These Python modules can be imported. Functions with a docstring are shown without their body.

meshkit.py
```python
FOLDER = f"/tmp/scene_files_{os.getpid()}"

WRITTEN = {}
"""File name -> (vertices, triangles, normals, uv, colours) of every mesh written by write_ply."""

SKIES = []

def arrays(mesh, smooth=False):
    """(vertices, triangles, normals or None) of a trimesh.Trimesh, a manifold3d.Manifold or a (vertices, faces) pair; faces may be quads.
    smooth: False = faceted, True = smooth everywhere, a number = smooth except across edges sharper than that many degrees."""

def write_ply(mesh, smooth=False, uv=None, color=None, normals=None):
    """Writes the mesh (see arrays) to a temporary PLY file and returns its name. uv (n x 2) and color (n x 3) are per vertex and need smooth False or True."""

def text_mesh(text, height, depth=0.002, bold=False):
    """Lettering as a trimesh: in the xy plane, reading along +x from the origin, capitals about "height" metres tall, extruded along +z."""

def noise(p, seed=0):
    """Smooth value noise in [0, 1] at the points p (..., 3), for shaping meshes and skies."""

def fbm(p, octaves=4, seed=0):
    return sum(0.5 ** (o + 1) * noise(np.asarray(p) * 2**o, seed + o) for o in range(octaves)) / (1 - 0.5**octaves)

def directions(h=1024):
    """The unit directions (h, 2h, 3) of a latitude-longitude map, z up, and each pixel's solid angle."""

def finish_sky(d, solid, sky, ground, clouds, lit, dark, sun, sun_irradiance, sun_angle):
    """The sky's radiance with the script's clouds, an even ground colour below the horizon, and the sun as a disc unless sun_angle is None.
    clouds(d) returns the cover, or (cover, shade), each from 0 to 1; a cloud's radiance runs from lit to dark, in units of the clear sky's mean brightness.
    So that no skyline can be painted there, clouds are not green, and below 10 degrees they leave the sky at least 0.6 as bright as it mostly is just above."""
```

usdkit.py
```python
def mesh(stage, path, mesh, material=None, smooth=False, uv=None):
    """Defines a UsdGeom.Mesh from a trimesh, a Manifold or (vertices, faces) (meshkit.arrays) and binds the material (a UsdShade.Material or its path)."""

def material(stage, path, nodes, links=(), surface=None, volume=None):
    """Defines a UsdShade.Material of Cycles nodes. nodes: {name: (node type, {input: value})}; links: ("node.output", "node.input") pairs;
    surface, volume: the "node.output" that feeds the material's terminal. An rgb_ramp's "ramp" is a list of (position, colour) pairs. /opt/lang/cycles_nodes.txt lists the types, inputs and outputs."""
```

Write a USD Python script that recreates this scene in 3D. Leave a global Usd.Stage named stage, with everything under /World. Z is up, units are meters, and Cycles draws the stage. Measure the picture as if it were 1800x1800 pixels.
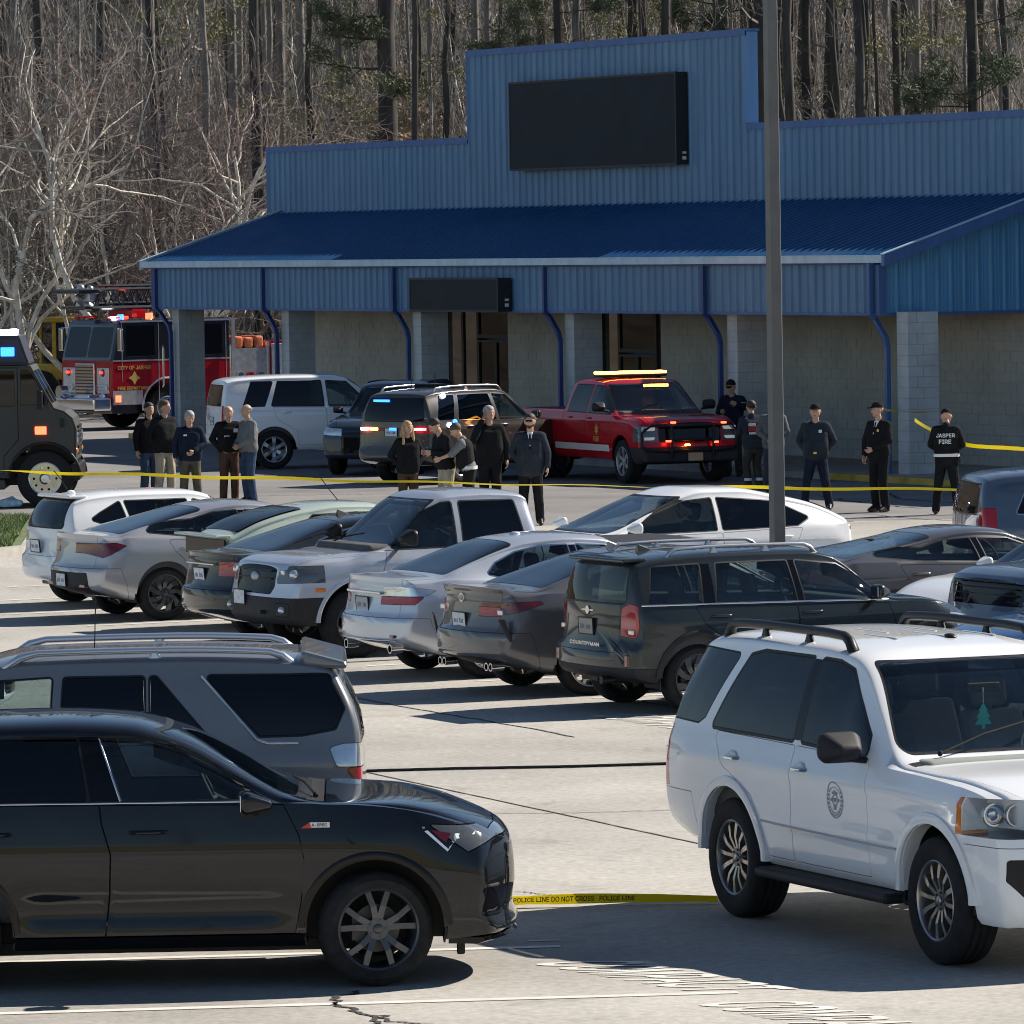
import math, random
import numpy as np, trimesh, usdkit, meshkit
import manifold3d as m3
from manifold3d import Manifold, CrossSection
from scipy.interpolate import PchipInterpolator
from pxr import Usd, UsdGeom, UsdLux, UsdShade, Gf, Sdf, Vt

stage = Usd.Stage.CreateInMemory()
UsdGeom.SetStageUpAxis(stage, 'Z')
UsdGeom.Xform.Define(stage, '/World'); UsdGeom.Scope.Define(stage, '/World/Looks')
rng = np.random.default_rng(7); random.seed(7)
PI = math.pi
# ------------------------------------------------------------------ camera, sky, sun
FP, CX, Y0, ROLL, CAMH = 10400.0, 900.0, 418.0, 0.016, 4.6      # calibration in pixels of the 1800 px photograph
EXPOSURE = 0.72
SUN_AZ, SUN_EL = math.radians(62.0), math.radians(39.6)         # azimuth clockwise from +y
pit = math.atan((900 - Y0) / FP)
fwd = np.array([0, math.cos(pit), -math.sin(pit)]); r0 = np.array([1.0, 0, 0]); u0 = np.array([0, math.sin(pit), math.cos(pit)])
rgt = math.cos(ROLL) * r0 - math.sin(ROLL) * u0; upv = math.sin(ROLL) * r0 + math.cos(ROLL) * u0
eye = np.array([0, 0, CAMH])
cam = UsdGeom.Camera.Define(stage, '/World/camera')
M = Gf.Matrix4d(*rgt, 0, *upv, 0, *(-fwd), 0, *eye, 1)
cam.AddTransformOp().Set(M)
cam.CreateHorizontalApertureAttr(36.0); cam.CreateVerticalApertureAttr(36.0)
cam.CreateFocalLengthAttr(36.0 * FP / 1800); cam.CreateClippingRangeAttr(Gf.Vec2f(1, 5000))
cam.CreateExposureAttr(EXPOSURE)
sund = np.array([math.sin(SUN_AZ) * math.cos(SUN_EL), math.cos(SUN_AZ) * math.cos(SUN_EL), math.sin(SUN_EL)])
sky_m = usdkit.material(stage, '/World/Looks/sky_air', {
    's': ('sky_texture', dict(sky_type='single_scattering', sun_disc=False, sun_elevation=SUN_EL, sun_rotation=SUN_AZ, altitude=150.0, air_density=1.0, aerosol_density=0.04, ozone_density=2.5)),
    'b': ('background_shader', dict(strength=0.05))}, [('s.color', 'b.color')], surface='b.background')
dome = UsdLux.DomeLight.Define(stage, '/World/sky')
UsdShade.MaterialBindingAPI.Apply(dome.GetPrim()).Bind(sky_m)
dome.GetPrim().SetCustomDataByKey('kind', 'structure')
sun = UsdLux.DistantLight.Define(stage, '/World/sun')
sun.CreateNormalizeAttr(True); sun.CreateIntensityAttr(1.25); sun.CreateAngleAttr(0.53); sun.CreateColorAttr(Gf.Vec3f(1.0, 0.93, 0.83))
zax = sund; xax = np.cross([0, 0, 1.0], zax); xax /= np.linalg.norm(xax); yax = np.cross(zax, xax)
sun.AddTransformOp().Set(Gf.Matrix4d(*xax, 0, *yax, 0, *zax, 0, 0, 0, 60, 1))

def ray(px, py):
    return fwd + (px - CX) / FP * rgt - (py - 900) / FP * upv
def at_z(px, py, z=0.0):            # the point of height z seen at a place of the photograph
    d = ray(px, py); t = (z - CAMH) / d[2]; return eye + t * d
def at_d(px, py, D):                # the point at distance D along the view axis
    d = ray(px, py); return eye + D / d[1] * d
# ------------------------------------------------------------------ prims
used = {}
def numbered(path):
    n = used.get(path, 0); used[path] = n + 1
    return path if n == 0 else '%s_%03d' % (path, n)
def tag(p, label=None, cat=None, group=None, kind=None):
    for k, v in (('label', label), ('category', cat), ('group', group), ('kind', kind)):
        if v: p.SetCustomDataByKey(k, v)
def thing(name, label, cat, loc=(0, 0, 0), rz=0.0, group=None, kind=None):
    x = UsdGeom.Xform.Define(stage, numbered('/World/' + name))
    x.AddTranslateOp().Set(Gf.Vec3d(*map(float, loc))); x.AddRotateZOp().Set(math.degrees(rz))
    tag(x.GetPrim(), label, cat, group, kind); return x.GetPrim()
def part(parent, name, mesh, mt, smooth=False, label=None, kind=None):
    if parent is None: path = numbered('/World/' + name)
    else: path = numbered(str(parent.GetPath()) + '/' + name)
    if isinstance(mesh, (list, tuple)) and len(mesh) and not isinstance(mesh[0], np.ndarray): mesh = join(mesh)
    if smooth is not False and smooth is not None and smooth is not True:
        V, F_, Nn = soften(*arr(mesh), smooth); um = usdkit.mesh(stage, path, (V, F_), mt, False); um.CreateNormalsAttr(Vt.Vec3fArray.FromNumpy(Nn.astype(np.float32))); um.SetNormalsInterpolation('vertex'); p = um.GetPrim()
    else: p = usdkit.mesh(stage, path, mesh, mt, smooth).GetPrim()
    tag(p, label=label, kind=kind); return p
def soften(v, f, deg):
    """area weighted normals, shared only across edges flatter than deg degrees"""
    fn = np.cross(v[f[:, 1]] - v[f[:, 0]], v[f[:, 2]] - v[f[:, 0]]); un = fn / (np.linalg.norm(fn, axis=1, keepdims=True) + 1e-20)
    vi = f.ravel(); fi = np.repeat(np.arange(len(f)), 3); o = np.argsort(vi, kind='stable'); vs, fs = vi[o], fi[o]
    start = np.r_[0, np.nonzero(np.diff(vs))[0] + 1]; cnt = np.diff(np.r_[start, len(vs)]); n_of = np.repeat(cnt, cnt); s_of = np.repeat(start, cnt)
    A = np.repeat(np.arange(len(vs)), n_of); e = np.cumsum(n_of); B = np.arange(len(A)) - np.repeat(e - n_of, n_of) + np.repeat(s_of, n_of)
    ok = np.einsum('ij,ij->i', un[fs[A]], un[fs[B]]) > math.cos(math.radians(deg)); A, B = A[ok], B[ok]
    N = np.stack([np.bincount(A, fn[fs[B], k], len(vs)) for k in range(3)], 1); N /= np.linalg.norm(N, axis=1, keepdims=True) + 1e-20
    q = np.round(N * 200).astype(np.int64) + 200; key = ((vs.astype(np.int64) * 512 + q[:, 0]) * 512 + q[:, 1]) * 512 + q[:, 2]
    u, first, inv = np.unique(key, return_index=True, return_inverse=True); F2 = np.empty(len(vs), int); F2[o] = inv; return v[vs[first]], F2.reshape(-1, 3), N[first]
def copy_of(src, loc, rz, name, label=None, cat=None, group=None, scale=1.0):
    x = UsdGeom.Xform.Define(stage, numbered('/World/' + name))
    x.AddTranslateOp().Set(Gf.Vec3d(*map(float, loc))); x.AddRotateZOp().Set(math.degrees(rz))
    if scale != 1.0: x.AddScaleOp().Set(Gf.Vec3f(scale, scale, scale))
    p = x.GetPrim(); p.GetReferences().AddInternalReference(src.GetPath()); p.SetInstanceable(True)
    tag(p, label, cat, group); return p
# ------------------------------------------------------------------ mesh helpers
def arr(m):
    if isinstance(m, Manifold):
        q = m.to_mesh(); return np.array(q.vert_properties[:, :3], float), np.array(q.tri_verts)
    if isinstance(m, trimesh.Trimesh): return np.array(m.vertices), np.array(m.faces)
    v, f = np.asarray(m[0], float), np.asarray(m[1], int)
    if f.shape[1] == 4: f = np.vstack([f[:, [0, 1, 2]], f[:, [0, 2, 3]]])
    return v, f
def join(ms):
    V, Fs, n = [], [], 0
    for m in ms:
        v, f = arr(m)
        V.append(v); Fs.append(f + n); n += len(v)
    return np.vstack(V), np.vstack(Fs)
def mv(m, t=(0, 0, 0), rz=0, rx=0, ry=0, s=None):
    v, f = arr(m); v = v.copy()
    if s is not None: v = v * np.asarray(s)
    for ang, (i, j) in ((rx, (1, 2)), (ry, (2, 0)), (rz, (0, 1))):
        if ang:
            c, q = math.cos(ang), math.sin(ang); a, b = v[:, i].copy(), v[:, j].copy()
            v[:, i] = c * a - q * b; v[:, j] = q * a + c * b
    return v + np.asarray(t, float), f
BOXF = np.array([[0, 3, 2, 1], [4, 5, 6, 7], [0, 1, 5, 4], [1, 2, 6, 5], [2, 3, 7, 6], [3, 0, 4, 7]])
def box(x0, x1, y0, y1, z0, z1):
    v = np.array([[x0, y0, z0], [x1, y0, z0], [x1, y1, z0], [x0, y1, z0], [x0, y0, z1], [x1, y0, z1], [x1, y1, z1], [x0, y1, z1]], float)
    return v, np.vstack([BOXF[:, [0, 1, 2]], BOXF[:, [0, 2, 3]]])
def mbox(x0, x1, y0, y1, z0, z1):
    return Manifold.cube((x1 - x0, y1 - y0, z1 - z0)).translate((x0, y0, z0))
def sph(c, r, n=10): return Manifold.sphere(r, n).translate(tuple(map(float, c)))
def hull(*ms): return Manifold.batch_hull(list(ms))
def rbox(x0, x1, y0, y1, z0, z1, r=0.02, n=10):
    r = min(r, (x1 - x0) / 2.01, (y1 - y0) / 2.01, (z1 - z0) / 2.01)
    return hull(*[sph((x, y, z), r, n) for x in (x0 + r, x1 - r) for y in (y0 + r, y1 - r) for z in (z0 + r, z1 - r)])
def tube(pts, rad, sides=8, cap=True):
    p = np.asarray(pts, float); n = len(p)
    t = np.gradient(p, axis=0); t /= np.linalg.norm(t, axis=1, keepdims=True) + 1e-12
    ref = np.where(np.abs(t[:, 2:]) < 0.9, [0, 0, 1.0], [1.0, 0, 0]); a = np.cross(t, ref); a /= np.linalg.norm(a, axis=1, keepdims=True) + 1e-12
    b = np.cross(t, a); ang = np.arange(sides) * 2 * PI / sides; R = np.broadcast_to(rad, (n,))
    v = p[:, None] + R[:, None, None] * (np.cos(ang)[None, :, None] * a[:, None] + np.sin(ang)[None, :, None] * b[:, None])
    i, j = np.meshgrid(np.arange(n - 1), np.arange(sides), indexing='ij')
    q = np.stack([i * sides + j, (i + 1) * sides + j, (i + 1) * sides + (j + 1) % sides, i * sides + (j + 1) % sides], -1).reshape(-1, 4)
    f = np.vstack([q[:, [0, 1, 2]], q[:, [0, 2, 3]]]); v = v.reshape(-1, 3)
    if cap:
        e0 = [[0, k + 1, k] for k in range(1, sides - 1)]; o = (n - 1) * sides; e1 = [[o, o + k, o + k + 1] for k in range(1, sides - 1)]
        f = np.vstack([f, [[0, k, k + 1] for k in range(1, sides - 1)], [[o, o + k + 1, o + k] for k in range(1, sides - 1)]])
    return v, f
def lathe_y(prof, seg=40):            # prof: closed list of (radius, y), revolved about the y axis
    p = np.asarray(prof, float); n = len(p); a = np.arange(seg) * 2 * PI / seg
    v = np.stack([p[None, :, 0] * np.cos(a)[:, None], np.broadcast_to(p[None, :, 1], (seg, n)), p[None, :, 0] * np.sin(a)[:, None]], -1).reshape(-1, 3)
    i, j = np.meshgrid(np.arange(seg), np.arange(n), indexing='ij')
    q = np.stack([i * n + j, i * n + (j + 1) % n, ((i + 1) % seg) * n + (j + 1) % n, ((i + 1) % seg) * n + j], -1).reshape(-1, 4)
    return v, np.vstack([q[:, [0, 1, 2]], q[:, [0, 2, 3]]])
def grid_sheet(P):                    # P: (n, m, 3)
    n, m = P.shape[:2]; i, j = np.meshgrid(np.arange(n - 1), np.arange(m - 1), indexing='ij')
    q = np.stack([i * m + j, (i + 1) * m + j, (i + 1) * m + j + 1, i * m + j + 1], -1).reshape(-1, 4)
    return P.reshape(-1, 3), np.vstack([q[:, [0, 1, 2]], q[:, [0, 2, 3]]])
def quad(a, b, c, d): return np.array([a, b, c, d], float), np.array([[0, 1, 2], [0, 2, 3]])
def slab(poly, z0, z1):               # a flat polygon with thickness
    return CrossSection([np.asarray(poly, float)], m3.FillRule.Positive if area2(poly) > 0 else m3.FillRule.Negative).extrude(z1 - z0).translate((0, 0, z0))
def area2(p):
    p = np.asarray(p, float); x, y = p[:, 0], p[:, 1]; return float(np.dot(x, np.roll(y, -1)) - np.dot(y, np.roll(x, -1)))
def ccw(p): return p if area2(p) > 0 else list(reversed(list(p)))
def prism(poly, axis, a, b, off=0.0, rnd=0.0):
    """the polygon swept along an axis from a to b. axis y: points are (x, z); axis x: (y, z); axis z: (x, y)"""
    c = CrossSection([np.asarray(ccw(poly), float)])
    if rnd: c = c.offset(-rnd, m3.JoinType.Round, 2, 20).offset(rnd, m3.JoinType.Round, 2, 20)
    if off: c = c.offset(off, m3.JoinType.Round, 2, 20)
    e = c.extrude(abs(b - a)); lo, hi = min(a, b), max(a, b)
    if axis == 'z': return e.translate((0, 0, lo))
    if axis == 'y': return e.rotate((90, 0, 0)).translate((0, hi, 0))     # (x, y, z) -> (x, -z, y)
    return e.transform(np.array([[0, 0, 1, 0], [1, 0, 0, 0], [0, 1, 0, 0]], float)).translate((lo, 0, 0))
def text3(s, h, depth, mt=None, bold=True): return arr(meshkit.text_mesh(s, h, depth, bold))
# ------------------------------------------------------------------ materials
mats = {}
def mat(name, color, rough=0.5, metal=0.0, coat=0.0, var=0.0, vscale=8.0, bump=0.0, bscale=60.0, spec=0.5, emit=None, estr=0.0, rvar=0.0, color2=None, detail=4.0, stretch=None):
    if name in mats: return mats[name]
    nodes = {'p': ('principled_bsdf', dict(base_color=color, roughness=rough, metallic=metal, coat_weight=coat, coat_roughness=0.03, specular_ior_level=spec))}
    links = []
    if emit is not None: nodes['p'][1].update(emission_color=emit, emission_strength=estr)
    if var or bump or rvar or color2:
        nodes['g'] = ('texture_coordinate', {}); src = 'g.object'
        if stretch:
            nodes['mp'] = ('mapping', dict(scale=stretch)); links.append(('g.object', 'mp.vector')); src = 'mp.vector'
    if var or color2 or rvar:
        nodes['n'] = ('noise_texture', dict(scale=vscale, detail=detail, roughness=0.62)); links.append((src, 'n.vector'))
        if var or color2:
            lo = [c * (1 - var) for c in color]; hi = color2 or [min(1, c * (1 + var)) for c in color]
            nodes['r'] = ('rgb_ramp', dict(ramp=[(0.3, lo), (0.7, hi)])); links += [('n.fac', 'r.fac'), ('r.color', 'p.base_color')]
        if rvar:
            nodes['m'] = ('map_range', dict(from_min=0.3, from_max=0.7, to_min=max(0.02, rough - rvar), to_max=rough + rvar)); links += [('n.fac', 'm.value'), ('m.result', 'p.roughness')]
    if bump:
        nodes['n2'] = ('noise_texture', dict(scale=bscale, detail=3.0)); nodes['b'] = ('bump', dict(strength=bump, distance=0.01))
        links += [(src, 'n2.vector'), ('n2.fac', 'b.height'), ('b.normal', 'p.normal')]
    mats[name] = usdkit.material(stage, '/World/Looks/' + name, nodes, links, surface='p.BSDF'); return mats[name]
def paint(name, color, metal=0.35, rough=0.32, dust=0.04):
    """car paint: a flaky base under clear coat, with a trace of road dust"""
    if name in mats: return mats[name]
    nodes = {'g': ('texture_coordinate', {}), 'n': ('noise_texture', dict(scale=900.0, detail=1.0)), 'd': ('noise_texture', dict(scale=2.2, detail=6.0, roughness=0.7)),
             'r': ('rgb_ramp', dict(ramp=[(0.35, [c * 0.9 for c in color]), (0.65, [min(1, c * 1.1) for c in color])])),
             'dm': ('map_range', dict(from_min=0.45, from_max=0.8, to_min=0.0, to_max=dust, clamp=True)), 'mx': ('mix', dict(mix_type='mix', color2=(0.42, 0.38, 0.32))),
             'rm': ('map_range', dict(from_min=0.4, from_max=0.8, to_min=0.02, to_max=0.07, clamp=True)),
             'p': ('principled_bsdf', dict(metallic=metal, roughness=rough, coat_weight=1.0, coat_roughness=0.03, specular_ior_level=0.05))}
    mats[name] = usdkit.material(stage, '/World/Looks/' + name, nodes, [('g.object', 'n.vector'), ('g.object', 'd.vector'), ('n.fac', 'r.fac'), ('r.color', 'mx.color1'), ('d.fac', 'dm.value'), ('dm.result', 'mx.fac'),
        ('mx.color', 'p.base_color'), ('d.fac', 'rm.value'), ('rm.result', 'p.coat_roughness')], surface='p.BSDF'); return mats[name]
def glass(name, tint, refl=1.0):
    if name in mats: return mats[name]
    mats[name] = usdkit.material(stage, '/World/Looks/' + name, {'t': ('transparent_bsdf', dict(color=tint)), 'g': ('glossy_bsdf', dict(color=(refl, refl, refl), roughness=0.01)),
        'w': ('layer_weight', dict(blend=0.5)), 'pw': ('math', dict(math_type='power', value2=4.5)), 'ma': ('math', dict(math_type='multiply_add', value2=0.92, value3=0.045, use_clamp=True)), 'm': ('mix_closure', {})},
        [('w.facing', 'pw.value1'), ('pw.value', 'ma.value1'), ('ma.value', 'm.fac'), ('t.BSDF', 'm.closure1'), ('g.BSDF', 'm.closure2')], surface='m.closure'); return mats[name]
RUB = mat('black_rubber', (0.018, 0.018, 0.019), 0.8, var=0.3, vscale=20, bump=0.25, bscale=120, spec=0.2)
TRIM = mat('black_trim', (0.012, 0.012, 0.013), 0.45, var=0.15, vscale=14, spec=0.3)
DARKP = mat('dark_plastic', (0.022, 0.022, 0.024), 0.6, var=0.25, vscale=6, bump=0.15, bscale=300, spec=0.3)
GLOSSB = mat('gloss_black', (0.004, 0.004, 0.005), 0.15, coat=0.7, spec=0.0)
CABIN = mat('cabin_dark', (0.06, 0.06, 0.063), 0.8, var=0.2)
CABING = mat('cabin_grey', (0.16, 0.155, 0.15), 0.85, var=0.15)
CHROME = mat('chrome', (0.75, 0.76, 0.78), 0.12, metal=1.0)
ALLOY = mat('alloy_silver', (0.55, 0.56, 0.58), 0.3, metal=0.85, var=0.1)
ALLOYD = mat('alloy_dark', (0.09, 0.092, 0.1), 0.3, metal=0.7, var=0.15)
ALLOYM = mat('alloy_machined', (0.42, 0.40, 0.38), 0.28, metal=0.9)
BRAKE = mat('brake_iron', (0.10, 0.095, 0.09), 0.6, metal=0.5, var=0.3)
TAILR = mat('tail_lamp_red', (0.30, 0.006, 0.010), 0.12, coat=1.0, var=0.12, vscale=30)
TAILD = mat('tail_lamp_dark', (0.10, 0.004, 0.008), 0.10, coat=1.0, var=0.12, vscale=24)
LAMPC = mat('lamp_clear', (0.66, 0.68, 0.70), 0.12, metal=0.75, coat=1.0, var=0.08, vscale=26)
LAMPD = mat('lamp_smoked', (0.10, 0.105, 0.11), 0.08, metal=0.3, coat=1.0, var=0.15, vscale=26)
AMBER = mat('lamp_amber', (0.62, 0.17, 0.02), 0.12, coat=1.0)
PLATE = mat('licence_plate', (0.62, 0.64, 0.66), 0.45, var=0.25, vscale=22)
PLATEB = mat('plate_marks', (0.10, 0.12, 0.2), 0.5)
GL_CLEAR = glass('glass_clear', (0.80, 0.86, 0.84))
GL_TINT = glass('glass_tinted', (0.72, 0.78, 0.78))
GL_DARK = glass('glass_privacy', (0.27, 0.29, 0.31))
GL_MID = glass('glass_smoke', (0.50, 0.55, 0.56))
GL_BLACK = glass('glass_dark', (0.10, 0.105, 0.115))
# ------------------------------------------------------------------ ground
def ground_mat(name, base, hi, speck=0.12, stain=(0.16, 0.15, 0.14), sc=1.0, rough=0.85):
    nodes = {'g': ('geometry', {}), 'n1': ('noise_texture', dict(scale=0.22 * sc, detail=9.0, roughness=0.62)), 'n2': ('noise_texture', dict(scale=14.0 * sc, detail=5.0, roughness=0.7)),
             'n3': ('noise_texture', dict(scale=1.1 * sc, detail=7.0, roughness=0.72, distortion=0.6)), 'v': ('voronoi_texture', dict(scale=60.0 * sc)),
             'r': ('rgb_ramp', dict(ramp=[(0.3, base), (0.7, hi)])),
             'sp': ('map_range', dict(from_min=0.3, from_max=0.7, to_min=1 - speck, to_max=1 + speck)), 'cs': ('combine_xyz', {}),
             'm1': ('mix', dict(mix_type='multiply', fac=1.0)), 'st': ('map_range', dict(from_min=0.56, from_max=0.74, to_min=0.0, to_max=0.55, clamp=True)),
             'm2': ('mix', dict(mix_type='mix', color2=stain)), 'bp': ('bump', dict(strength=0.35, distance=0.006)), 'p': ('principled_bsdf', dict(roughness=rough, specular_ior_level=0.25))}
    links = [('g.position', x + '.vector') for x in ('n1', 'n2', 'n3', 'v')] + [('n1.fac', 'r.fac'), ('n2.fac', 'sp.value'), ('sp.result', 'cs.x'), ('sp.result', 'cs.y'), ('sp.result', 'cs.z'),
             ('r.color', 'm1.color1'), ('cs.vector', 'm1.color2'), ('n3.fac', 'st.value'), ('st.result', 'm2.fac'), ('m1.color', 'm2.color1'), ('m2.color', 'p.base_color'), ('n2.fac', 'bp.height'), ('bp.normal', 'p.normal')]
    return usdkit.material(stage, '/World/Looks/' + name, nodes, links, surface='p.BSDF')
CONC = ground_mat('lot_concrete', (0.265, 0.250, 0.226), (0.46, 0.436, 0.395), 0.22, (0.15, 0.142, 0.13))
ASPH = ground_mat('grey_asphalt', (0.14, 0.134, 0.13), (0.25, 0.24, 0.23), 0.18, (0.09, 0.088, 0.088), 1.6)
EARTH = ground_mat('leaf_earth_shaded', (0.030, 0.024, 0.018), (0.085, 0.066, 0.048), 0.3, (0.06, 0.05, 0.035), 3.0, 0.95)  # litter colour darkened in place of the canopy shade, which is not modelled
PAINTW = mat('road_paint_white', (0.74, 0.72, 0.66), 0.7, color2=(0.50, 0.47, 0.42), vscale=3.0, detail=8.0)
PAINTY = mat('kerb_paint_yellow', (0.42, 0.30, 0.05), 0.7, var=0.4, vscale=2.0)
KERB = mat('kerb_concrete', (0.34, 0.32, 0.29), 0.85, var=0.25, vscale=2.5, bump=0.3)
CRACK = mat('crack_dark', (0.035, 0.033, 0.032), 0.9)
def st(name, kind='structure'): return dict(name=name, kind=kind)
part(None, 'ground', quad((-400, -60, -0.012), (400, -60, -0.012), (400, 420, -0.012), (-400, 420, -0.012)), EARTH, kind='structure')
lot = part(None, 'parking_lot', quad((-60, 4, 0), (60, 4, 0), (60, 93.2, 0), (-60, 95.6, 0)), CONC, kind='structure')
part(None, 'road', quad((-60, 95.6, -0.004), (60, 93.2, -0.004), (60, 158, -0.004), (-60, 158, -0.004)), ASPH, kind='structure')
def strip(pts, w, z):                  # a flat ribbon on the ground
    p = np.asarray(pts, float)[:, :2]; t = np.gradient(p, axis=0); t /= np.linalg.norm(t, axis=1, keepdims=True); n = np.stack([-t[:, 1], t[:, 0]], 1)
    w = np.broadcast_to(w, (len(p),))[:, None]; a, b = p + n * w / 2, p - n * w / 2
    V = np.concatenate([np.c_[b, np.full(len(p), z)], np.c_[a, np.full(len(p), z)]]); k = len(p)
    f = np.array([[i, i + 1, k + i + 1] for i in range(k - 1)] + [[i, k + i + 1, k + i] for i in range(k - 1)]); return V, f
def wander(a, b, n, amp, seed):
    r = np.random.default_rng(seed); t = np.linspace(0, 1, n)[:, None]; p = np.asarray(a)[None, :2] * (1 - t) + np.asarray(b)[None, :2] * t
    d = (np.asarray(b) - np.asarray(a))[:2]; d = np.array([-d[1], d[0]]) / np.linalg.norm(d)
    w = np.cumsum(r.normal(0, 1, n)); w -= np.linspace(w[0], w[-1], n); return p + d[None] * (w * amp)[:, None]
G = lambda x, y, z=0.0: at_z(x, y, z)
# joints and cracks in the concrete
for (a, b, w, amp) in (((560, 1340), (1360, 1512), 0.022, 0.004), ((600, 1222), (1010, 1296), 0.03, 0.012), ((820, 1432), (1240, 1423), 0.016, 0.01), ((630, 1742), (668, 1800), 0.035, 0.03), ((660, 1786), (760, 1815), 0.025, 0.03),
                        ((905, 1568), (1010, 1582), 0.014, 0.02), ((-40, 1330), (640, 1366), 0.02, 0.01), ((620, 1384), (760, 1381), 0.014, 0.012), ((1000, 1210), (1330, 1275), 0.016, 0.02)):
    part(lot, 'joint', strip(wander(G(*a), G(*b), 36, amp, int(a[0] + a[1])), w * (0.7 + 0.6 * np.abs(np.sin(np.arange(36) * 1.7))), 0.004), CRACK)
for (a, b) in (((1120, 905), (1330, 884)), ((1430, 872), (1620, 893)), ((1560, 866), (1680, 884)), ((430, 872), (690, 868)), ((150, 862), (420, 905)), ((1180, 893), (1500, 917))): part(lot, 'joint', strip(wander(G(*a), G(*b), 40, 0.05, int(a[0])), 0.05, 0.0035), CRACK)
# painted stall lines
HEAD = np.array([math.cos(math.radians(25.5)), math.sin(math.radians(25.5))]); ROWD = np.array([HEAD[1], -HEAD[0]])
def pline(a, b, w=0.1): part(lot, 'stall_line', strip([a[:2], (np.asarray(a[:2]) + np.asarray(b[:2])) / 2, b[:2]], w, 0.004), PAINTW)
pline(G(-60, 1784), G(1297, 1745), 0.11); pline(G(-60, 1694), G(985, 1664), 0.11); pline(G(430, 1600), G(760, 1592), 0.11)
pline(G(930, 1655), G(985, 1653), 0.05)
SB = np.array([-4.27, 72.2]); 
for k in range(-3, 9):
    o = SB + ROWD * 2.76 * (k - 0.0) - HEAD * 1.2 + ROWD * 0.45
    pline(o, o + HEAD * 5.6, 0.1)
    o2 = o + HEAD * 5.7; pline(o2, o2 + HEAD * 5.6, 0.1)
pa = SB - ROWD * 9 + HEAD * 4.5; pb = SB + ROWD * 25 + HEAD * 4.5; pline(pa, pb, 0.1)
# stall lettering
def lettering(word, org, ang, h, sx, name='stall_lettering'):
    v, f = text3(word, h, 0.0, bold=True) if False else arr(meshkit.text_mesh(word, h, 0.001, True))
    v = v.copy(); v[:, 0] *= sx; v[:, 2] = 0.0045 + v[:, 2]
    part(lot, name, mv((v, f), (org[0], org[1], 0), rz=ang), PAINTW)
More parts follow.
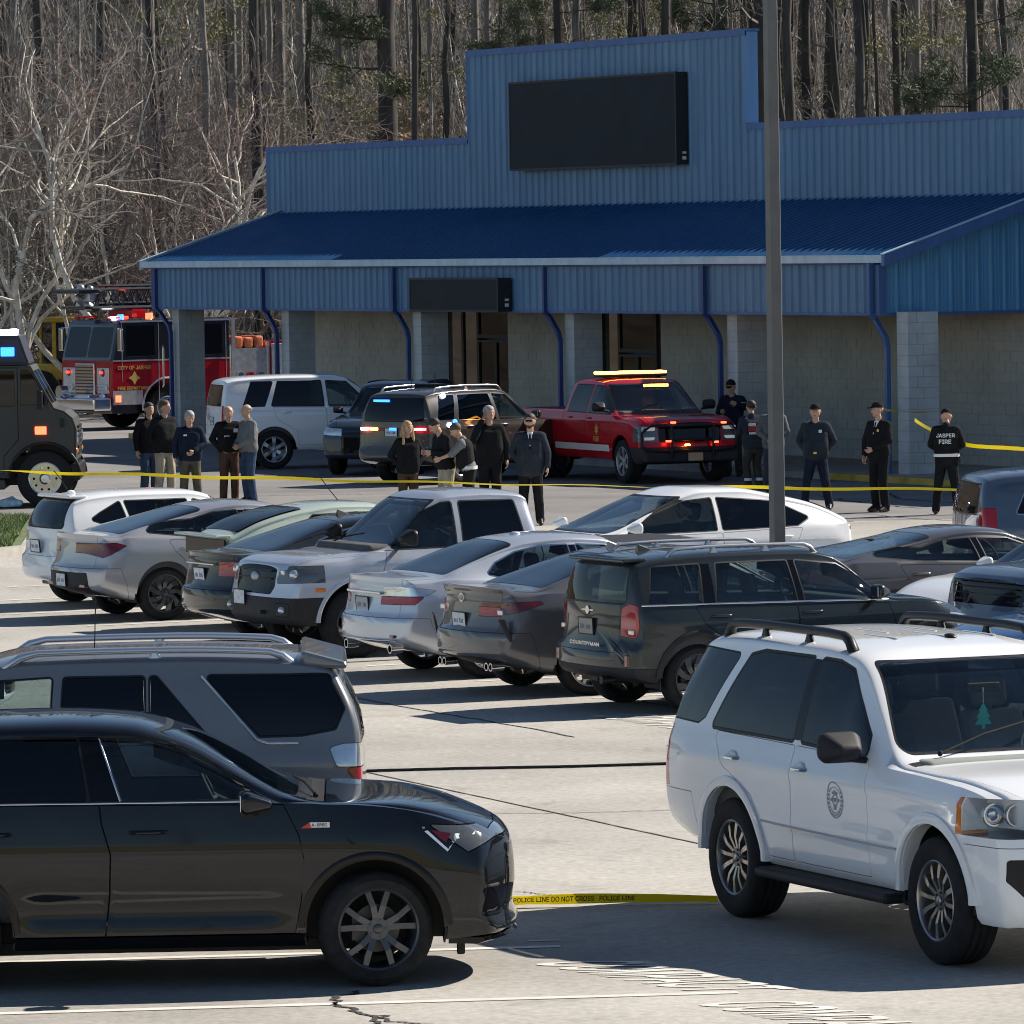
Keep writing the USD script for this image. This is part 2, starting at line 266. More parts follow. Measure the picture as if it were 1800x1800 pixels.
# ------------------------------------------------------------------ the shop building
E0 = np.array([6.87, 109.5, 0.0]); BPH = math.radians(-63.3)
BU = np.array([math.cos(BPH), math.sin(BPH), 0]); BN = np.array([-math.sin(BPH), math.cos(BPH), 0])
def fac(px, py, b=0.0):               # where a plane of the building, b metres behind the eaves line, is seen at a place of the photograph
    d = ray(px, py); t = ((E0 + BN * b - eye) @ BN) / (d @ BN); P = eye + t * d - E0; return float(P @ BU), float(P[2])
def metal(name, c, wear, rough=0.42):
    nodes = {'g': ('texture_coordinate', {}), 'mp': ('mapping', dict(scale=(2.5, 2.5, 0.35))), 'n': ('noise_texture', dict(scale=1.3, detail=7.0, roughness=0.65)), 'n2': ('noise_texture', dict(scale=0.35, detail=3.0)),
             'r': ('rgb_ramp', dict(ramp=[(0.32, [x * 0.82 for x in c]), (0.55, c), (0.78, wear)])), 'mr': ('map_range', dict(from_min=0.3, from_max=0.7, to_min=rough - 0.1, to_max=rough + 0.15)),
             'p': ('principled_bsdf', dict(metallic=0.0, specular_ior_level=0.5))}
    return usdkit.material(stage, '/World/Looks/' + name, nodes, [('g.object', 'mp.vector'), ('mp.vector', 'n.vector'), ('g.object', 'n2.vector'), ('n.fac', 'r.fac'), ('r.color', 'p.base_color'), ('n2.fac', 'mr.value'), ('mr.result', 'p.roughness')], surface='p.BSDF')
BLUEW = metal('blue_front_panel', (0.105, 0.215, 0.36), (0.155, 0.27, 0.41))  # front copy of the cladding blue, dulled for its shaded side
BLUEG = metal('blue_gable_panel_lit', (0.075, 0.26, 0.48), (0.11, 0.30, 0.52))  # same cladding as the front, brightened for the light its ends catch
BLUER = metal('deep_blue_roof', (0.014, 0.092, 0.24), (0.02, 0.108, 0.26), 0.30)
BLUET = metal('blue_trim', (0.05, 0.12, 0.30), (0.08, 0.16, 0.33))
BLUED = metal('navy_downspout', (0.016, 0.045, 0.17), (0.025, 0.06, 0.19))
GUTT = metal('gutter_blue_white', (0.46, 0.60, 0.72), (0.58, 0.68, 0.76), 0.3)
BLOCK = mat('painted_block', (0.38, 0.365, 0.33), 0.85, var=0.16, vscale=0.9, bump=0.3, bscale=60, detail=7.0)
BLOCKP = mat('pier_block', (0.44, 0.46, 0.47), 0.85, var=0.2, vscale=1.2, bump=0.4, bscale=60, detail=7.0)
MORT = mat('block_joint', (0.325, 0.312, 0.282), 0.9, var=0.15)
SOFF = mat('soffit', (0.20, 0.20, 0.20), 0.8)
bld = thing('shop_building', 'long low shop clad in blue ribbed metal with a stepped parapet and covered walkway', 'building', E0, BPH)
XL, XR = -33.9, 0.0
DP = 3.5                               # depth of the covered walkway
ZF, ZT, ZE = 3.1, 4.02, 4.13           # fascia bottom and top, eaves
EO = 0.05                               # the roof sheet starts this far before the fascia
SL = (5.27 - ZE) / (DP + EO)
def ribbed(x0, x1, zb, zt, step=0.305, d=0.042, wb=0.08, wt=0.03):
    """a ribbed sheet in the xz plane with ribs towards -y; zb, zt: heights or functions of x"""
    zb_ = zb if callable(zb) else (lambda x: zb); zt_ = zt if callable(zt) else (lambda x: zt)
    xs, ys = [x0], [0.0]; x = x0 + 0.02
    while x + wb < x1 - 0.001:
        xs += [x, x + (wb - wt) / 2, x + (wb + wt) / 2, x + wb]; ys += [0, -d, -d, 0]
        m = x + wb + (step - wb) / 3
        for q in (m, m + (step - wb) / 3):
            if q + 0.02 < x1: xs += [q - 0.012, q, q + 0.012]; ys += [0, -0.004, 0]
        x += step
    xs.append(x1); ys.append(0.0); xs, ys = np.array(xs), np.array(ys); o = np.argsort(xs, kind='stable'); xs, ys = xs[o], ys[o]
    P = np.zeros((2, len(xs), 3)); P[:, :, 0] = xs; P[:, :, 1] = ys; P[0, :, 2] = [zb_(a) for a in xs]; P[1, :, 2] = [zt_(a) for a in xs]
    v, f = grid_sheet(P); return v, f[:, ::-1]
def panels(name, x0, x1, zb, zt, place, m, w=0.915, label=None):
    n = max(1, int(round((x1 - x0) / w))); e = np.linspace(x0, x1, n + 1)
    for i in range(n):
        v, f = ribbed(e[i] + 0.002, e[i + 1] - 0.002, zb, zt, step=(e[i + 1] - e[i]) / 3)
        part(bld, name, (place(v, i), f), m)
off = lambda y: (lambda v, i: v + np.array([0, y - 0.001 * (i % 2), 0]))
TX0, TX1 = fac(822, 88, DP)[0], fac(1310, 55, DP)[0]
ZP, ZTW = 6.85, 8.78
XPL = fac(472, 300, DP)[0]
# parapet and tower: body plus ribbed panels
XEND = 9.5
part(bld, 'wall', [box(XPL, TX0, DP + 0.012, DP + 0.25, 4.9, ZP - 0.02), box(TX1, XEND, DP + 0.012, DP + 0.25, 4.9, ZP - 0.02), box(TX0, TX1, DP + 0.012, DP + 0.25, 4.9, ZTW - 0.02)], BLUET)
part(bld, 'wall', box(XPL + 0.05, XEND - 0.05, DP + 0.27, DP + 24, 0, 6.0), BLUET)
panels('parapet_panel', XPL, TX0, 5.22, ZP - 0.10, off(DP), BLUEW)
panels('parapet_panel', TX0, TX1, 5.22, ZTW - 0.10, off(DP), BLUEW)
panels('parapet_panel', TX1, XEND, 5.22, ZP - 0.10, off(DP), BLUEW)
def cap(x0, x1, z): part(bld, 'parapet_cap', [box(x0, x1, DP - 0.05, DP + 0.30, z - 0.03, z + 0.012), box(x0, x1, DP - 0.05, DP - 0.036, z - 0.13, z - 0.03)], BLUET)
cap(XPL - 0.04, TX0 - 0.003, ZP); cap(TX0 - 0.03, TX1 + 0.05, ZTW); cap(TX1 + 0.053, XEND, ZP)
for x in (XPL - 0.035, TX0 - 0.028, ):
    part(bld, 'corner_trim', box(x, x + 0.10, DP - 0.047, DP + 0.01, (5.2 if x < TX0 - 1 else ZP - 0.05), (ZP if x < TX0 - 1 else ZTW) - 0.132), BLUET)
part(bld, 'corner_trim', [box(TX1 - 0.09, TX1 + 0.022, DP - 0.046, DP + 0.008, ZP + 0.02, ZTW - 0.132), box(TX1 + 0.004, TX1 + 0.024, DP + 0.008, DP + 0.27, ZP + 0.02, ZTW - 0.05)], BLUEW)
part(bld, 'flashing', [box(XPL, XEND, DP - 0.06, DP - 0.04, 5.2, 5.30)], BLUET)
# lean-to roof
th = math.atan(SL); RL = (DP + EO) / math.cos(th)
def roofplace(v, i):
    w = np.zeros_like(v); s = v[:, 2]; h = -v[:, 1]                    # h: rib height above the sheet
    w[:, 0] = v[:, 0]; w[:, 1] = -EO + s * math.cos(th) - h * math.sin(th); w[:, 2] = ZE + s * math.sin(th) + h * math.cos(th) + 0.001 * (i % 2); return w
XRL, XRR = -34.30, 0.36
panels('roof_panel', XRL, XRR, 0.0, RL, roofplace, BLUER)
part(bld, 'roof_deck', (lambda v: (np.stack([v[0][:, 0], -EO + v[0][:, 2] * math.cos(th), ZE - 0.03 + v[0][:, 2] * math.sin(th) + v[0][:, 1]], 1), v[1]))(box(XRL + 0.03, XRR - 0.03, -0.04, 0.0, 0.02, RL)), BLUET)
part(bld, 'gutter', [box(XRL, XRR, -0.145, -0.04, ZE - 0.10, ZE - 0.085), box(XRL, XRR, -0.16, -0.146, ZE - 0.10, ZE + 0.03), box(XRL, XRR, -0.172, -0.148, ZE + 0.03, ZE + 0.045)], GUTT)
def rake(x, w, m):
    p = []
    for (y, z) in ((-0.17, ZE - 0.16), (DP, ZE - 0.16 + (DP + 0.17) * SL), (DP, ZE + 0.08 + (DP + EO) * SL), (-0.17, ZE + 0.05)): p.append((y, z))
    part(bld, 'rake_trim', prism(p, 'x', x, x + w), m)
rake(XRR, 0.10, BLUET); rake(XRL - 0.06, 0.06, GUTT)
part(bld, 'rake_trim', [mv(prism([(-0.18, ZE + 0.052), (DP, ZE + 0.083 + (DP + EO) * SL), (DP, ZE + 0.10 + (DP + EO) * SL), (-0.18, ZE + 0.07)], 'x', XRR - 0.03, XRR + 0.11))], GUTT)
part(bld, 'rake_trim', [mv(prism([(-0.18, ZE + 0.052), (DP, ZE + 0.083 + (DP + EO) * SL), (DP, ZE + 0.10 + (DP + EO) * SL), (-0.18, ZE + 0.07)], 'x', XRL - 0.07, XRL + 0.08))], GUTT)
# fascia, gable ends and soffit
panels('fascia_panel', XL, XR, ZF, ZT, off(0.0), BLUEW)
part(bld, 'fascia_trim', [box(XL - 0.02, XR, -0.05, 0.04, ZF - 0.05, ZF + 0.0)], BLUET)
part(bld, 'fascia_trim', [box(XL, XR, -0.13, 0.02, ZT - 0.02, ZT + 0.005)], BLUED)
def gable(x, sgn, m):
    e = np.arange(0.0, DP + 0.01, DP / 4); zt = lambda y: ZE + (y + EO) * SL - 0.12
    for i in range(4):
        v, f = ribbed(e[i] + 0.002, e[i + 1] - 0.002, ZF, zt, step=0.29, d=0.035, wb=0.09)
        w = np.stack([x + sgn * -v[:, 1], v[:, 0], v[:, 2]], 1)
        part(bld, 'gable_panel', (w, f if sgn > 0 else f[:, ::-1]), m)
    part(bld, 'fascia_trim', box(x - 0.03, x + 0.05, -0.045, DP, ZF - 0.052, ZF - 0.002), BLUET)
part(bld, 'gable_soffit', prism([(0.0, ZE - 0.10), (DP, ZE - 0.10 + DP * SL), (DP, ZE - 0.07 + DP * SL), (0.0, ZE - 0.07)], 'x', XR + 0.01, XRR), BLUET)
gable(XR + 0.012, 1, BLUEG); gable(XL - 0.012, -1, BLUEG)
part(bld, 'corner_trim', [box(XR - 0.07, XR + 0.055, -0.052, -0.006, ZF, ZT - 0.03), box(XR + 0.014, XR + 0.058, -0.006, 0.10, ZF, ZT - 0.03)], BLUET)
part(bld, 'corner_trim', [box(XL - 0.055, XL + 0.10, -0.052, -0.006, ZF, ZT - 0.03)], BLUED)
part(bld, 'soffit', box(XL + 0.05, XR - 0.05, 0.06, DP - 0.02, ZF + 0.02, ZF + 0.08), SOFF)
# piers
for a, b in ((305, 318), (497, 508), (728, 738), (995, 1008), (1280, 1293), (1578, 1595)):
    x0 = fac(a, 700, 0.25)[0]; w = 0.40
    pr = part(bld, 'pier', box(x0 + 0.008, x0 + w - 0.008, 0.258, 0.892, 0.1, ZF + 0.02), MORT)
    bl = []
    for r in range(15):
        z0 = 0.12 + r * 0.2
        for (bx0, bx1, by0, by1) in (((x0, x0 + w, 0.25, 0.57), (x0, x0 + w, 0.58, 0.90)) if r % 2 else ((x0, x0 + w, 0.25, 0.44), (x0, x0 + w, 0.45, 0.90))):
            bl.append(box(bx0, bx1, by0, by1, z0, z0 + 0.192))
    part(pr, 'block_work', bl, BLOCKP, kind='stuff')
# back wall of blocks with two glazed entrances
WX0, WX1 = -33.0, XEND
def on(px): return fac(px, 600, DP)[0]
open1 = (on(781), on(900)); open2 = (on(1056), on(1169)); gap = DP + 0.02
zw = ZF + 0.05
segs = ((WX0, open1[0]), (open1[1], open2[0]), (open2[1], WX1))
for (a, b) in segs:
    w = part(bld, 'wall', box(a, b, DP - 0.09, DP + 0.2, 0.1, zw), MORT)
    bl = []
    for r in range(16):
        x = a + (0.2 if r % 2 else 0.0); z0 = 0.1 + r * 0.2
        if z0 + 0.05 > zw: break
        if r % 2: bl.append(box(a, a + 0.195, DP - 0.10, DP - 0.08, z0 + 0.004, min(z0 + 0.196, zw)))
        while x < b - 0.03:
            bl.append(box(x + 0.004, min(x + 0.396, b), DP - 0.10 - 0.0012 * ((int(x * 7) + r) % 4), DP - 0.08, z0 + 0.004, min(z0 + 0.196, zw))); x += 0.4
    part(w, 'block_work', bl, BLOCK, kind='stuff')
GLB = glass('shop_glass', (0.16, 0.17, 0.17))
GLM = usdkit.material(stage, '/World/Looks/mirror_pane', {'t': ('transparent_bsdf', dict(color=(0.14, 0.15, 0.15))), 'g': ('glossy_bsdf', dict(color=(0.9, 0.9, 0.88), roughness=0.02)), 'm': ('mix_closure', dict(fac=0.42))}, [('t.BSDF', 'm.closure1'), ('g.BSDF', 'm.closure2')], surface='m.closure')
FRB = mat('bronze_frame', (0.02, 0.02, 0.021), 0.35, metal=0.4)
def storefront(x0, x1, cols, transom):
    """cols: list of (start, end, kind) along the wall"""
    for (a, b, kind) in cols:
        f = 0.05
        def frame(parent, nm, a, b, z0, z1, y=DP + 0.02):
            fr = part(parent, nm, [box(a, a + f, y, y + 0.1, z0, z1), box(b - f, b, y, y + 0.1, z0, z1), box(a + f, b - f, y, y + 0.1, z1 - f, z1), box(a + f, b - f, y, y + 0.1, z0, z0 + f * 1.6)], FRB)
            part(fr, 'pane', box(a + f, b - f, y + 0.035, y + 0.045, z0 + f * 1.6, z1 - f), GLM if kind == 'window' and z0 < 1 else GLB)
        if kind == 'window': frame(bld, 'window', a, b, 0.12, zw)
        else:
            frame(bld, 'door', a + 0.004, (a + b) / 2 - 0.004, 0.12, transom - 0.02); frame(bld, 'door', (a + b) / 2 + 0.004, b - 0.004, 0.12, transom - 0.02)
            frame(bld, 'window', a, b, transom + 0.02, zw)
x = [on(p) for p in (781, 811, 838, 900)]
storefront(x[0], x[3], [(x[0], x[1], 'window'), (x[1] + 0.005, x[2], 'window'), (x[2] + 0.005, x[3], 'door')], 2.35)
x = [on(p) for p in (1056, 1086, 1150, 1169)]
storefront(x[0], x[3], [(x[0], x[1], 'window'), (x[1] + 0.005, x[2], 'door'), (x[2] + 0.005, x[3], 'window')], 2.1)
part(bld, 'shop_dark_sheet', [box(open1[0] - 2, open2[1] + 2, DP + 0.28, DP + 0.3, 0.1, zw)], mat('shop_dark', (0.03, 0.03, 0.032), 0.9))  # upright dark sheet in place of the unlit shop inside
# walkway slab with a kerb, its edge painted yellow to the right
walk = part(bld, 'walkway', [box(XL - 0.4, XR + 10, -0.55, DP - 0.092, 0.0, 0.12)], KERB)
part(walk, 'yellow_kerb', [box(-1.2, XR + 10, -0.562, -0.552, 0.01, 0.121), box(-1.2, XR + 10, -0.562, -0.40, 0.121, 0.126)], PAINTY)
part(walk, 'yellow_kerb', [box(XL - 0.4, XL + 2.5, -0.562, -0.40, 0.121, 0.126), box(XL - 0.4, XL + 2.5, -0.562, -0.552, 0.01, 0.121)], PAINTY)
# downspouts
for px in (272, 460, 690, 955, 1235, 1527):
    x = fac(px, 500, -0.1)[0] + 0.05; a = 0.085; dx = 0.35 if px > 300 else 0.55
    px_ = x + 0.0
    path = [(px_, -0.10, ZT + 0.06), (px_, -0.10, ZF - 0.02), (px_ + 0.0, 0.0, ZF - 0.12), (px_ + dx * 0.5, 0.26 - 0.15, ZF - 0.45), (px_ + dx * 0.5, 0.15, ZF - 0.62), (px_ + dx * 0.5, 0.15, 0.14)]
    seg = []
    for p, q in zip(path[:-1], path[1:]):
        s = [mbox(-a / 2, a / 2, -a / 2, a / 2, -0.015, 0.015).translate(tuple(r)) for r in (p, q)]; seg.append(hull(*s))
    d = seg[0]
    for s in seg[1:]: d = d + s
    part(bld, 'downspout', d, BLUED if px < 1500 else BLUET)
# blank sign boards
SIGN = mat('sign_face_black', (0.010, 0.015, 0.023), 0.5, var=0.15, vscale=1.0, spec=0.15); SIGNS = mat('sign_side_black', (0.012, 0.012, 0.013), 0.5)
def board(x0, x1, z0, z1, y0, dep, label):
    t = thing('sign_board', label, 'sign', E0 + BU * x0 + BN * y0 + np.array([0, 0, z0]), BPH)
    W, H = x1 - x0, z1 - z0
    part(t, 'cabinet', box(0, W, -dep, 0, 0, H), SIGNS)
    part(t, 'face', box(0.035, W - 0.035, -dep - 0.012, -dep - 0.001, 0.035, H - 0.035), SIGN)
    part(t, 'frame', [box(-0.012, 0.033, -dep - 0.018, -dep + 0.03, -0.012, H + 0.012), box(W - 0.033, W + 0.012, -dep - 0.018, -dep + 0.03, -0.012, H + 0.012), box(0.033, W - 0.033, -dep - 0.018, -dep + 0.03, H - 0.033, H + 0.012), box(0.033, W - 0.033, -dep - 0.018, -dep + 0.03, -0.012, 0.033)], SIGNS)
    part(t, 'tag', box(W + 0.001, W + 0.006, -dep * 0.5, -dep * 0.5 + 0.09, 0.10, 0.17), PLATE)
    part(t, 'tag', box(W + 0.001, W + 0.006, -dep * 0.5, -dep * 0.5 + 0.09, 0.22, 0.27), PLATE)
    return t
s = [fac(895, 148, DP - 0.3), fac(1190, 288, DP - 0.3)]
board(s[0][0], s[1][0], 6.07, 7.99, DP - 0.04, 0.26, 'huge blank black sign board high on the stepped blue parapet')
s = [fac(724, 490, -0.3), fac(880, 545, -0.3)]
board(s[0][0], s[1][0], ZF - 0.03, 3.77, -0.05, 0.30, 'small blank black sign board on the fascia above the left entrance')
# ------------------------------------------------------------------ wooded hillside
BARKD = mat('bark_dark', (0.05, 0.042, 0.036), 0.9, var=0.45, vscale=5.0, bump=0.6, bscale=14, stretch=(1, 1, 0.25))
BARKM = mat('bark_grey', (0.17, 0.152, 0.135), 0.9, var=0.4, vscale=5.0, bump=0.5, bscale=14, stretch=(1, 1, 0.25))
BARKL = mat('bark_pale', (0.60, 0.545, 0.46), 0.85, var=0.35, vscale=4.0)
TWIG = mat('twig_brown', (0.20, 0.172, 0.145), 0.9, var=0.4, vscale=2.0)
TWIGR = mat('twig_reddish', (0.24, 0.175, 0.15), 0.9, var=0.4, vscale=2.0)
LEAFB = mat('dead_leaf', (0.33, 0.22, 0.13), 0.85, var=0.5, vscale=3.0)
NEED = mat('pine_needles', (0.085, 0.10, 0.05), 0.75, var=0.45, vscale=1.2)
NEEDL = mat('pine_needles_sunlit', (0.20, 0.19, 0.085), 0.75, var=0.4, vscale=1.2)  # lighter copy of the needle colour, with sunlight put in
xs, ys = np.meshgrid(np.linspace(-110, 120, 70), np.linspace(158, 420, 60), indexing='ij')
hz = 34 * np.clip((ys - 172 - 0.10 * xs) / 150, 0, 1) ** 0.85 + 0.5 * np.sin(xs * 0.21 + ys * 0.13) + 0.4 * np.sin(xs * 0.47 - ys * 0.31)
hz = np.where(ys < 160, -0.1, hz); hz = np.where(ys < 166, np.minimum(hz, 0.05 * (ys - 160)), hz)
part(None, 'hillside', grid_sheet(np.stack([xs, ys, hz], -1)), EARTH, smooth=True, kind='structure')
def hill_z(x, y):
    if y < 166: return 0.0
    return 34 * min(max((y - 172 - 0.10 * x) / 150, 0), 1) ** 0.85 + 0.5 * math.sin(x * 0.21 + y * 0.13) + 0.4 * math.sin(x * 0.47 - y * 0.31)
def many_tubes(lines, sides=3):
    V, Fs, m, by = [], [], 0, {}
    for p, r in lines: by.setdefault(len(p), []).append((p, r))
    for n, g in by.items():
        p = np.stack([x[0] for x in g]); R = np.stack([np.broadcast_to(x[1], (n,)) for x in g]); t = np.gradient(p, axis=1); t /= np.linalg.norm(t, axis=2, keepdims=True) + 1e-12
        ref = np.where(np.abs(t[:, :1, 2:]) < 0.9, [0, 0, 1.0], [1.0, 0, 0]); a = np.cross(t, np.broadcast_to(ref, t.shape)); a /= np.linalg.norm(a, axis=2, keepdims=True) + 1e-12; b = np.cross(t, a); an = np.arange(sides) * 2 * PI / sides
        v = p[:, :, None] + R[:, :, None, None] * (np.cos(an)[:, None] * a[:, :, None] + np.sin(an)[:, None] * b[:, :, None])
        L = len(g); o = (np.arange(L) * n * sides)[:, None, None]; i, j = np.arange(n - 1)[None, :, None] * sides, np.arange(sides)[None, None, :]; k = (np.arange(sides)[None, None, :] + 1) % sides
        q = np.stack(np.broadcast_arrays(o + i + j, o + i + sides + j, o + i + sides + k, o + i + k), -1).reshape(-1, 4) + m
        V.append(v.reshape(-1, 3)); Fs += [q[:, [0, 1, 2]], q[:, [0, 2, 3]]]; m += L * n * sides
    return np.vstack(V), np.vstack(Fs)
def grow(out, p, d, L, r, depth, R, kids=(6, 9), up=0.10, wob=0.28, ratio=0.55, taper=0.35, start=0.2, spread=1.0, thin=0.6):
    n = max(3, int(L / 0.35) if depth else 4); n = min(n, 9); pts = [p]; d = d / np.linalg.norm(d)
    for i in range(n):
        d = d + R.normal(0, wob, 3) * (0.6 if i else 0.2) + np.array([0, 0, up]); d /= np.linalg.norm(d); pts.append(pts[-1] + d * L / n)
    pts = np.array(pts); out.append((pts, np.linspace(r, max(r * taper, 0.006), n + 1)))
    if depth == 0: return
    for k in range(R.integers(*kids)):
        t = start + (1 - start) * R.random() ** 0.8; i = min(int(t * n), n - 1); q = pts[i] + (pts[i + 1] - pts[i]) * (t * n - i)
        e = pts[i + 1] - pts[i]; e /= np.linalg.norm(e); s = np.cross(e, R.normal(0, 1, 3)); s /= np.linalg.norm(s) + 1e-9
        a = R.uniform(0.5, 1.1) * spread; nd = e * math.cos(a) + s * math.sin(a)
        grow(out, q, nd, L * ratio * R.uniform(0.55, 1.1) * (1.15 - 0.4 * t), max(r * (1 - t * (1 - taper)) * thin, 0.007), depth - 1, R, kids, up, wob, ratio, taper, start, spread, thin)
def bare_proto(name, seed, H, r, limbs, mtrunk, mcrown, label, cat, loc, first=0.25, depth=2):
    R = np.random.default_rng(seed); n = 14; z = np.linspace(0, H, n); w = np.cumsum(R.normal(0, 0.09, (n, 2)), 0) * np.linspace(0, 1, n)[:, None] ** 0.7
    tr = np.c_[w, z]; rad = np.linspace(r, r * 0.35, n); rad[0] *= 1.35
    t = thing(name, label, cat, loc, R.uniform(0, 6.28))
    part(t, 'trunk', tube(tr, rad, 8), mtrunk, smooth=True)
    out = []
    for k in range(limbs):
        q = first + (1 - first) * R.random(); i = min(int(q * (n - 1)), n - 2); p = tr[i] + (tr[i + 1] - tr[i]) * (q * (n - 1) - i)
        a = R.uniform(0, 6.28); el = R.uniform(0.1, 1.0); d = np.array([math.cos(a) * math.cos(el), math.sin(a) * math.cos(el), math.sin(el)])
        grow(out, p, d, R.uniform(1.0, 2.6), rad[i] * R.uniform(0.18, 0.42), depth, R, kids=(4, 7), up=0.06, wob=0.25)
    part(t, 'crown', many_tubes(out, 3), mcrown); return t
def needles(centres, R, n, rad, ln=0.2, wd=0.016):
    C = np.repeat(centres, n, 0); m = len(C); o = R.normal(0, 1, (m, 3)); o /= np.linalg.norm(o, axis=1, keepdims=True); o *= (R.random((m, 1)) ** 0.6) * rad * np.array([1, 1, 0.55])
    d = R.normal(0, 1, (m, 3)) + o / rad * 0.8; d[:, 2] += 0.25; d /= np.linalg.norm(d, axis=1, keepdims=True); s = np.cross(d, R.normal(0, 1, (m, 3))); s /= np.linalg.norm(s, axis=1, keepdims=True)
    b = C + o; V = np.stack([b - s * wd, b + s * wd, b + d * ln * R.uniform(0.6, 1.2, (m, 1))], 1).reshape(-1, 3); return V, np.arange(3 * m).reshape(-1, 3)
def pine_proto(name, seed, H, r, zlo, zhi, nb, label, loc, mt, reach=2.4):
    R = np.random.default_rng(seed); n = 12; z = np.linspace(0, H, n); tr = np.c_[np.cumsum(R.normal(0, 0.04, (n, 2)), 0), z]
    t = thing(name, label, 'tree', loc, 0.0)
    part(t, 'trunk', tube(tr, np.linspace(r * 1.1, r * 0.6, n), 9), BARKD, smooth=True)
    out, cs = [], []
    for k in range(nb):
        zz = R.uniform(zlo, zhi); a = R.uniform(0, 6.28); p = np.array([np.interp(zz, z, tr[:, 0]), np.interp(zz, z, tr[:, 1]), zz]); L = R.uniform(0.6, 1.0) * reach
        d = np.array([math.cos(a), math.sin(a), R.uniform(-0.15, 0.35)]); o2 = []; grow(o2, p, d, L, r * 0.16, 1, R, kids=(4, 7), up=0.05, wob=0.12, ratio=0.5); out += o2
        cs += [q[-1] for q, _ in o2] + [q[len(q) * 2 // 3] for q, _ in o2]
    part(t, 'branch', many_tubes(out, 3), BARKD)
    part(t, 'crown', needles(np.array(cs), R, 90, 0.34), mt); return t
# big pale bare trees at the left edge of the lot
def bush_tree(seed, loc, stems, label, H, mt, rad=0.10, tw=None):
    R = np.random.default_rng(seed); t = thing('bare_tree', label, 'tree', loc, 0.0)
    st_, cr = [], []
    for k in range(stems):
        a = R.uniform(0, 6.28); sp = R.uniform(0.25, 0.95); d = np.array([math.cos(a) * sp, math.sin(a) * sp * 0.6, 1.0]); o = []
        grow(o, np.array([math.cos(a) * 0.15, math.sin(a) * 0.15, 0]), d, H * R.uniform(0.7, 1.0), rad * R.uniform(0.8, 1.25), 3, R, kids=(6, 9), up=0.05, wob=0.34, ratio=0.60, start=0.12, spread=1.15, thin=0.74)
        st_.append(o[0]); cr += o[1:]
    part(t, 'trunk', many_tubes(st_, 7), mt, smooth=True)
    big = [x for x in cr if x[1][0] > 0.026]; small = [x for x in cr if x[1][0] <= 0.026]
    part(t, 'crown', many_tubes(big, 5), mt, smooth=True); part(t, 'twigs', many_tubes(small, 3), tw or mt, kind='stuff'); return t
def gz(x, y): return (x, y, hill_z(x, y) - 0.1)
def at_col(px, D): d = ray(px, 600); q = eye + D / d[1] * d; return gz(q[0], q[1])
bush_tree(11, at_col(270, 158), 4, 'pale twisting bare tree directly behind the fire engine, left of the shop', 9.5, BARKL, 0.10, TWIGR)
bush_tree(12, at_col(30, 160), 4, 'pale bare tree with tangled branches at the left edge behind the armoured truck', 9.5, BARKL, 0.10, TWIG)
bush_tree(14, at_col(400, 163), 3, 'reddish bare tree rising above the left end of the shop roof', 9.0, TWIGR, 0.075)
bush_tree(15, at_col(150, 161), 4, 'greyish bare tree between the two pale tangled trees', 10.5, BARKL, 0.085, TWIG)
bush_tree(16, at_col(95, 166), 4, 'brown bare tree behind the gap between the left edge tree and the greyish tree', 10.5, BARKM, 0.08, TWIG)
bush_tree(17, at_col(330, 166), 4, 'brown bare tree behind the fire engine ladder, right of the palest tree', 10.0, BARKM, 0.08, TWIGR)
# tall dark trunks one can tell apart
def trunk_at(px, D, wpx, seed, label, kind='bare', H=20, name=None):
    r = wpx * D / FP / 2; loc = at_col(px, D)
    if kind == 'pine': return pine_proto('pine_tree', seed, H, r, 4.5, 12.5, 16, label, loc, NEED)
    return bare_proto('bare_tree', seed, H, r, 9, BARKD if kind == 'bare' else BARKM, TWIG, label, 'tree', loc, first=0.12)
for i, (px, D, w, kind, lab) in enumerate((
    (30, 176, 20, 'bare', 'dark straight trunk at the far left edge of the wood'), (78, 174, 24, 'bare', 'thick dark trunk second from the left edge of the wood'), (188, 172, 20, 'bare', 'dark trunk rising behind the pale tangled trees'),
    (278, 176, 17, 'bare', 'thin dark trunk in the gap above the pale tree'), (372, 170, 20, 'grey', 'grey trunk above the reddish bare tree'), (470, 168, 26, 'bare', 'thick dark trunk just left of the shop parapet end'),
    (482, 180, 12, 'grey', 'thin grey trunk beside the thick one at the parapet end'), (556, 170, 15, 'bare', 'slim dark trunk over the left parapet'), (678, 166, 38, 'pine', 'thickest dark pine trunk with green sprays left of the tower'),
    (736, 164, 17, 'bare', 'straight black trunk just left of the stepped tower'), (868, 175, 16, 'grey', 'grey trunk above the left part of the tower'), (990, 172, 18, 'pine', 'pine with light green sprays above the tower middle'),
    (1290, 176, 20, 'pine', 'pine with sunny green sprays above the tower right end'), (1402, 168, 24, 'bare', 'first dark trunk right of the lamp pole'), (1428, 176, 22, 'bare', 'dark forked trunk second right of the lamp pole'),
    (1476, 170, 16, 'bare', 'slender dark trunk third right of the lamp pole'), (1524, 166, 26, 'bare', 'thick grey black trunk mid way above the right parapet'), (1560, 172, 10, 'bare', 'thin curved black trunk above the right parapet'),
    (1640, 178, 10, 'grey', 'thin grey trunk above the right parapet'), (1716, 168, 22, 'pine', 'pine with dark low sprays near the right edge'), (1776, 170, 18, 'bare', 'dark trunk at the right edge of the wood'))):
    trunk_at(px, D, w, 100 + i, lab, kind, 19 + (i % 4))
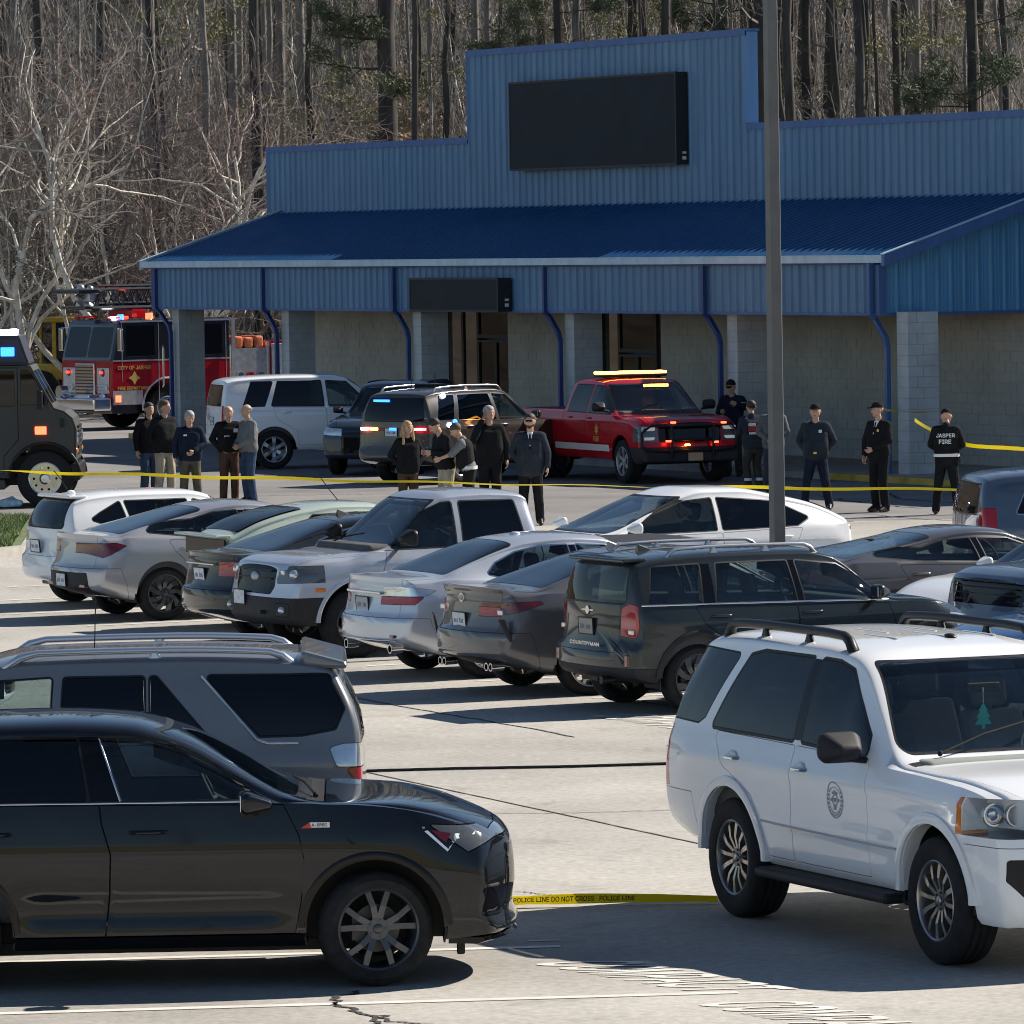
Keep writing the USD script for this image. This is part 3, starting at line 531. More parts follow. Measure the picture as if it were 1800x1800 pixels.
# the many lesser trees of the wood: five kinds, copied
protos = []
for i in range(6):
    protos.append(bare_proto('bare_tree', 300 + i, 15 + i, 0.07 + 0.025 * i, 8, (BARKM, BARKD)[i % 2], (TWIG, BARKM)[i % 2], 'slender leafless tree of the wood behind the shop', 'tree', (0, 0, 0), first=0.08))
R4 = np.random.default_rng(41); placed = 0
for k in range(170):
    D = R4.uniform(168, 232); px = R4.uniform(-60, 1860); x, y, z = at_col(px, D)
    if k < 6:
        UsdGeom.XformCommonAPI(UsdGeom.Xform(protos[k])).SetTranslate(Gf.Vec3d(x, y, z)) if False else protos[k].GetAttribute('xformOp:translate').Set(Gf.Vec3d(x, y, z)); tag(protos[k], group='slender trees of the wood')
    else: copy_of(protos[k % 6], (x, y, z), R4.uniform(0, 6.28), 'bare_tree', 'slender leafless tree of the wood behind the shop', 'tree', 'slender trees of the wood', R4.uniform(0.75, 1.2))
# thicket and leaf litter between the trunks
R5 = np.random.default_rng(51); lines = []; lines2 = []
for k in range(7000):
    D = R5.uniform(166, 226); px = R5.uniform(-80, 1880); x, y, z = at_col(px, D); L = R5.uniform(1.0, 7.0); n = 5; d = np.array([R5.normal(0, 0.22), R5.normal(0, 0.22), 1.0]); p = [np.array([x, y, z])]
    for i in range(n): d = d + R5.normal(0, 0.17, 3); d /= np.linalg.norm(d); p.append(p[-1] + d * L / n)
    (lines if k % 2 else lines2).append((np.array(p), np.linspace(R5.uniform(0.012, 0.035), 0.006, n + 1)))
th = part(None, 'thicket', many_tubes(lines, 3), TWIG, kind='stuff'); tag(th, 'leafless brown undergrowth filling the wood behind the shop', 'undergrowth')
th = part(None, 'thicket', many_tubes(lines2, 3), BARKL, kind='stuff'); tag(th, 'pale dry stems scattered through the wood behind the shop', 'undergrowth')
cs = []
for k in range(900):
    D = R5.uniform(168, 222); px = R5.uniform(-80, 1880); x, y, z = at_col(px, D); cs.append((x, y, z + R5.uniform(0.1, 4.5) * R5.random()))
for k in range(160):
    px = R5.normal(715, 22); x, y, z = at_col(px, R5.uniform(172, 178)); cs.append((x, y, z + R5.uniform(0.2, 8)))
lf = part(None, 'dead_leaves', needles(np.array(cs), R5, 34, 0.8, 0.11, 0.045), LEAFB, kind='stuff'); tag(lf, 'withered brown leaves clinging among the trunks behind the shop', 'leaves')
cs = []
for (px, D, zz, n, s) in ((640, 172, 9.0, 26, 1.6), (600, 175, 7.5, 16, 1.4), (1080, 180, 12.3, 44, 2.0), (960, 178, 12.0, 30, 1.7), (1300, 178, 12.6, 40, 1.7), (1180, 185, 12.6, 30, 1.6), (1420, 186, 12.8, 18, 1.4), (350, 182, 11.5, 16, 1.0), (1690, 175, 10.2, 24, 1.7), (1770, 180, 12.5, 18, 1.4), (520, 178, 12.5, 14, 1.3), (20, 168, 2.0, 14, 1.2)):
    x, y, z = at_col(px, D)
    for k in range(n): cs.append((x + R5.normal(0, s), y + R5.normal(0, s), zz + R5.normal(0, s * 0.45)))
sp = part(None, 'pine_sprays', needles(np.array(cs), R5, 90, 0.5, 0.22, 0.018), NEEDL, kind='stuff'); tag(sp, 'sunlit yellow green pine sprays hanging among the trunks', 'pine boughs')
# ------------------------------------------------------------------ vehicles: lofted bodies, then openings, lamps, doors and glass cut out of them
def curve(pts):
    if not isinstance(pts, (list, tuple)): return lambda x: np.full(np.shape(x), float(pts)) if np.ndim(x) else float(pts)
    p = np.asarray(pts, float); f = PchipInterpolator(p[:, 0], p[:, 1]); a, b = p[0, 0], p[-1, 0]
    return lambda x: f(np.clip(x, a, b))
class Body:
    def __init__(s, xr, xf, zb, zs, w, zt, wt, zr, wr, cr, pf, pr, cf=0.22, crr=0.14, rf=0.07, rr=0.06, lf=0.9, lr=0.8, feats=(), rock=0.05, nx=84, pw=2.6, tumble=0.018):
        s.xr, s.xf = xr, xf; s.c = {k: curve(v) for k, v in dict(zb=zb, zs=zs, w=w, zt=zt, wt=wt, zr=zr, wr=wr, cr=cr, pf=pf, pr=pr).items()}
        s.cf, s.crr, s.rf, s.rr, s.lf, s.lr, s.feats, s.rock, s.nx, s.pw, s.tumble = cf, crr, rf, rr, lf, lr, feats, rock, nx, pw, tumble
    def half(s, x, d=0.0, floor=None):
        g = {k: float(s.c[k](x)) for k in ('zb', 'zs', 'w', 'zt', 'wt', 'zr', 'wr', 'cr')}
        w, wt, wr, zr = g['w'] - d, g['wt'] - d, g['wr'] - d, g['zr'] - d; zb = g['zb'] if floor is None else floor; zt = min(g['zt'], zr - 0.01); zs = g['zs']
        if floor is not None: zs = max(zs, floor + 0.12); zt = max(zt, zs + 0.06); zr = max(zr, zt + 0.01)
        zrl = max(zt + 0.004, zr - g['cr']); wr = min(wr, wt - 0.012)
        z1 = zb + 0.05; kz = [z1, z1 + 0.35 * (zs - z1), zs, zs + 0.55 * (zt - zs), zt]; ky = [w - s.rock, w - s.rock * 0.35, w, w - 0.22 * (w - wt), wt]
        f = PchipInterpolator(kz, ky); z = np.linspace(z1, zt, 19); y = f(z)
        for (zc, wd, amp, xa, xb) in s.feats:
            m = max(0.0, min(1.0, min((x - xa) / 0.35, (xb - x) / 0.35))); m = m * m * (3 - 2 * m); y = y + amp * m * np.exp(-((z - zc) / wd) ** 2)
        bot = [(0, zb), (0.45 * w, zb), (w - 0.20, zb), (w - s.rock - 0.035, zb + 0.008)]
        u = np.linspace(0, 1, 10)[1:-1]; up = np.stack([wt + (wr - wt) * u + s.tumble * np.sin(PI * u) * min(1.0, (zrl - zt) / 0.3), zt + (zrl - zt) * u], 1)
        a = np.linspace(0, PI / 2, 15); n = 3.0; ro = np.stack([wr * np.cos(a) ** (2 / n), zrl + (zr - zrl) * np.sin(a) ** (2 / n)], 1); ro[-1, 0] = 0
        return np.vstack([bot, np.stack([y, z], 1), up, ro])
    def warp(s, v):
        v = np.asarray(v, float)
        x, y, z = v[:, 0], np.abs(v[:, 1]), v[:, 2]; W = float(s.c['w']((s.xr + s.xf) / 2)); o = v.copy(); yr = np.clip(y / W, 0, 1) ** s.pw
        t = np.clip((x - (s.xf - s.lf)) / s.lf, 0, 1) ** 1.6; o[:, 0] -= t * (s.c['pf'](z) + s.cf * yr)
        t = np.clip(((s.xr + s.lr) - x) / s.lr, 0, 1) ** 1.6; o[:, 0] += t * (s.c['pr'](z) + s.crr * yr); return o
    def loft(s, d=0.0, x0=None, x1=None, floor=None, nx=None):
        ends = x0 is None; x0 = s.xr if x0 is None else x0; x1 = s.xf if x1 is None else x1
        a = np.linspace(0, PI / 2, 7)[:-1]
        if ends:
            xs = [(x0 + s.rr * (1 - math.sin(q)), s.rr * (1 - math.cos(q))) for q in (PI / 2 - a)] + [(x, 0.0) for x in np.linspace(x0 + s.rr, x1 - s.rf, nx or s.nx)] + [(x1 - s.rf * (1 - math.sin(q)), s.rf * (1 - math.cos(q))) for q in a[1:]] + [(x1, s.rf)]
        else: xs = [(x, 0.0) for x in np.linspace(x0, x1, nx or 40)]
        rings = []
        for x, ins in xs:
            h = s.half(x, d, floor); zc = (h[0, 1] + h[-1, 1]) / 2
            if ins:
                W = h[:, 0].max(); Hh = (h[-1, 1] - h[0, 1]) / 2; h = np.stack([h[:, 0] * (1 - ins / W), zc + (h[:, 1] - zc) * (1 - ins / Hh)], 1)
            r = np.vstack([h, (h * [-1, 1])[-2:0:-1]]); rings.append((x, zc, r))
        V, n = [], len(rings[0][2])
        def ring(x, r): V.append(np.c_[np.full(n, x), r])
        ks = (0.25, 0.5, 0.75, 0.92)
        x, zc, r = rings[0]
        for k in ks: ring(x, np.stack([r[:, 0] * k, zc + (r[:, 1] - zc) * k], 1))
        for x, zc, r in rings: ring(x, r)
        x, zc, r = rings[-1]
        for k in ks[::-1]: ring(x, np.stack([r[:, 0] * k, zc + (r[:, 1] - zc) * k], 1))
        m = len(V); v = np.vstack(V + [[[rings[0][0], 0, rings[0][1]], [rings[-1][0], 0, rings[-1][1]]]])
        i, j = np.meshgrid(np.arange(m - 1), np.arange(n), indexing='ij')
        q = np.stack([i * n + j, i * n + (j + 1) % n, (i + 1) * n + (j + 1) % n, (i + 1) * n + j], -1).reshape(-1, 4)
        f = np.vstack([q[:, [0, 2, 1]], q[:, [0, 3, 2]], [[m * n, k, (k + 1) % n] for k in range(n)], [[m * n + 1, (m - 1) * n + (k + 1) % n, (m - 1) * n + k] for k in range(n)]])
        v = s.warp(v); f = f[:, ::-1]
        M_ = Manifold(m3.Mesh(vert_properties=v.astype(np.float32), tri_verts=f.astype(np.uint32)))
        if M_.is_empty() or M_.volume() < 0: M_ = Manifold(m3.Mesh(vert_properties=v.astype(np.float32), tri_verts=f[:, ::-1].astype(np.uint32)))
        return M_
def cyl_y(x, z, r, y0, y1, n=48): return Manifold.cylinder(y1 - y0, r, r, n).rotate((90, 0, 0)).translate((x, y1, z))
class Car:
    def __init__(s, name, label, cat, body, wb, paint_m, pos, heading, group=None, wheel_r=0.34, arch=0.40, arch_in=0.40, track_y=None, cabin=None, floor=0.42, arch_r=None):
        s.t = thing(name, label, cat, (pos[0], pos[1], 0), heading, group); s.body, s.wb, s.paint = body, wb, paint_m
        s.r = wheel_r; s.W = float(body.c['w'](wb / 2)); B = body.loft(); s.liners = []
        s.outer = B; s.arch_pos = ((0.0, arch_r or arch), (wb, arch))
        for x, ra in s.arch_pos:
            for sg in (1, -1):
                w = float(body.c['w'](x)); ya, yb = sorted((sg * (w - arch_in), sg * (w + 0.4))); B = B - cyl_y(x, s.r + 0.01, ra, ya, yb)
                ya, yb = sorted((sg * (w - arch_in - 0.004), sg * (w - 0.045))); B = B - cyl_y(x, s.r + 0.01, ra + 0.022, ya, yb)
                ya, yb = sorted((sg * (w - arch_in), sg * (w - 0.055)));  L = cyl_y(x, s.r + 0.01, ra + 0.018, ya, yb)
                yc, yd = sorted((sg * (w - arch_in + 0.015), sg * (w + 0.1))); L = L - cyl_y(x, s.r + 0.01, ra + 0.006, yc, yd)
                s.liners.append(L.trim_by_plane((0, 0, 1), float(body.c['zb'](x)) + 0.01))
        s.cav = None
        if cabin:
            s.cav = body.loft(0.055, cabin[0], cabin[1], floor); inner = body.loft(0.068, cabin[0] + 0.02, cabin[1] - 0.02, floor + 0.015); s.lining = s.cav - inner; B = B - s.cav
        s.B = B; s.todo = []
    def prisms(s, poly, axis, a, b, off, rnd, sides):
        out = [prism(poly, axis, a, b, off, rnd)]
        if sides: out.append(out[0].mirror((0, 1, 0)))
        return out
    def cut(s, name, mt, poly, axis, a, b, gap=0.004, rnd=0.02, sides=True, smooth=38, keep=True, sub=None, sink=0.0):
        made = []
        for k, (P, Q) in enumerate(zip(s.prisms(poly, axis, a, b, 0.0, rnd, sides), s.prisms(poly, axis, a, b, gap, rnd, sides))):
            piece = s.B ^ P; s.B = s.B - Q
            if keep and not piece.is_empty(): made.append(part(s.t if sub is None else (sub[k] if isinstance(sub, list) else sub), name, piece, mt, smooth))
            elif keep: made.append(None)
        return made
    def window(s, name, mt, poly, axis, a, b, rnd=0.03, sides=True, trim=0.016, trim_m=None):
        trim_m = trim_m or TRIM
        for P, S_, Q in zip(s.prisms(poly, axis, a, b, -0.003, rnd, sides), s.prisms(poly, axis, a, b, 0.0, rnd, sides), s.prisms(poly, axis, a, b, trim, rnd, sides)):
            g = s.B ^ P; tr = (s.B ^ Q) - S_; s.B = s.B - Q
            if s.cav: s.lining = s.lining - Q
            if g.is_empty(): continue
            w = part(s.t, name, g, mt, 38)
            if not tr.is_empty(): part(w, 'window_seal', tr, trim_m, 38)
    def open(s, poly, axis, a, b, sides=False, off=0.0):
        for Q in s.prisms(poly, axis, a, b, off, 0, sides): s.B = s.B - Q
    def finish(s, body_name='body', smooth=38):
        s.bp = part(s.t, body_name, s.B, s.paint, smooth)
        for x in s.liners: part(s.t, 'wheel_well', x, TRIM)
        if s.cav and not s.lining.is_empty(): part(s.t, 'cabin_lining', s.lining, CABIN)
    def wheels(s, r=None, width=0.23, rim=0.24, style='five', m=ALLOY, m2=None, steer=0.0, inset=0.03, centre=None, detail=1, r_only=None):
        r = r or s.r
        for x in (0.0, s.wb):
            for sg in (1, -1):
                w = float(s.body.c['w'](x)); y = sg * (w - inset - width / 2)
                make_wheel(s.t, (x, y, r), sg, r, width, rim, style, m, m2, steer if x > 0 else 0.0, centre)
    def seats(s, rows, y=0.37, h=0.0, m=None, head=True):
        for (x, z) in rows:
            for sg in (1, -1): seat(s.t, x, sg * y, z + h, m or CABIN, head)
    def dash(s, x, z, hw, m=None):
        part(s.t, 'dashboard', rbox(x - 0.22, x + 0.25, -hw, hw, z - 0.22, z, 0.06), m or CABIN, 50)
        a = np.linspace(0, 2 * PI, 21); c = np.array([x - 0.36, 0.37, z - 0.02]); T = 0.45
        P = np.stack([c[0] - 0.185 * np.sin(a) * math.sin(T), c[1] + 0.185 * np.cos(a), c[2] + 0.185 * np.sin(a) * math.cos(T)], 1)
        part(s.t, 'steering_wheel', [tube(P, 0.014, 6), tube([c + [-.0, -0.17, 0], c + [0.02, 0, 0], c + [0, 0.17, 0]], 0.016, 6), tube([c, c + [0.25, 0, -0.12]], 0.03, 6)], CABIN, True)
    def mirror_pair(s, x, y, z, w=0.22, h=0.15, d=0.11, m=None, stalk=None):
        for sg in (1, -1):
            q_ = min(h * 0.34, d * 0.5); sh = hull(*[sph((x - d * 0.28, sg * (y + b), z + c * (h * 0.5 - q_)), q_, 14) for b in (0.05, w - q_ * 0.8) for c in (-1, 1)], *[sph((x + d * 0.42, sg * (y + b), z - 0.01), q_ * 0.7, 12) for b in (0.07, w - q_ * 1.5)]).trim_by_plane((1, 0, 0), x - d * 0.5)
            p = part(s.t, 'door_mirror', sh, m or s.paint, 40)
            part(p, 'mirror_glass', rbox(x - d * 0.5 - 0.006, x - d * 0.5 + 0.002, *sorted((sg * (y + 0.05), sg * (y + w - 0.03))), z - h * 0.5 + 0.02, z + h * 0.5 - 0.02, 0.003), CHROME)
            part(p, 'mirror_arm', hull(sph((x, sg * (y - 0.05), z - h * 0.45), 0.022, 8), sph((x, sg * (y + 0.09), z - h * 0.35), 0.022, 8)), TRIM, 40)
    def handle(s, x, z, ln=0.2, m=None, door=None, dy=0.0, sides=(1, -1)):
        for sg in sides:
            y = s.side_y(x, z) + dy
            part(door[0 if sg > 0 else 1] if door and door[0 if sg > 0 else 1] else s.t, 'handle', hull(*[sph((x + a, sg * (y + b), z), 0.013, 8) for a, b in ((-ln / 2, 0.0), (-ln * 0.33, 0.026), (ln * 0.33, 0.026), (ln / 2, 0.0))]), m or s.paint, 50)
    def side_y(s, x, z):
        h = s.body.half(x); i = h[:, 1].argsort() if False else None
        k = h[4:-15]; return float(np.interp(z, k[:, 1], k[:, 0]))
    def plate(s, x, z, y=0.0, tilt=0.0, rear=True, m=None):
        sg = -1 if rear else 1
        q = part(s.t, 'licence_plate', mv(rbox(-0.006, 0.006, -0.152, 0.152, -0.076, 0.076, 0.005), (x, y, z), ry=tilt), m or PLATE)
        R = np.random.default_rng(int(abs(x * 1000 + z * 777))); e = 0.0075 * sg
        part(q, 'plate_marks', mv(join([box(e - 0.001, e + 0.001, -0.105 + 0.033 * k + 0.004, -0.105 + 0.033 * k + R.uniform(0.016, 0.024), -0.028, 0.022 - R.uniform(0, 0.012)) for k in range(7) if k != 3]), (x, y, z), ry=tilt), PLATEB, kind='stuff')
        part(q, 'plate_frame', mv(join([box(-0.009, 0.009, -0.158, 0.158, 0.076, 0.084), box(-0.009, 0.009, -0.158, 0.158, -0.084, -0.076), box(-0.009, 0.009, -0.158, -0.152, -0.076, 0.076), box(-0.009, 0.009, 0.152, 0.158, -0.076, 0.076)]), (x, y, z), ry=tilt), TRIM)
def seat(t, x, y, z, m, head=True):
    b = [hull(*[sph((x + a, y + c, z + d), 0.06, 8) for a in (-0.2, 0.26) for c in (-0.19, 0.19) for d in (0, 0.08)]), hull(*[sph((x - 0.22 - 0.22 * u, y + c, z + 0.1 + 0.48 * u), 0.055 - 0.01 * u, 8) for u in (0, 1) for c in (-0.19, 0.19)])]
    if head: b.append(hull(*[sph((x - 0.47 - 0.02 * u, y + c, z + 0.68 + 0.12 * u), 0.045, 8) for u in (0, 1) for c in (-0.09, 0.09)])); b.append(hull(sph((x - 0.45, y, z + 0.55), 0.02, 6), sph((x - 0.46, y, z + 0.68), 0.02, 6)))
    part(t, 'seat', [arr(q) for q in b], m, 50)
def make_wheel(t, c, sg, r, w, ri, style, m, m2, steer, centre):
    h = w / 2
    prof = [(ri - 0.004, -h + 0.012), (ri + 0.015, -h), (r * 0.5 + ri * 0.5, -h - 0.008), (r - 0.03, -h + 0.004), (r - 0.008, -h + 0.022), (r - 0.001, -h + 0.045), (r, -h * 0.45), (r - 0.008, -h * 0.42), (r - 0.008, -h * 0.32), (r, -h * 0.3), (r, -0.012), (r - 0.008, -0.009), (r - 0.008, 0.009), (r, 0.012), (r, h * 0.3), (r - 0.008, h * 0.32), (r - 0.008, h * 0.42), (r, h * 0.45), (r - 0.001, h - 0.045), (r - 0.008, h - 0.022), (r - 0.03, h - 0.004), (r * 0.5 + ri * 0.5, h + 0.008), (ri + 0.015, h), (ri - 0.004, h - 0.012)]
    rot = (0 if sg > 0 else PI) + steer
    wp = part(t, 'wheel', mv(lathe_y(prof[::-1], 56), c, rz=rot), RUB, 40)
    lip = lathe_y([(ri + 0.006, h - 0.010), (ri - 0.004, h - 0.004), (ri - 0.014, h - 0.012), (ri - 0.024, h - 0.05), (ri - 0.03, -h + 0.03), (ri - 0.004, -h + 0.02), (ri - 0.005, h - 0.02)][::-1], 56)
    sp = []
    def spoke(a, w0, w1, r0=0.05, r1=None, y0=None, y1=None, tw=0.0, th=0.018):
        r1 = ri - 0.016 if r1 is None else r1; y0 = h - 0.045 if y0 is None else y0; y1 = h - 0.03 if y1 is None else y1
        P = []
        for rr, ww, yy, aa in ((r0, w0, y0, a), ((r0 + r1) / 2, (w0 + w1) / 2 * 0.92, max(y0, y1) + 0.008, a + tw * 0.4), (r1, w1, y1, a + tw)):
            e = np.array([math.cos(aa), 0, math.sin(aa)]); n = np.array([-math.sin(aa), 0, math.cos(aa)])
            P.append([e * rr + n * q * ww / 2 + np.array([0, yy - (0.03 if back else 0), 0]) for q in (-1, 1) for back in (0, 1)])
        for A, B_ in zip(P[:-1], P[1:]): sp.append(arr(Manifold.hull_points(np.array(A + B_))))
    two = []
    if style == 'ten':                       # five pairs of spokes
        for k in range(5):
            for o in (-0.2, 0.2): spoke(PI / 2 + 2 * PI * k / 5 + o * 0.9, 0.042, 0.036, tw=o * 0.45)
    elif style == 'five':
        for k in range(5): spoke(PI / 2 + 2 * PI * k / 5, 0.07, 0.075)
    elif style == 'split':                   # five forked spokes
        for k in range(5):
            for o in (-1, 1): spoke(PI / 2 + 2 * PI * k / 5 + 0.05 * o, 0.035, 0.03, tw=0.22 * o)
    elif style == 'turbine':
        for k in range(9): spoke(2 * PI * k / 9, 0.045, 0.075, tw=0.38)
    elif style == 'six':
        for k in range(6): spoke(PI / 2 + PI * k / 3, 0.06, 0.085)
    elif style == 'multi':
        for k in range(12): spoke(PI * k / 6 + 0.1, 0.024, 0.04 if k % 2 else 0.03)
    elif style == 'steel':
        sp.append(arr(Manifold.cylinder(0.012, ri - 0.02, ri - 0.02, 40).rotate((90, 0, 0)).translate((0, h - 0.05, 0)) - sum([cyl_y((ri * 0.68) * math.cos(PI * k / 5), (ri * 0.68) * math.sin(PI * k / 5), 0.022, -1, 1, 12) for k in range(10)], Manifold())))
        sp.append(lathe_y([(0.105, h - 0.05), (0.10, h + 0.02), (0.07, h + 0.05), (0.002, h + 0.055), (0.002, h - 0.06)][::-1], 24))
    hub = Manifold.cylinder(0.045, 0.075, 0.068, 24).rotate((-90, 0, 0)).translate((0, h - 0.085, 0))
    rp = part(wp, 'rim', mv(join([lip] + sp + [arr(hub)]), c, rz=rot), m, 35)
    part(wp, 'hub_cap', mv(lathe_y([(0.032, h - 0.04), (0.03, h - 0.028), (0.002, h - 0.024), (0.002, h - 0.05)][::-1], 16), c, rz=rot), m2 or m, True)
    nuts = cyl_y(0, 0, 0.064, h - 0.046, h - 0.038, 20)
    for k in range(5): nuts = nuts + cyl_y(0.052 * math.cos(2 * PI * k / 5 + 0.6), 0.052 * math.sin(2 * PI * k / 5 + 0.6), 0.009, h - 0.040, h - 0.031, 6)
    part(wp, 'lug_plate', mv(nuts, c, rz=rot), m if m is not ALLOYM else ALLOYD)
    part(wp, 'brake_disc', mv(cyl_y(0, 0, 0.15, h - 0.12, h - 0.10, 32) + mbox(0.06, 0.155, h - 0.14, h - 0.08, -0.07, 0.07), c, rz=rot), BRAKE)
# ------------------------------------------------------------------ helpers for car trim
def side_strip(car, pts, r, m, name='trim_strip', sides=(1, -1), n=14, dy=0.0, flat=1.0):
    p = np.asarray(pts, float); s = np.r_[0, np.cumsum(np.linalg.norm(np.diff(p, axis=0), axis=1))]; u = np.linspace(0, s[-1], n); x = np.interp(u, s, p[:, 0]); z = np.interp(u, s, p[:, 1])
    y = np.array([car.side_y(a, b) for a, b in zip(x, z)]) + dy
    for sg in sides:
        P = car.body.warp(np.stack([x, sg * y, z], 1)); part(car.t, name, tube(P, r, 6), m, True)
def flare(car, x, ra, w, m, a0=0.02, a1=PI - 0.02, out=0.012, sides=(1, -1), name='arch_flare', n=26, lo=None):
    a = np.linspace(a0, a1, n); W = float(car.body.c['w'](x))
    for sg in sides:
        rings = []
        for t in a:
            e = np.array([math.cos(t), 0, math.sin(t)]); q = []
            for (dr, dy) in ((0.0, -0.10), (0.0, out), (w * 0.5, out + 0.006), (w * 0.92, out - 0.004), (w, -0.03), (w, -0.10)):
                P = np.array([x, 0, car.r + 0.01]) + e * (ra + dr); sy = car.side_y(P[0], max(P[2], 0.2)); q.append([P[0], sg * (max(sy, W - 0.035) + dy), P[2]])
            rings.append(q)
        part(car.t, name, ring_loft(np.array(rings), flip=sg < 0), m, 50)
def ring_loft(R, flip=False):
    m, n = R.shape[:2]; i, j = np.meshgrid(np.arange(m - 1), np.arange(n), indexing='ij')
    q = np.stack([i * n + j, i * n + (j + 1) % n, (i + 1) * n + (j + 1) % n, (i + 1) * n + j], -1).reshape(-1, 4); f = np.vstack([q[:, [0, 1, 2]], q[:, [0, 2, 3]]])
    e0 = [[0, k, k + 1] for k in range(1, n - 1)]; o = (m - 1) * n; e1 = [[o, o + k + 1, o + k] for k in range(1, n - 1)]; f = np.vstack([f, e0, e1])
    return R.reshape(-1, 3), f[:, ::-1] if flip else f
def rails(car, x0, x1, y, z, m, h=0.06, rad=0.018, feet=3, name='roof_rail', end=0.14):
    for sg in (1, -1):
        x = np.array([x0, x0 + end * 0.5, x0 + end, *np.linspace(x0 + end, x1 - end, 8)[1:-1], x1 - end, x1 - end * 0.5, x1])
        zr = np.array([float(car.body.c['zr'](a)) for a in x]); off_ = z - float(car.body.c['zr']((x0 + x1) / 2))
        zz = zr + off_ + h * np.r_[-0.75, 0.55, 1.0, np.ones(6), 1.0, 0.55, -0.75]; P = np.stack([x, np.full(len(x), sg * y), zz], 1); P = car.body.warp(P)
        q = part(car.t, name, tube(P, rad * np.r_[1.3, 1.15, np.ones(len(x) - 4), 1.15, 1.3], 8), m, True)
        for k in range(feet - 2):
            xx = x0 + (x1 - x0) * (k + 1) / (feet - 1); zc = float(car.body.c['zr'](xx)) + off_
            part(q, 'rail_foot', hull(sph((xx - 0.04, sg * y, zc - 0.03), 0.02, 6), sph((xx + 0.04, sg * y, zc - 0.03), 0.02, 6), sph((xx, sg * y, zc + h), 0.014, 6)), m)
def fin(car, x, m=None):
    z = float(car.body.c['zr'](x)); b = [(-0.09, -0.035), (0.09, -0.02), (0.09, 0.02), (-0.09, 0.035)]
    part(car.t, 'roof_antenna', mv(Manifold.hull_points(np.array([(a, c, -0.01) for a, c in b] + [(-0.085, -0.004, 0.06), (-0.085, 0.004, 0.06), (-0.05, 0, 0.058), (0.05, 0, 0.015)])), (x, 0, z)), m or car.paint, 40)
def glyphs(car, s, h, x, y, z, face, m, name='badge', depth=0.006, sx=1.0, parent=None):
    """raised lettering. face: 'rear' | 'front' | 'left' | 'right'"""
    v, f = arr(meshkit.text_mesh(s, h, depth, True)); v = v.copy(); v[:, 0] = (v[:, 0] - v[:, 0].mean()) * sx
    a, b, c = v[:, 0], v[:, 1] - h / 2, v[:, 2]
    w = {'rear': np.stack([-c, -a, b], 1), 'front': np.stack([c, a, b], 1), 'left': np.stack([-a, c, b], 1), 'right': np.stack([a, -c, b], 1)}[face]
    return part(parent or car.t, name, (w + np.array([x, y, z]), f), m)
def wiper(car, p0, p1, m=RUB):
    part(car.t, 'wiper', [tube([p0, (np.asarray(p0) + p1) / 2 + np.array([0, 0, 0.02]), p1], 0.008, 5), arr(sph(p0, 0.02, 6))], m)
def rect(y0, y1, z0, z1): return [(y0, z0), (y1, z0), (y1, z1), (y0, z1)]
def place(wx, wy, px, py, heading):
    """the vehicle's origin when its point (wx, wy) stands at ground (px, py)"""
    c, s_ = math.cos(heading), math.sin(heading); return np.array([px - (c * wx - s_ * wy), py - (s_ * wx + c * wy)])
rad = math.radians
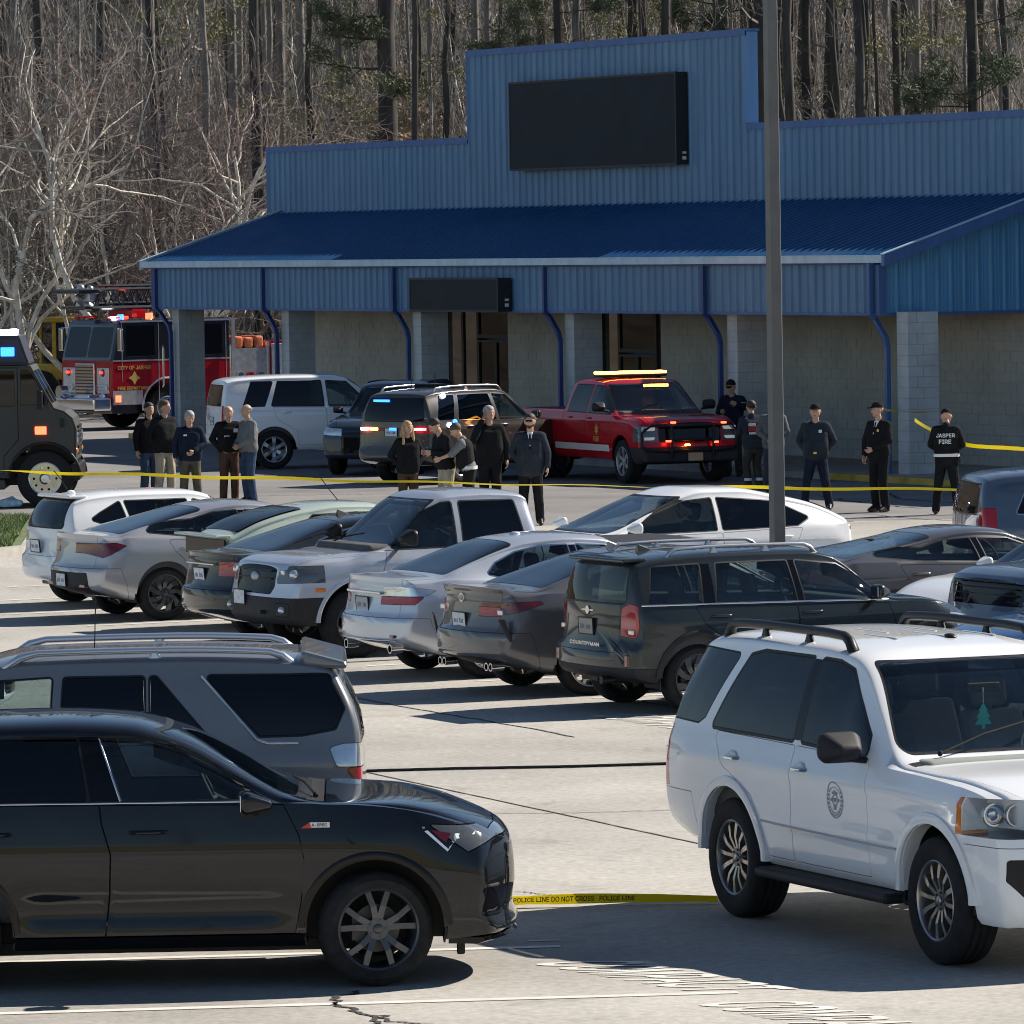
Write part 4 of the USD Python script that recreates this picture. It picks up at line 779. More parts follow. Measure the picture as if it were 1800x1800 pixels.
# ------------------------------------------------------------------ black crossover in front
P_BLACK = paint('paint_black', (0.004, 0.005, 0.007), 0.0, 0.25, 0.012)
def crossover_black():
    b = Body(-1.10, 3.54, zb=[(-1.1, 0.42), (-0.5, 0.30), (0.4, 0.25), (2.2, 0.25), (2.9, 0.26), (3.54, 0.30)], zs=[(-1.1, 0.80), (1.2, 0.74), (3.5, 0.68)],
             w=[(-1.1, 0.88), (-0.5, 0.92), (2.6, 0.92), (3.1, 0.915), (3.54, 0.87)], zt=[(-1.1, 1.10), (-0.7, 1.15), (0, 1.165), (1.0, 1.16), (2.0, 1.15), (2.5, 1.13), (2.9, 1.09), (3.25, 1.02), (3.44, 0.955), (3.54, 0.89)],
             wt=[(-1.1, 0.82), (-0.4, 0.885), (2.0, 0.885), (2.7, 0.87), (3.2, 0.82), (3.54, 0.74)],
             zr=[(-1.1, 1.30), (-0.9, 1.52), (-0.5, 1.61), (0.2, 1.665), (0.7, 1.67), (1.15, 1.645), (1.45, 1.56), (2.22, 1.165), (2.34, 1.145), (2.8, 1.135), (3.12, 1.09), (3.36, 1.01), (3.47, 0.955), (3.54, 0.90)],
             wr=[(-1.1, 0.62), (-0.6, 0.66), (0.6, 0.69), (1.3, 0.67), (1.9, 0.76), (2.3, 0.84), (2.9, 0.80), (3.54, 0.68)], cr=[(-1.1, 0.10), (1.3, 0.11), (2.3, 0.05), (3.54, 0.03)],
             pf=[(0.2, 0.06), (0.33, -0.02), (0.45, 0.02), (0.6, 0.0), (0.8, 0.015), (0.95, 0.06), (1.1, 0.15)], pr=[(0.3, 0.06), (0.6, 0.0), (1.0, 0.05), (1.3, 0.2), (1.6, 0.4)], cf=0.24, crr=0.2, rf=0.05, nx=120,
             feats=((0.515, 0.105, -0.030, 0.25, 2.35), (0.87, 0.10, 0.010, -0.6, 3.0), (0.36, 0.05, 0.018, 0.3, 2.3)))
    h = rad(1.5); g = at_z(660, 1638, 0.345); o = place(2.655, -0.92, g[0], g[1] , h)
    c = Car('black_crossover', 'glossy black crossover car nearest the camera, its front half in view at the lower left', 'car', b, 2.655, P_BLACK, o, h, wheel_r=0.357, arch=0.425, cabin=(-0.75, 2.2), floor=0.42)
    c.window('windshield', GL_TINT, [(-0.70, 1.17), (0.70, 1.17), (0.57, 1.575), (-0.57, 1.575)], 'x', 1.3, 2.6, sides=False, rnd=0.05)
    c.window('window', GL_TINT, [(1.11, 1.175), (1.93, 1.172), (1.90, 1.20), (1.66, 1.385), (1.42, 1.50), (1.18, 1.545), (0.975, 1.55)], 'y', 0.5, 1.2, rnd=0.015)
    c.window('window', GL_DARK, [(0.90, 1.178), (0.83, 1.55), (0.40, 1.55), (0.0, 1.535), (-0.22, 1.42), (-0.20, 1.185)], 'y', 0.5, 1.2, rnd=0.02)
    c.cut('pillar_trim', GLOSSB, [(0.88, 1.18), (0.81, 1.548), (0.985, 1.548), (1.12, 1.18)], 'y', 0.5, 1.2, gap=0.001, rnd=0.0)
    c.window('rear_window', GL_DARK, [(-0.55, 1.20), (0.55, 1.20), (0.50, 1.50), (-0.50, 1.50)], 'x', -1.3, -0.6, sides=False)
    ds = [c.cut('door', P_BLACK, [(1.0, 0.345), (1.03, 0.60), (1.04, 0.85), (0.985, 1.05), (0.975, 1.15), (2.10, 1.135), (2.19, 0.95), (2.22, 0.80), (2.20, 0.55), (2.16, 0.345)], 'y', 0.6, 1.2, gap=0.006, rnd=0.0)]
    ds.append(c.cut('door', P_BLACK, [(0.99, 0.345), (1.02, 0.60), (1.03, 0.85), (0.975, 1.05), (0.965, 1.15), (-0.15, 1.16), (-0.10, 0.95), (0.25, 0.78), (0.40, 0.60), (0.44, 0.345)], 'y', 0.6, 1.2, gap=0.006, rnd=0.0))
    c.cut('hood', P_BLACK, [(2.36, -0.80), (2.36, 0.80), (3.0, 0.755), (3.36, 0.60), (3.40, 0.3), (3.40, -0.3), (3.36, -0.60), (3.0, -0.755)], 'z', 0.7, 1.4, gap=0.006, rnd=0.0, sides=False)
    c.cut('cowl', RUB, [(2.24, -0.74), (2.24, 0.74), (2.35, 0.76), (2.35, -0.76)], 'z', 1.0, 1.4, sides=False, gap=0.001, rnd=0.0)
    hl = c.cut('headlight', LAMPD, [(3.0, 0.995), (3.6, 0.955), (3.6, 0.90), (3.40, 0.895), (3.235, 0.825), (3.07, 0.945)], 'y', 0.28, 1.2, gap=0.007, rnd=0.004)
    c.cut('grille', GLOSSB, rect(-0.52, 0.52, 0.46, 0.82), 'x', 3.3, 3.8, sides=False, rnd=0.08)
    c.cut('air_intake', GLOSSB, [(0.60, 0.42), (0.84, 0.42), (0.84, 0.62), (0.72, 0.55)], 'x', 3.0, 3.8, rnd=0.02)
    c.cut('sill', GLOSSB, [(0.40, 0.20), (0.40, 0.335), (2.22, 0.335), (2.22, 0.20)], 'y', 0.6, 1.2, gap=0.005, rnd=0.0)
    c.cut('tail_light', TAILR, [(-1.3, 0.95), (-0.70, 1.0), (-0.75, 1.08), (-1.3, 1.1)], 'y', 0.3, 1.2, rnd=0.01)
    c.cut('tailgate', P_BLACK, rect(-0.62, 0.62, 0.6, 1.15), 'x', -1.3, -0.9, sides=False)
    c.finish()
    # light blades of the headlamp: a white tick with a red wedge behind it
    for sg in (1, -1):
        def lip(pts, m, dy=0.004, nm='lamp_blade'):
            P = [c.body.warp(np.array([[x, sg * (c.side_y(x, z) + dy), z]]))[0] for x, z in pts]
            Q = [p + np.array([0, -sg * 0.05, 0]) for p in P]
            part(c.t, nm, Manifold.hull_points(np.array(P + Q)), m)
        WH = mat('lamp_white', (0.80, 0.82, 0.84), 0.15, coat=1.0)
        lip([(3.045, 0.958), (3.075, 0.962), (3.245, 0.845), (3.235, 0.83)], WH); lip([(3.245, 0.845), (3.235, 0.832), (3.325, 0.905), (3.31, 0.935)], WH); lip([(3.31, 0.935), (3.325, 0.905), (3.46, 0.925), (3.46, 0.945)], WH)
        lip([(3.10, 0.965), (3.28, 0.94), (3.225, 0.885)], TAILD); lip([(3.03, 0.975), (3.46, 0.948), (3.46, 0.955), (3.03, 0.985)], CHROME, 0.006)
    c.wheels(width=0.235, rim=0.255, style='ten', m=ALLOYD, steer=rad(12), inset=0.012)
    for sg in (-1, 1):                     # hub emblem: caliper A in a ring
        cc = np.array([2.655, sg * 0.915, 0.357]); a = np.linspace(0, 2 * PI, 25)
    side_strip(c, [(-0.22, 1.172), (1.0, 1.164), (1.97, 1.160)], 0.007, CHROME, 'belt_chrome')
    side_strip(c, [(0.968, 1.55), (1.10, 1.176)], 0.007, CHROME, 'pillar_chrome', n=6)
    side_strip(c, [(2.0, 1.158), (1.90, 1.225), (1.67, 1.40), (1.42, 1.518), (1.2, 1.565), (0.5, 1.572)], 0.006, GLOSSB, 'window_frame')
    for d, x in ((ds[0], 1.27), (ds[1], 0.31)):
        c.handle(x, 0.985, 0.22, P_BLACK, d)
    c.mirror_pair(1.93, 0.90, 1.165, w=0.22, h=0.14, d=0.17)
    flare(c, 2.655, 0.427, 0.055, GLOSSB, out=0.004); flare(c, 0.0, 0.427, 0.055, GLOSSB, out=0.004)
    part(c.t, 'front_lip', mv(ring_loft(np.array([[[3.50 - 0.28 * abs(y) ** 2.2 / 0.8 + a, y, z] for a, z in ((0.03, 0.285), (0.05, 0.262), (0.0, 0.245), (-0.18, 0.25), (-0.18, 0.285))] for y in np.linspace(-0.80, 0.80, 17)]))), GLOSSB, 40)
    part(c.t, 'tow_bracket', rbox(3.16, 3.21, -0.62, -0.57, 0.16, 0.27, 0.01), TRIM)
    part(c.t, 'underbody', box(-0.6, 3.0, -0.55, 0.55, 0.20, 0.27), TRIM)
    y = -(c.side_y(2.28, 1.01) + 0.003)
    q = part(c.t, 'fender_badge', Manifold.hull_points(np.array([(2.225, y, 0.995), (2.385, y, 0.995), (2.385, y, 1.027), (2.26, y, 1.027), (2.225, y + 0.008, 0.995), (2.385, y + 0.008, 0.995), (2.385, y + 0.008, 1.027), (2.26, y + 0.008, 1.027)])), mat('badge_silver', (0.66, 0.67, 0.7), 0.3, metal=0.5))
    part(q, 'badge_wedge', Manifold.hull_points(np.array([(2.205, y - 0.002, 0.992), (2.27, y - 0.002, 0.992), (2.262, y - 0.002, 1.028), (2.205, y + 0.004, 0.992), (2.27, y + 0.004, 0.992), (2.262, y + 0.004, 1.028)])), mat('badge_red', (0.5, 0.03, 0.02), 0.3))
    glyphs(c, 'A-SPEC', 0.018, 2.325, y - 0.002, 1.011, 'right', TRIM, 'badge_letters', 0.002, parent=q)
    c.seats(((1.25, 0.62), (0.35, 0.64)), y=0.38); c.dash(2.0, 1.10, 0.68); wiper(c, (2.30, -0.55, 1.165), (2.16, 0.0, 1.235)); return c
CB = crossover_black()
# ------------------------------------------------------------------ white sport utility vehicle on the right
P_WHITE = paint('paint_white', (0.78, 0.79, 0.80), 0.0, 0.35, 0.06)
def suv_white():
    b = Body(-1.24, 4.02, zb=[(-1.24, 0.55), (-0.6, 0.45), (0.3, 0.40), (2.6, 0.40), (3.4, 0.30), (4.02, 0.29)], zs=[(-1.24, 0.95), (1.5, 0.95), (4.02, 0.85)],
             w=[(-1.24, 0.96), (-0.6, 0.995), (0.5, 1.0), (2.9, 1.0), (3.5, 0.985), (4.02, 0.93)], zt=[(-1.24, 1.22), (0, 1.235), (1.4, 1.215), (2.2, 1.19), (2.8, 1.17), (3.5, 1.12), (4.02, 1.02)],
             wt=[(-1.24, 0.92), (0, 0.955), (2.4, 0.955), (3.2, 0.93), (4.02, 0.86)],
             zr=[(-1.24, 1.83), (-0.9, 1.885), (0, 1.92), (0.9, 1.92), (1.4, 1.885), (1.62, 1.82), (2.42, 1.245), (2.55, 1.225), (3.2, 1.205), (3.7, 1.15), (4.02, 1.08)],
             wr=[(-1.24, 0.735), (0, 0.76), (1.4, 0.74), (2.0, 0.83), (2.5, 0.90), (3.2, 0.86), (4.02, 0.78)], cr=[(-1.24, 0.11), (1.4, 0.11), (2.4, 0.05), (4.02, 0.04)],
             pf=[(0.3, 0.10), (0.5, 0.02), (0.72, 0.0), (0.95, 0.05), (1.15, 0.16)], pr=[(0.4, 0.06), (0.7, 0.0), (1.2, 0.07), (1.5, 0.17), (1.9, 0.36)], cf=0.20, crr=0.09, rf=0.07, rr=0.08, nx=120, pw=3.2,
             feats=((1.05, 0.045, 0.018, -1.0, 3.7), (0.72, 0.05, 0.014, 0.45, 2.6), (0.53, 0.07, 0.014, 0.45, 2.6)))
    A = at_z(1273, 1510, 0.40); Bq = at_z(1616, 1584, 0.40); h = math.atan2(Bq[1] - A[1], Bq[0] - A[0]); mid = (A + Bq) / 2
    o = place(1.51, -0.99, mid[0] + 0.06, mid[1], h)
    c = Car('white_suv', 'large white SUV with black roof rails and a round door seal, at the lower right', 'car', b, 3.02, P_WHITE, o, h, wheel_r=0.405, arch=0.475, cabin=(-1.05, 2.35), floor=0.55)
    c.window('windshield', GL_CLEAR, [(-0.83, 1.275), (0.83, 1.275), (0.66, 1.80), (-0.66, 1.80)], 'x', 1.5, 3.0, sides=False, rnd=0.05)
    c.window('window', GL_DARK, [(-1.12, 1.285), (-0.60, 1.275), (-0.50, 1.32), (-0.20, 1.765), (-0.88, 1.775)], 'y', 0.5, 1.2, rnd=0.03, trim=0.008)
    c.window('window', GL_DARK, [(-0.36, 1.268), (-0.05, 1.76), (0.14, 1.795), (0.88, 1.795), (0.93, 1.262)], 'y', 0.5, 1.2, rnd=0.02, trim=0.02)
    c.window('window', GL_DARK, [(1.05, 1.262), (1.0, 1.795), (1.25, 1.79), (1.46, 1.745), (1.78, 1.52), (1.98, 1.36), (2.02, 1.24)], 'y', 0.5, 1.2, rnd=0.03, trim=0.02)
    c.cut('pillar_trim', GLOSSB, [(0.915, 1.268), (0.87, 1.79), (1.03, 1.79), (1.085, 1.268)], 'y', 0.5, 1.2, gap=0.001, rnd=0.0)
    c.window('rear_window', GL_DARK, [(-0.66, 1.3), (0.66, 1.3), (0.60, 1.74), (-0.60, 1.74)], 'x', -1.5, -0.8, sides=False)
    d1 = c.cut('door', P_WHITE, [(0.985, 0.47), (0.985, 1.23), (2.06, 1.215), (2.12, 1.0), (2.12, 0.47)], 'y', 0.6, 1.3, gap=0.005, rnd=0.03)
    d2 = c.cut('door', P_WHITE, [(0.975, 0.47), (0.975, 1.23), (-0.30, 1.245), (-0.06, 1.02), (0.36, 0.86), (0.52, 0.62), (0.56, 0.47)], 'y', 0.6, 1.3, gap=0.005, rnd=0.03)
    c.cut('hood', P_WHITE, [(2.56, -0.86), (2.56, 0.86), (3.3, 0.83), (3.86, 0.70), (3.86, -0.70), (3.3, -0.83)], 'z', 0.9, 1.5, gap=0.006, rnd=0.03, sides=False)
    c.cut('cowl', RUB, [(2.44, -0.86), (2.44, 0.86), (2.55, 0.86), (2.55, -0.86)], 'z', 1.1, 1.5, sides=False, gap=0.001, rnd=0.0)
    c.cut('turn_signal', AMBER, [(3.34, 0.86), (3.42, 0.86), (3.40, 1.085), (3.36, 1.085)], 'y', 0.80, 1.3, gap=0.002, rnd=0.0)
    hl = c.cut('headlight', glass('lens_clear', (0.95, 0.955, 0.95)), [(0.56, 0.86), (1.2, 0.86), (1.2, 1.085), (0.56, 1.085)], 'x', 3.42, 4.3, gap=0.003, rnd=0.015)
    c.cut('grille', CHROME, rect(-0.54, 0.54, 0.80, 1.07), 'x', 3.6, 4.3, sides=False, rnd=0.04)
    c.cut('fog_recess', TRIM, [(0.60, 0.50), (0.80, 0.50), (0.90, 0.60), (0.90, 0.73), (0.60, 0.73)], 'x', 3.3, 4.3, rnd=0.02)
    c.cut('lower_grille', TRIM, rect(-0.55, 0.55, 0.48, 0.66), 'x', 3.3, 4.3, sides=False)
    c.cut('bumper', P_WHITE, [(3.35, 0.30), (3.45, 0.80), (4.3, 0.80), (4.3, 0.30)], 'y', -1.2, 1.2, sides=False, gap=0.005, rnd=0.0)
    c.cut('bumper', P_WHITE, [(-1.5, 0.40), (-1.5, 0.80), (-0.62, 0.80), (-0.56, 0.5)], 'y', -1.2, 1.2, sides=False, gap=0.005, rnd=0.0)
    c.cut('tail_light', TAILR, [(0.72, 0.82), (1.1, 0.82), (1.1, 1.24), (0.80, 1.24)], 'x', -1.4, -1.02, rnd=0.02)
    c.cut('tailgate', P_WHITE, rect(-0.74, 0.74, 0.80, 1.26), 'x', -1.4, -1.0, sides=False)
    c.finish()
    for sg in (1, -1): part(c.t, 'reverse_light', rbox(-1.17, -1.09, *sorted((sg * 0.80, sg * 0.925)), 1.0, 1.08, 0.01), LAMPC)
    for sg in (1, -1):
        for k in range(3): part(hl[0 if sg > 0 else 1], 'lamp_reflector', mv((Manifold.sphere(0.075, 18) - Manifold.sphere(0.066, 18)).trim_by_plane((-1, 0, 0), -0.02), (3.70 - 0.035 * k * k, sg * (0.63 + 0.105 * k), 0.985)), CHROME, 40)
        q = part(c.t, 'fog_light', rbox(3.70, 3.80, *sorted((sg * 0.64, sg * 0.88)), 0.575, 0.635, 0.01), LAMPC)
    c.wheels(width=0.275, rim=0.255, style='multi', m=ALLOYM, inset=0.02)
    flare(c, 3.02, 0.478, 0.07, P_WHITE, out=0.02); flare(c, 0.0, 0.478, 0.07, P_WHITE, out=0.02)
    for d, x in ((d1, 1.13), (d2, 0.08)):
        c.handle(x, 1.09, 0.20, CHROME, d)
        for k, sg in enumerate((1, -1)):
            part(d[k], 'handle_cup', mv(Manifold.sphere(0.06, 16).scale((1.3, 0.12, 0.8)), (x, sg * (c.side_y(x, 1.09) - 0.001), 1.09)), mat('cup_shadow', (0.45, 0.45, 0.46), 0.3, coat=1), 40)
    c.mirror_pair(2.02, 0.99, 1.30, w=0.27, h=0.20, d=0.15, m=DARKP)
    rails(c, -0.75, 1.28, 0.66, 1.905, TRIM, h=0.055, rad=0.032, feet=4)
    for sg in (1, -1):
        part(c.t, 'running_board', [arr(rbox(0.52, 2.48, *sorted((sg * 0.84, sg * 1.06)), 0.33, 0.40, 0.03)), arr(hull(sph((0.5, sg * 0.9, 0.36), 0.04), sph((0.42, sg * 0.8, 0.36), 0.04))), arr(hull(sph((2.5, sg * 0.9, 0.36), 0.04), sph((2.6, sg * 0.8, 0.36), 0.04)))], DARKP, 40)
    side_strip(c, [(0.50, 0.70), (2.52, 0.685)], 0.008, mat('moulding_grey', (0.42, 0.43, 0.46), 0.4), 'body_moulding')
    for (x0, x1, y) in [(0.15 + 0.5 * (k % 2), 0.62 + 0.5 * (k % 2), -0.45 + 0.18 * k) for k in range(6)]:
        part(c.t, 'roof_rib', rbox(x0, x1, y - 0.012, y + 0.012, float(b.c['zr']((x0 + x1) / 2)) - 0.02 - 0.03 * abs(y) ** 2, float(b.c['zr']((x0 + x1) / 2)) + 0.004 - 0.06 * abs(y) ** 3, 0.006), mat('roof_bead', (0.5, 0.51, 0.53), 0.4))
    part(c.t, 'roof_antenna', mv(Manifold.sphere(0.05, 16).scale((1.3, 0.8, 0.45)), (1.12, 0.12, 1.915)), TRIM, 50)
    # door seal decal: rings, shield figure and marks
    GREYD = mat('decal_grey', (0.30, 0.29, 0.30), 0.5); cx, cz = 1.66, 0.93; bits = []
    def ringdec(r0, r1):
        a = np.linspace(0, 2 * PI, 41); return np.array([[[cx + r * math.cos(t), -(c.side_y(cx + r * math.cos(t), cz + r * math.sin(t)) + 0.003), cz + r * math.sin(t)] for r in (r0, r1)] for t in a])
    for r0, r1 in ((0.112, 0.120), (0.082, 0.087), (0.030, 0.040)): bits.append(grid_sheet(ringdec(r0, r1)))
    for k in range(22):
        t = 2 * PI * k / 22; bits.append(box(cx + 0.1 * math.cos(t) - 0.006, cx + 0.1 * math.cos(t) + 0.006, -(c.side_y(cx, cz) + 0.005), -(c.side_y(cx, cz) + 0.003), cz + 0.1 * math.sin(t) - 0.008, cz + 0.1 * math.sin(t) + 0.008))
    for (a, b_, r) in ((0.0, 0.05, 0.012), (-0.03, 0.045, 0.008), (0.03, 0.045, 0.008), (0, -0.05, 0.014), (-0.05, 0.0, 0.01), (0.05, 0.0, 0.01), (0.0, 0.0, 0.012)): bits.append(box(cx + a - r, cx + a + r, -(c.side_y(cx, cz) + 0.006), -(c.side_y(cx, cz) + 0.003), cz + b_ - r, cz + b_ + r))
    part(d1[1], 'door_seal', bits, GREYD)
    c.seats(((1.55, 0.80), (0.55, 0.80), (-0.45, 0.82)), y=0.42, m=CABING); c.dash(2.35, 1.24, 0.80, mat('dash_grey', (0.22, 0.24, 0.22), 0.8))
    wiper(c, (2.42, -0.62, 1.27), (2.22, 0.1, 1.43)); wiper(c, (2.44, 0.15, 1.27), (2.26, 0.72, 1.42))
    part(c.t, 'rear_view_mirror', rbox(1.80, 1.83, -0.12, 0.12, 1.60, 1.66, 0.01), TRIM)
    q = c.body.warp(np.array([[1.88, 0.02, 1.60]]))[0]; R_ = lambda p: o + np.array([math.cos(h) * p[0] - math.sin(h) * p[1], math.sin(h) * p[0] + math.cos(h) * p[1]])
    w = R_((1.86, -0.02)); a = thing('air_freshener', 'turquoise tree shaped air freshener hanging behind the windshield of the white SUV', 'air freshener', (w[0], w[1], 1.38), h)
    tri = [(0, 0.15), (0.035, 0.10), (0.02, 0.10), (0.05, 0.055), (0.03, 0.055), (0.06, 0.01), (0.012, 0.01), (0.012, -0.02), (-0.012, -0.02), (-0.012, 0.01), (-0.06, 0.01), (-0.03, 0.055), (-0.05, 0.055), (-0.02, 0.10), (-0.035, 0.10)]
    part(a, 'card', prism(tri, 'x', -0.002, 0.002), mat('turquoise_card', (0.05, 0.45, 0.40), 0.6)); part(a, 'string', tube([(0, 0, 0.15), (0, 0, 0.25)], 0.002, 4), PLATE); return c
CW = suv_white()
# ------------------------------------------------------------------ the other vehicles
H25 = rad(25.5); HB = H25 + PI
P_SILVER = paint('paint_silver', (0.42, 0.43, 0.45), 0.6, 0.3); P_SILVER2 = paint('paint_silver_blue', (0.54, 0.565, 0.61), 0.55, 0.3); P_GREY = paint('paint_grey', (0.115, 0.112, 0.115), 0.5, 0.3)
P_GREYW = paint('paint_warm_grey', (0.42, 0.415, 0.43), 0.55, 0.3); P_PALE = paint('paint_pale_green', (0.55, 0.62, 0.52), 0.3, 0.3); P_DGREEN = paint('paint_dark_green', (0.022, 0.028, 0.03), 0.2, 0.28, 0.03)
P_BLK2 = paint('paint_black_dusty', (0.018, 0.021, 0.024), 0.2, 0.28, 0.05); P_STEEL = paint('paint_steel_blue', (0.10, 0.125, 0.17), 0.5, 0.3); P_GREY4 = paint('paint_graphite', (0.20, 0.197, 0.20), 0.45, 0.32, 0.05)
P_TAN = paint('paint_taupe', (0.06, 0.055, 0.05), 0.5, 0.3, 0.06); P_RED = paint('paint_red', (0.42, 0.006, 0.014), 0.15, 0.3, 0.02); P_NAVY = paint('paint_navy', (0.018, 0.025, 0.04), 0.3, 0.3); P_BLUE = paint('paint_blue', (0.02, 0.09, 0.25), 0.4, 0.3)
def sedan(name, label, paint_m, pos, head, wb=2.75, ro=1.08, fo=0.95, W=1.83, H=1.44, tk=1.03, xb=-0.45, xt=0.55, xw=1.62, xc=2.42, belt=0.93, hood=0.98, r=0.325, deck=None, tail=None, tail_m=TAILR, yin=0.45, wheel='split', wm=ALLOY, wm2=None, chrome=True, winlow=True, steer=0.0, group=None, lip=0.02, diffuser=None, glassr=GL_DARK, plate_z=0.80, qw=None, rim=0.225, side_gl=None, cf=0.30, crr=0.26, tail2=None):
    xr, xf = -ro, wb + fo; w = W / 2
    b = Body(xr, xf, zb=[(xr, 0.40), (xr + 0.6, 0.25), (0.4, 0.20), (wb - 0.4, 0.20), (xf - 0.4, 0.22), (xf, 0.26)], zs=[(xr, 0.72), (1.2, 0.66), (xf, 0.58)],
             w=[(xr, w - 0.06), (xr + 0.5, w - 0.008), (0.2, w), (wb, w), (xf - 0.4, w - 0.015), (xf, w - 0.06)],
             zt=[(xr, tk - 0.05), (xr + 0.35, tk - 0.045), (xb, tk - 0.02), (0.3, belt + 0.055), (1.0, belt + 0.025), (xc - 0.5, belt), (xc + 0.1, belt - 0.005), (wb + 0.1, hood - 0.085), (xf - 0.35, hood - 0.18), (xf, hood - 0.34)],
             wt=[(xr, w - 0.13), (0.0, w - 0.06), (xc - 0.3, w - 0.05), (wb, w - 0.06), (xf, w - 0.16)],
             zr=[(xr, tk - 0.03), (xr + 0.06, tk + lip), (xr + 0.16, tk + lip * 0.8), (xb - 0.12, tk + 0.018), (xb, tk + 0.035), (xb + 0.1, tk + 0.035 + 0.1 * (H - tk - 0.07) / (xt - xb) * 1.05), (xt - 0.15, H - 0.07), (xt + 0.05, H - 0.03), ((xt + xw) / 2, H), (xw - 0.1, H - 0.025), (xw + 0.05, H - 0.07), (xc - 0.06, hood + 0.015), (xc + 0.06, hood - 0.005), (wb, hood - 0.02), (xf - 0.4, hood - 0.11), (xf, hood - 0.28)],
             wr=[(xr, w - 0.20), (xb, w - 0.19), ((xb + xt) / 2, w - 0.29), (xt, w - 0.34), (1.2, w - 0.31), (xw, w - 0.31), (xc, w - 0.14), (wb, w - 0.13), (xf, w - 0.28)], cr=[(xr, 0.03), (xb, 0.03), (xt, 0.09), (xw, 0.09), (xc, 0.045), (xf, 0.03)],
             pf=[(0.2, 0.07), (0.35, 0.0), (0.6, 0.02), (0.75, 0.10), (0.95, 0.2)], pr=[(0.25, 0.12), (0.45, 0.0), (0.62, 0.0), (0.7, 0.05), (tk - 0.05, 0.09), (tk + 0.05, 0.02)], cf=cf, crr=crr, rf=0.07, rr=0.05, nx=96,
             feats=((belt - 0.10, 0.05, 0.010, -ro, wb + 0.6), (0.50, 0.10, -0.016, 0.4, wb - 0.3)))
    c = Car(name, label, 'car', b, wb, paint_m, pos, head, group=group, wheel_r=r, arch=r + 0.055, cabin=(xb + 0.12, xc - 0.02), floor=0.36)
    c.window('windshield', GL_TINT, [(-w + 0.22, hood + 0.02), (w - 0.22, hood + 0.02), (w - 0.36, H - 0.085), (-w + 0.36, H - 0.085)], 'x', xw - 0.12, xc + 0.3, sides=False, rnd=0.04)
    c.window('rear_window', glassr, [(xb + 0.02, -w + 0.26), (xt - 0.12, -w + 0.37), (xt - 0.12, w - 0.37), (xb + 0.02, w - 0.26)], 'z', tk - 0.1, H + 0.1, sides=False, rnd=0.05)
    bz = lambda x: float(b.c['zt'](x)) + 0.018
    th_ = lambda x: min(float(b.c['zr'](x)) - float(b.c['cr'](x)) - 0.012, H - 0.115)
    xm = 1.12; xq = qw if qw is not None else 0.02
    rw = [(xm - 0.05, bz(xm)), (xm - 0.07, th_(xm)), (0.75, th_(0.75)), (0.45, th_(0.45) - 0.015), (xq + 0.16, bz(xq) + 0.15), (xq + 0.02, bz(xq) + 0.045), (0.3, bz(0.3))]
    c.window('window', side_gl or GL_MID, rw, 'y', 0.45, 1.1, rnd=0.012, trim=0.014, trim_m=CHROME if chrome else TRIM)
    fw = [(xm + 0.05, bz(xm)), (xm + 0.03, th_(xm)), (xw - 0.05, th_(xw - 0.05)), ((xw + xc) / 2 + 0.02, th_((xw + xc) / 2) - 0.02), (xc - 0.22, bz(xc - 0.2) + 0.05), (xc - 0.24, bz(xc - 0.2))]
    c.window('window', GL_TINT, fw, 'y', 0.45, 1.1, rnd=0.012, trim=0.014, trim_m=CHROME if chrome else TRIM)
    c.cut('pillar_trim', GLOSSB, [(xm - 0.062, bz(xm)), (xm - 0.082, th_(xm)), (xm + 0.042, th_(xm)), (xm + 0.062, bz(xm))], 'y', 0.45, 1.1, gap=0.001, rnd=0.0)
    d1 = c.cut('door', paint_m, [(xm, 0.30), (xm, belt), (xc - 0.15, belt - 0.02), (xc - 0.08, 0.75), (xc - 0.08, 0.3)], 'y', 0.6, 1.1, gap=0.005, rnd=0.02)
    d2 = c.cut('door', paint_m, [(xm - 0.012, 0.30), (xm - 0.012, belt), (0.05, belt + 0.03), (0.12, 0.85), (0.36, 0.62), (0.44, 0.3)], 'y', 0.6, 1.1, gap=0.005, rnd=0.02)
    if tail: c.cut('tail_light', tail_m, tail, 'y', yin, 1.1, gap=0.004, rnd=0.006)
    if tail2: c.cut('tail_light', tail2[1], tail2[0], 'y', tail2[2], 1.1, gap=0.003, rnd=0.004)
    c.cut('trunk_lid', paint_m, rect(-w + 0.24, w - 0.24, 0.66, tk + 0.2), 'x', xr - 0.1, xb - 0.05, sides=False, gap=0.005, rnd=0.0)
    if diffuser: c.cut('bumper_insert', DARKP, diffuser, 'x', xr - 0.1, xr + 0.35, sides=False, gap=0.003, rnd=0.01)
    c.cut('bumper', paint_m, [(xr - 0.2, 0.2), (xr - 0.2, 0.655), (xr + 0.42, 0.655), (xr + 0.5, 0.45), (xr + 0.56, 0.2)], 'y', -1.1, 1.1, sides=False, gap=0.004, rnd=0.0)
    c.cut('hood', paint_m, [(xc + 0.08, -w + 0.14), (xc + 0.08, w - 0.14), (wb, w - 0.17), (xf - 0.18, w - 0.4), (xf - 0.18, -w + 0.4), (wb, -w + 0.17)], 'z', 0.6, 1.3, gap=0.005, rnd=0.02, sides=False)
    c.cut('headlight', LAMPC, [(xf - 0.62, hood - 0.20), (xf + 0.1, hood - 0.33), (xf + 0.1, hood - 0.42), (xf - 0.4, hood - 0.37)], 'y', 0.45, 1.1, rnd=0.01)
    c.cut('grille', GLOSSB, rect(-0.45, 0.45, 0.36, hood - 0.38), 'x', xf - 0.5, xf + 0.1, sides=False, rnd=0.06)
    c.finish(); c.wheels(width=0.225, rim=rim, style=wheel, m=wm, m2=wm2, steer=steer)
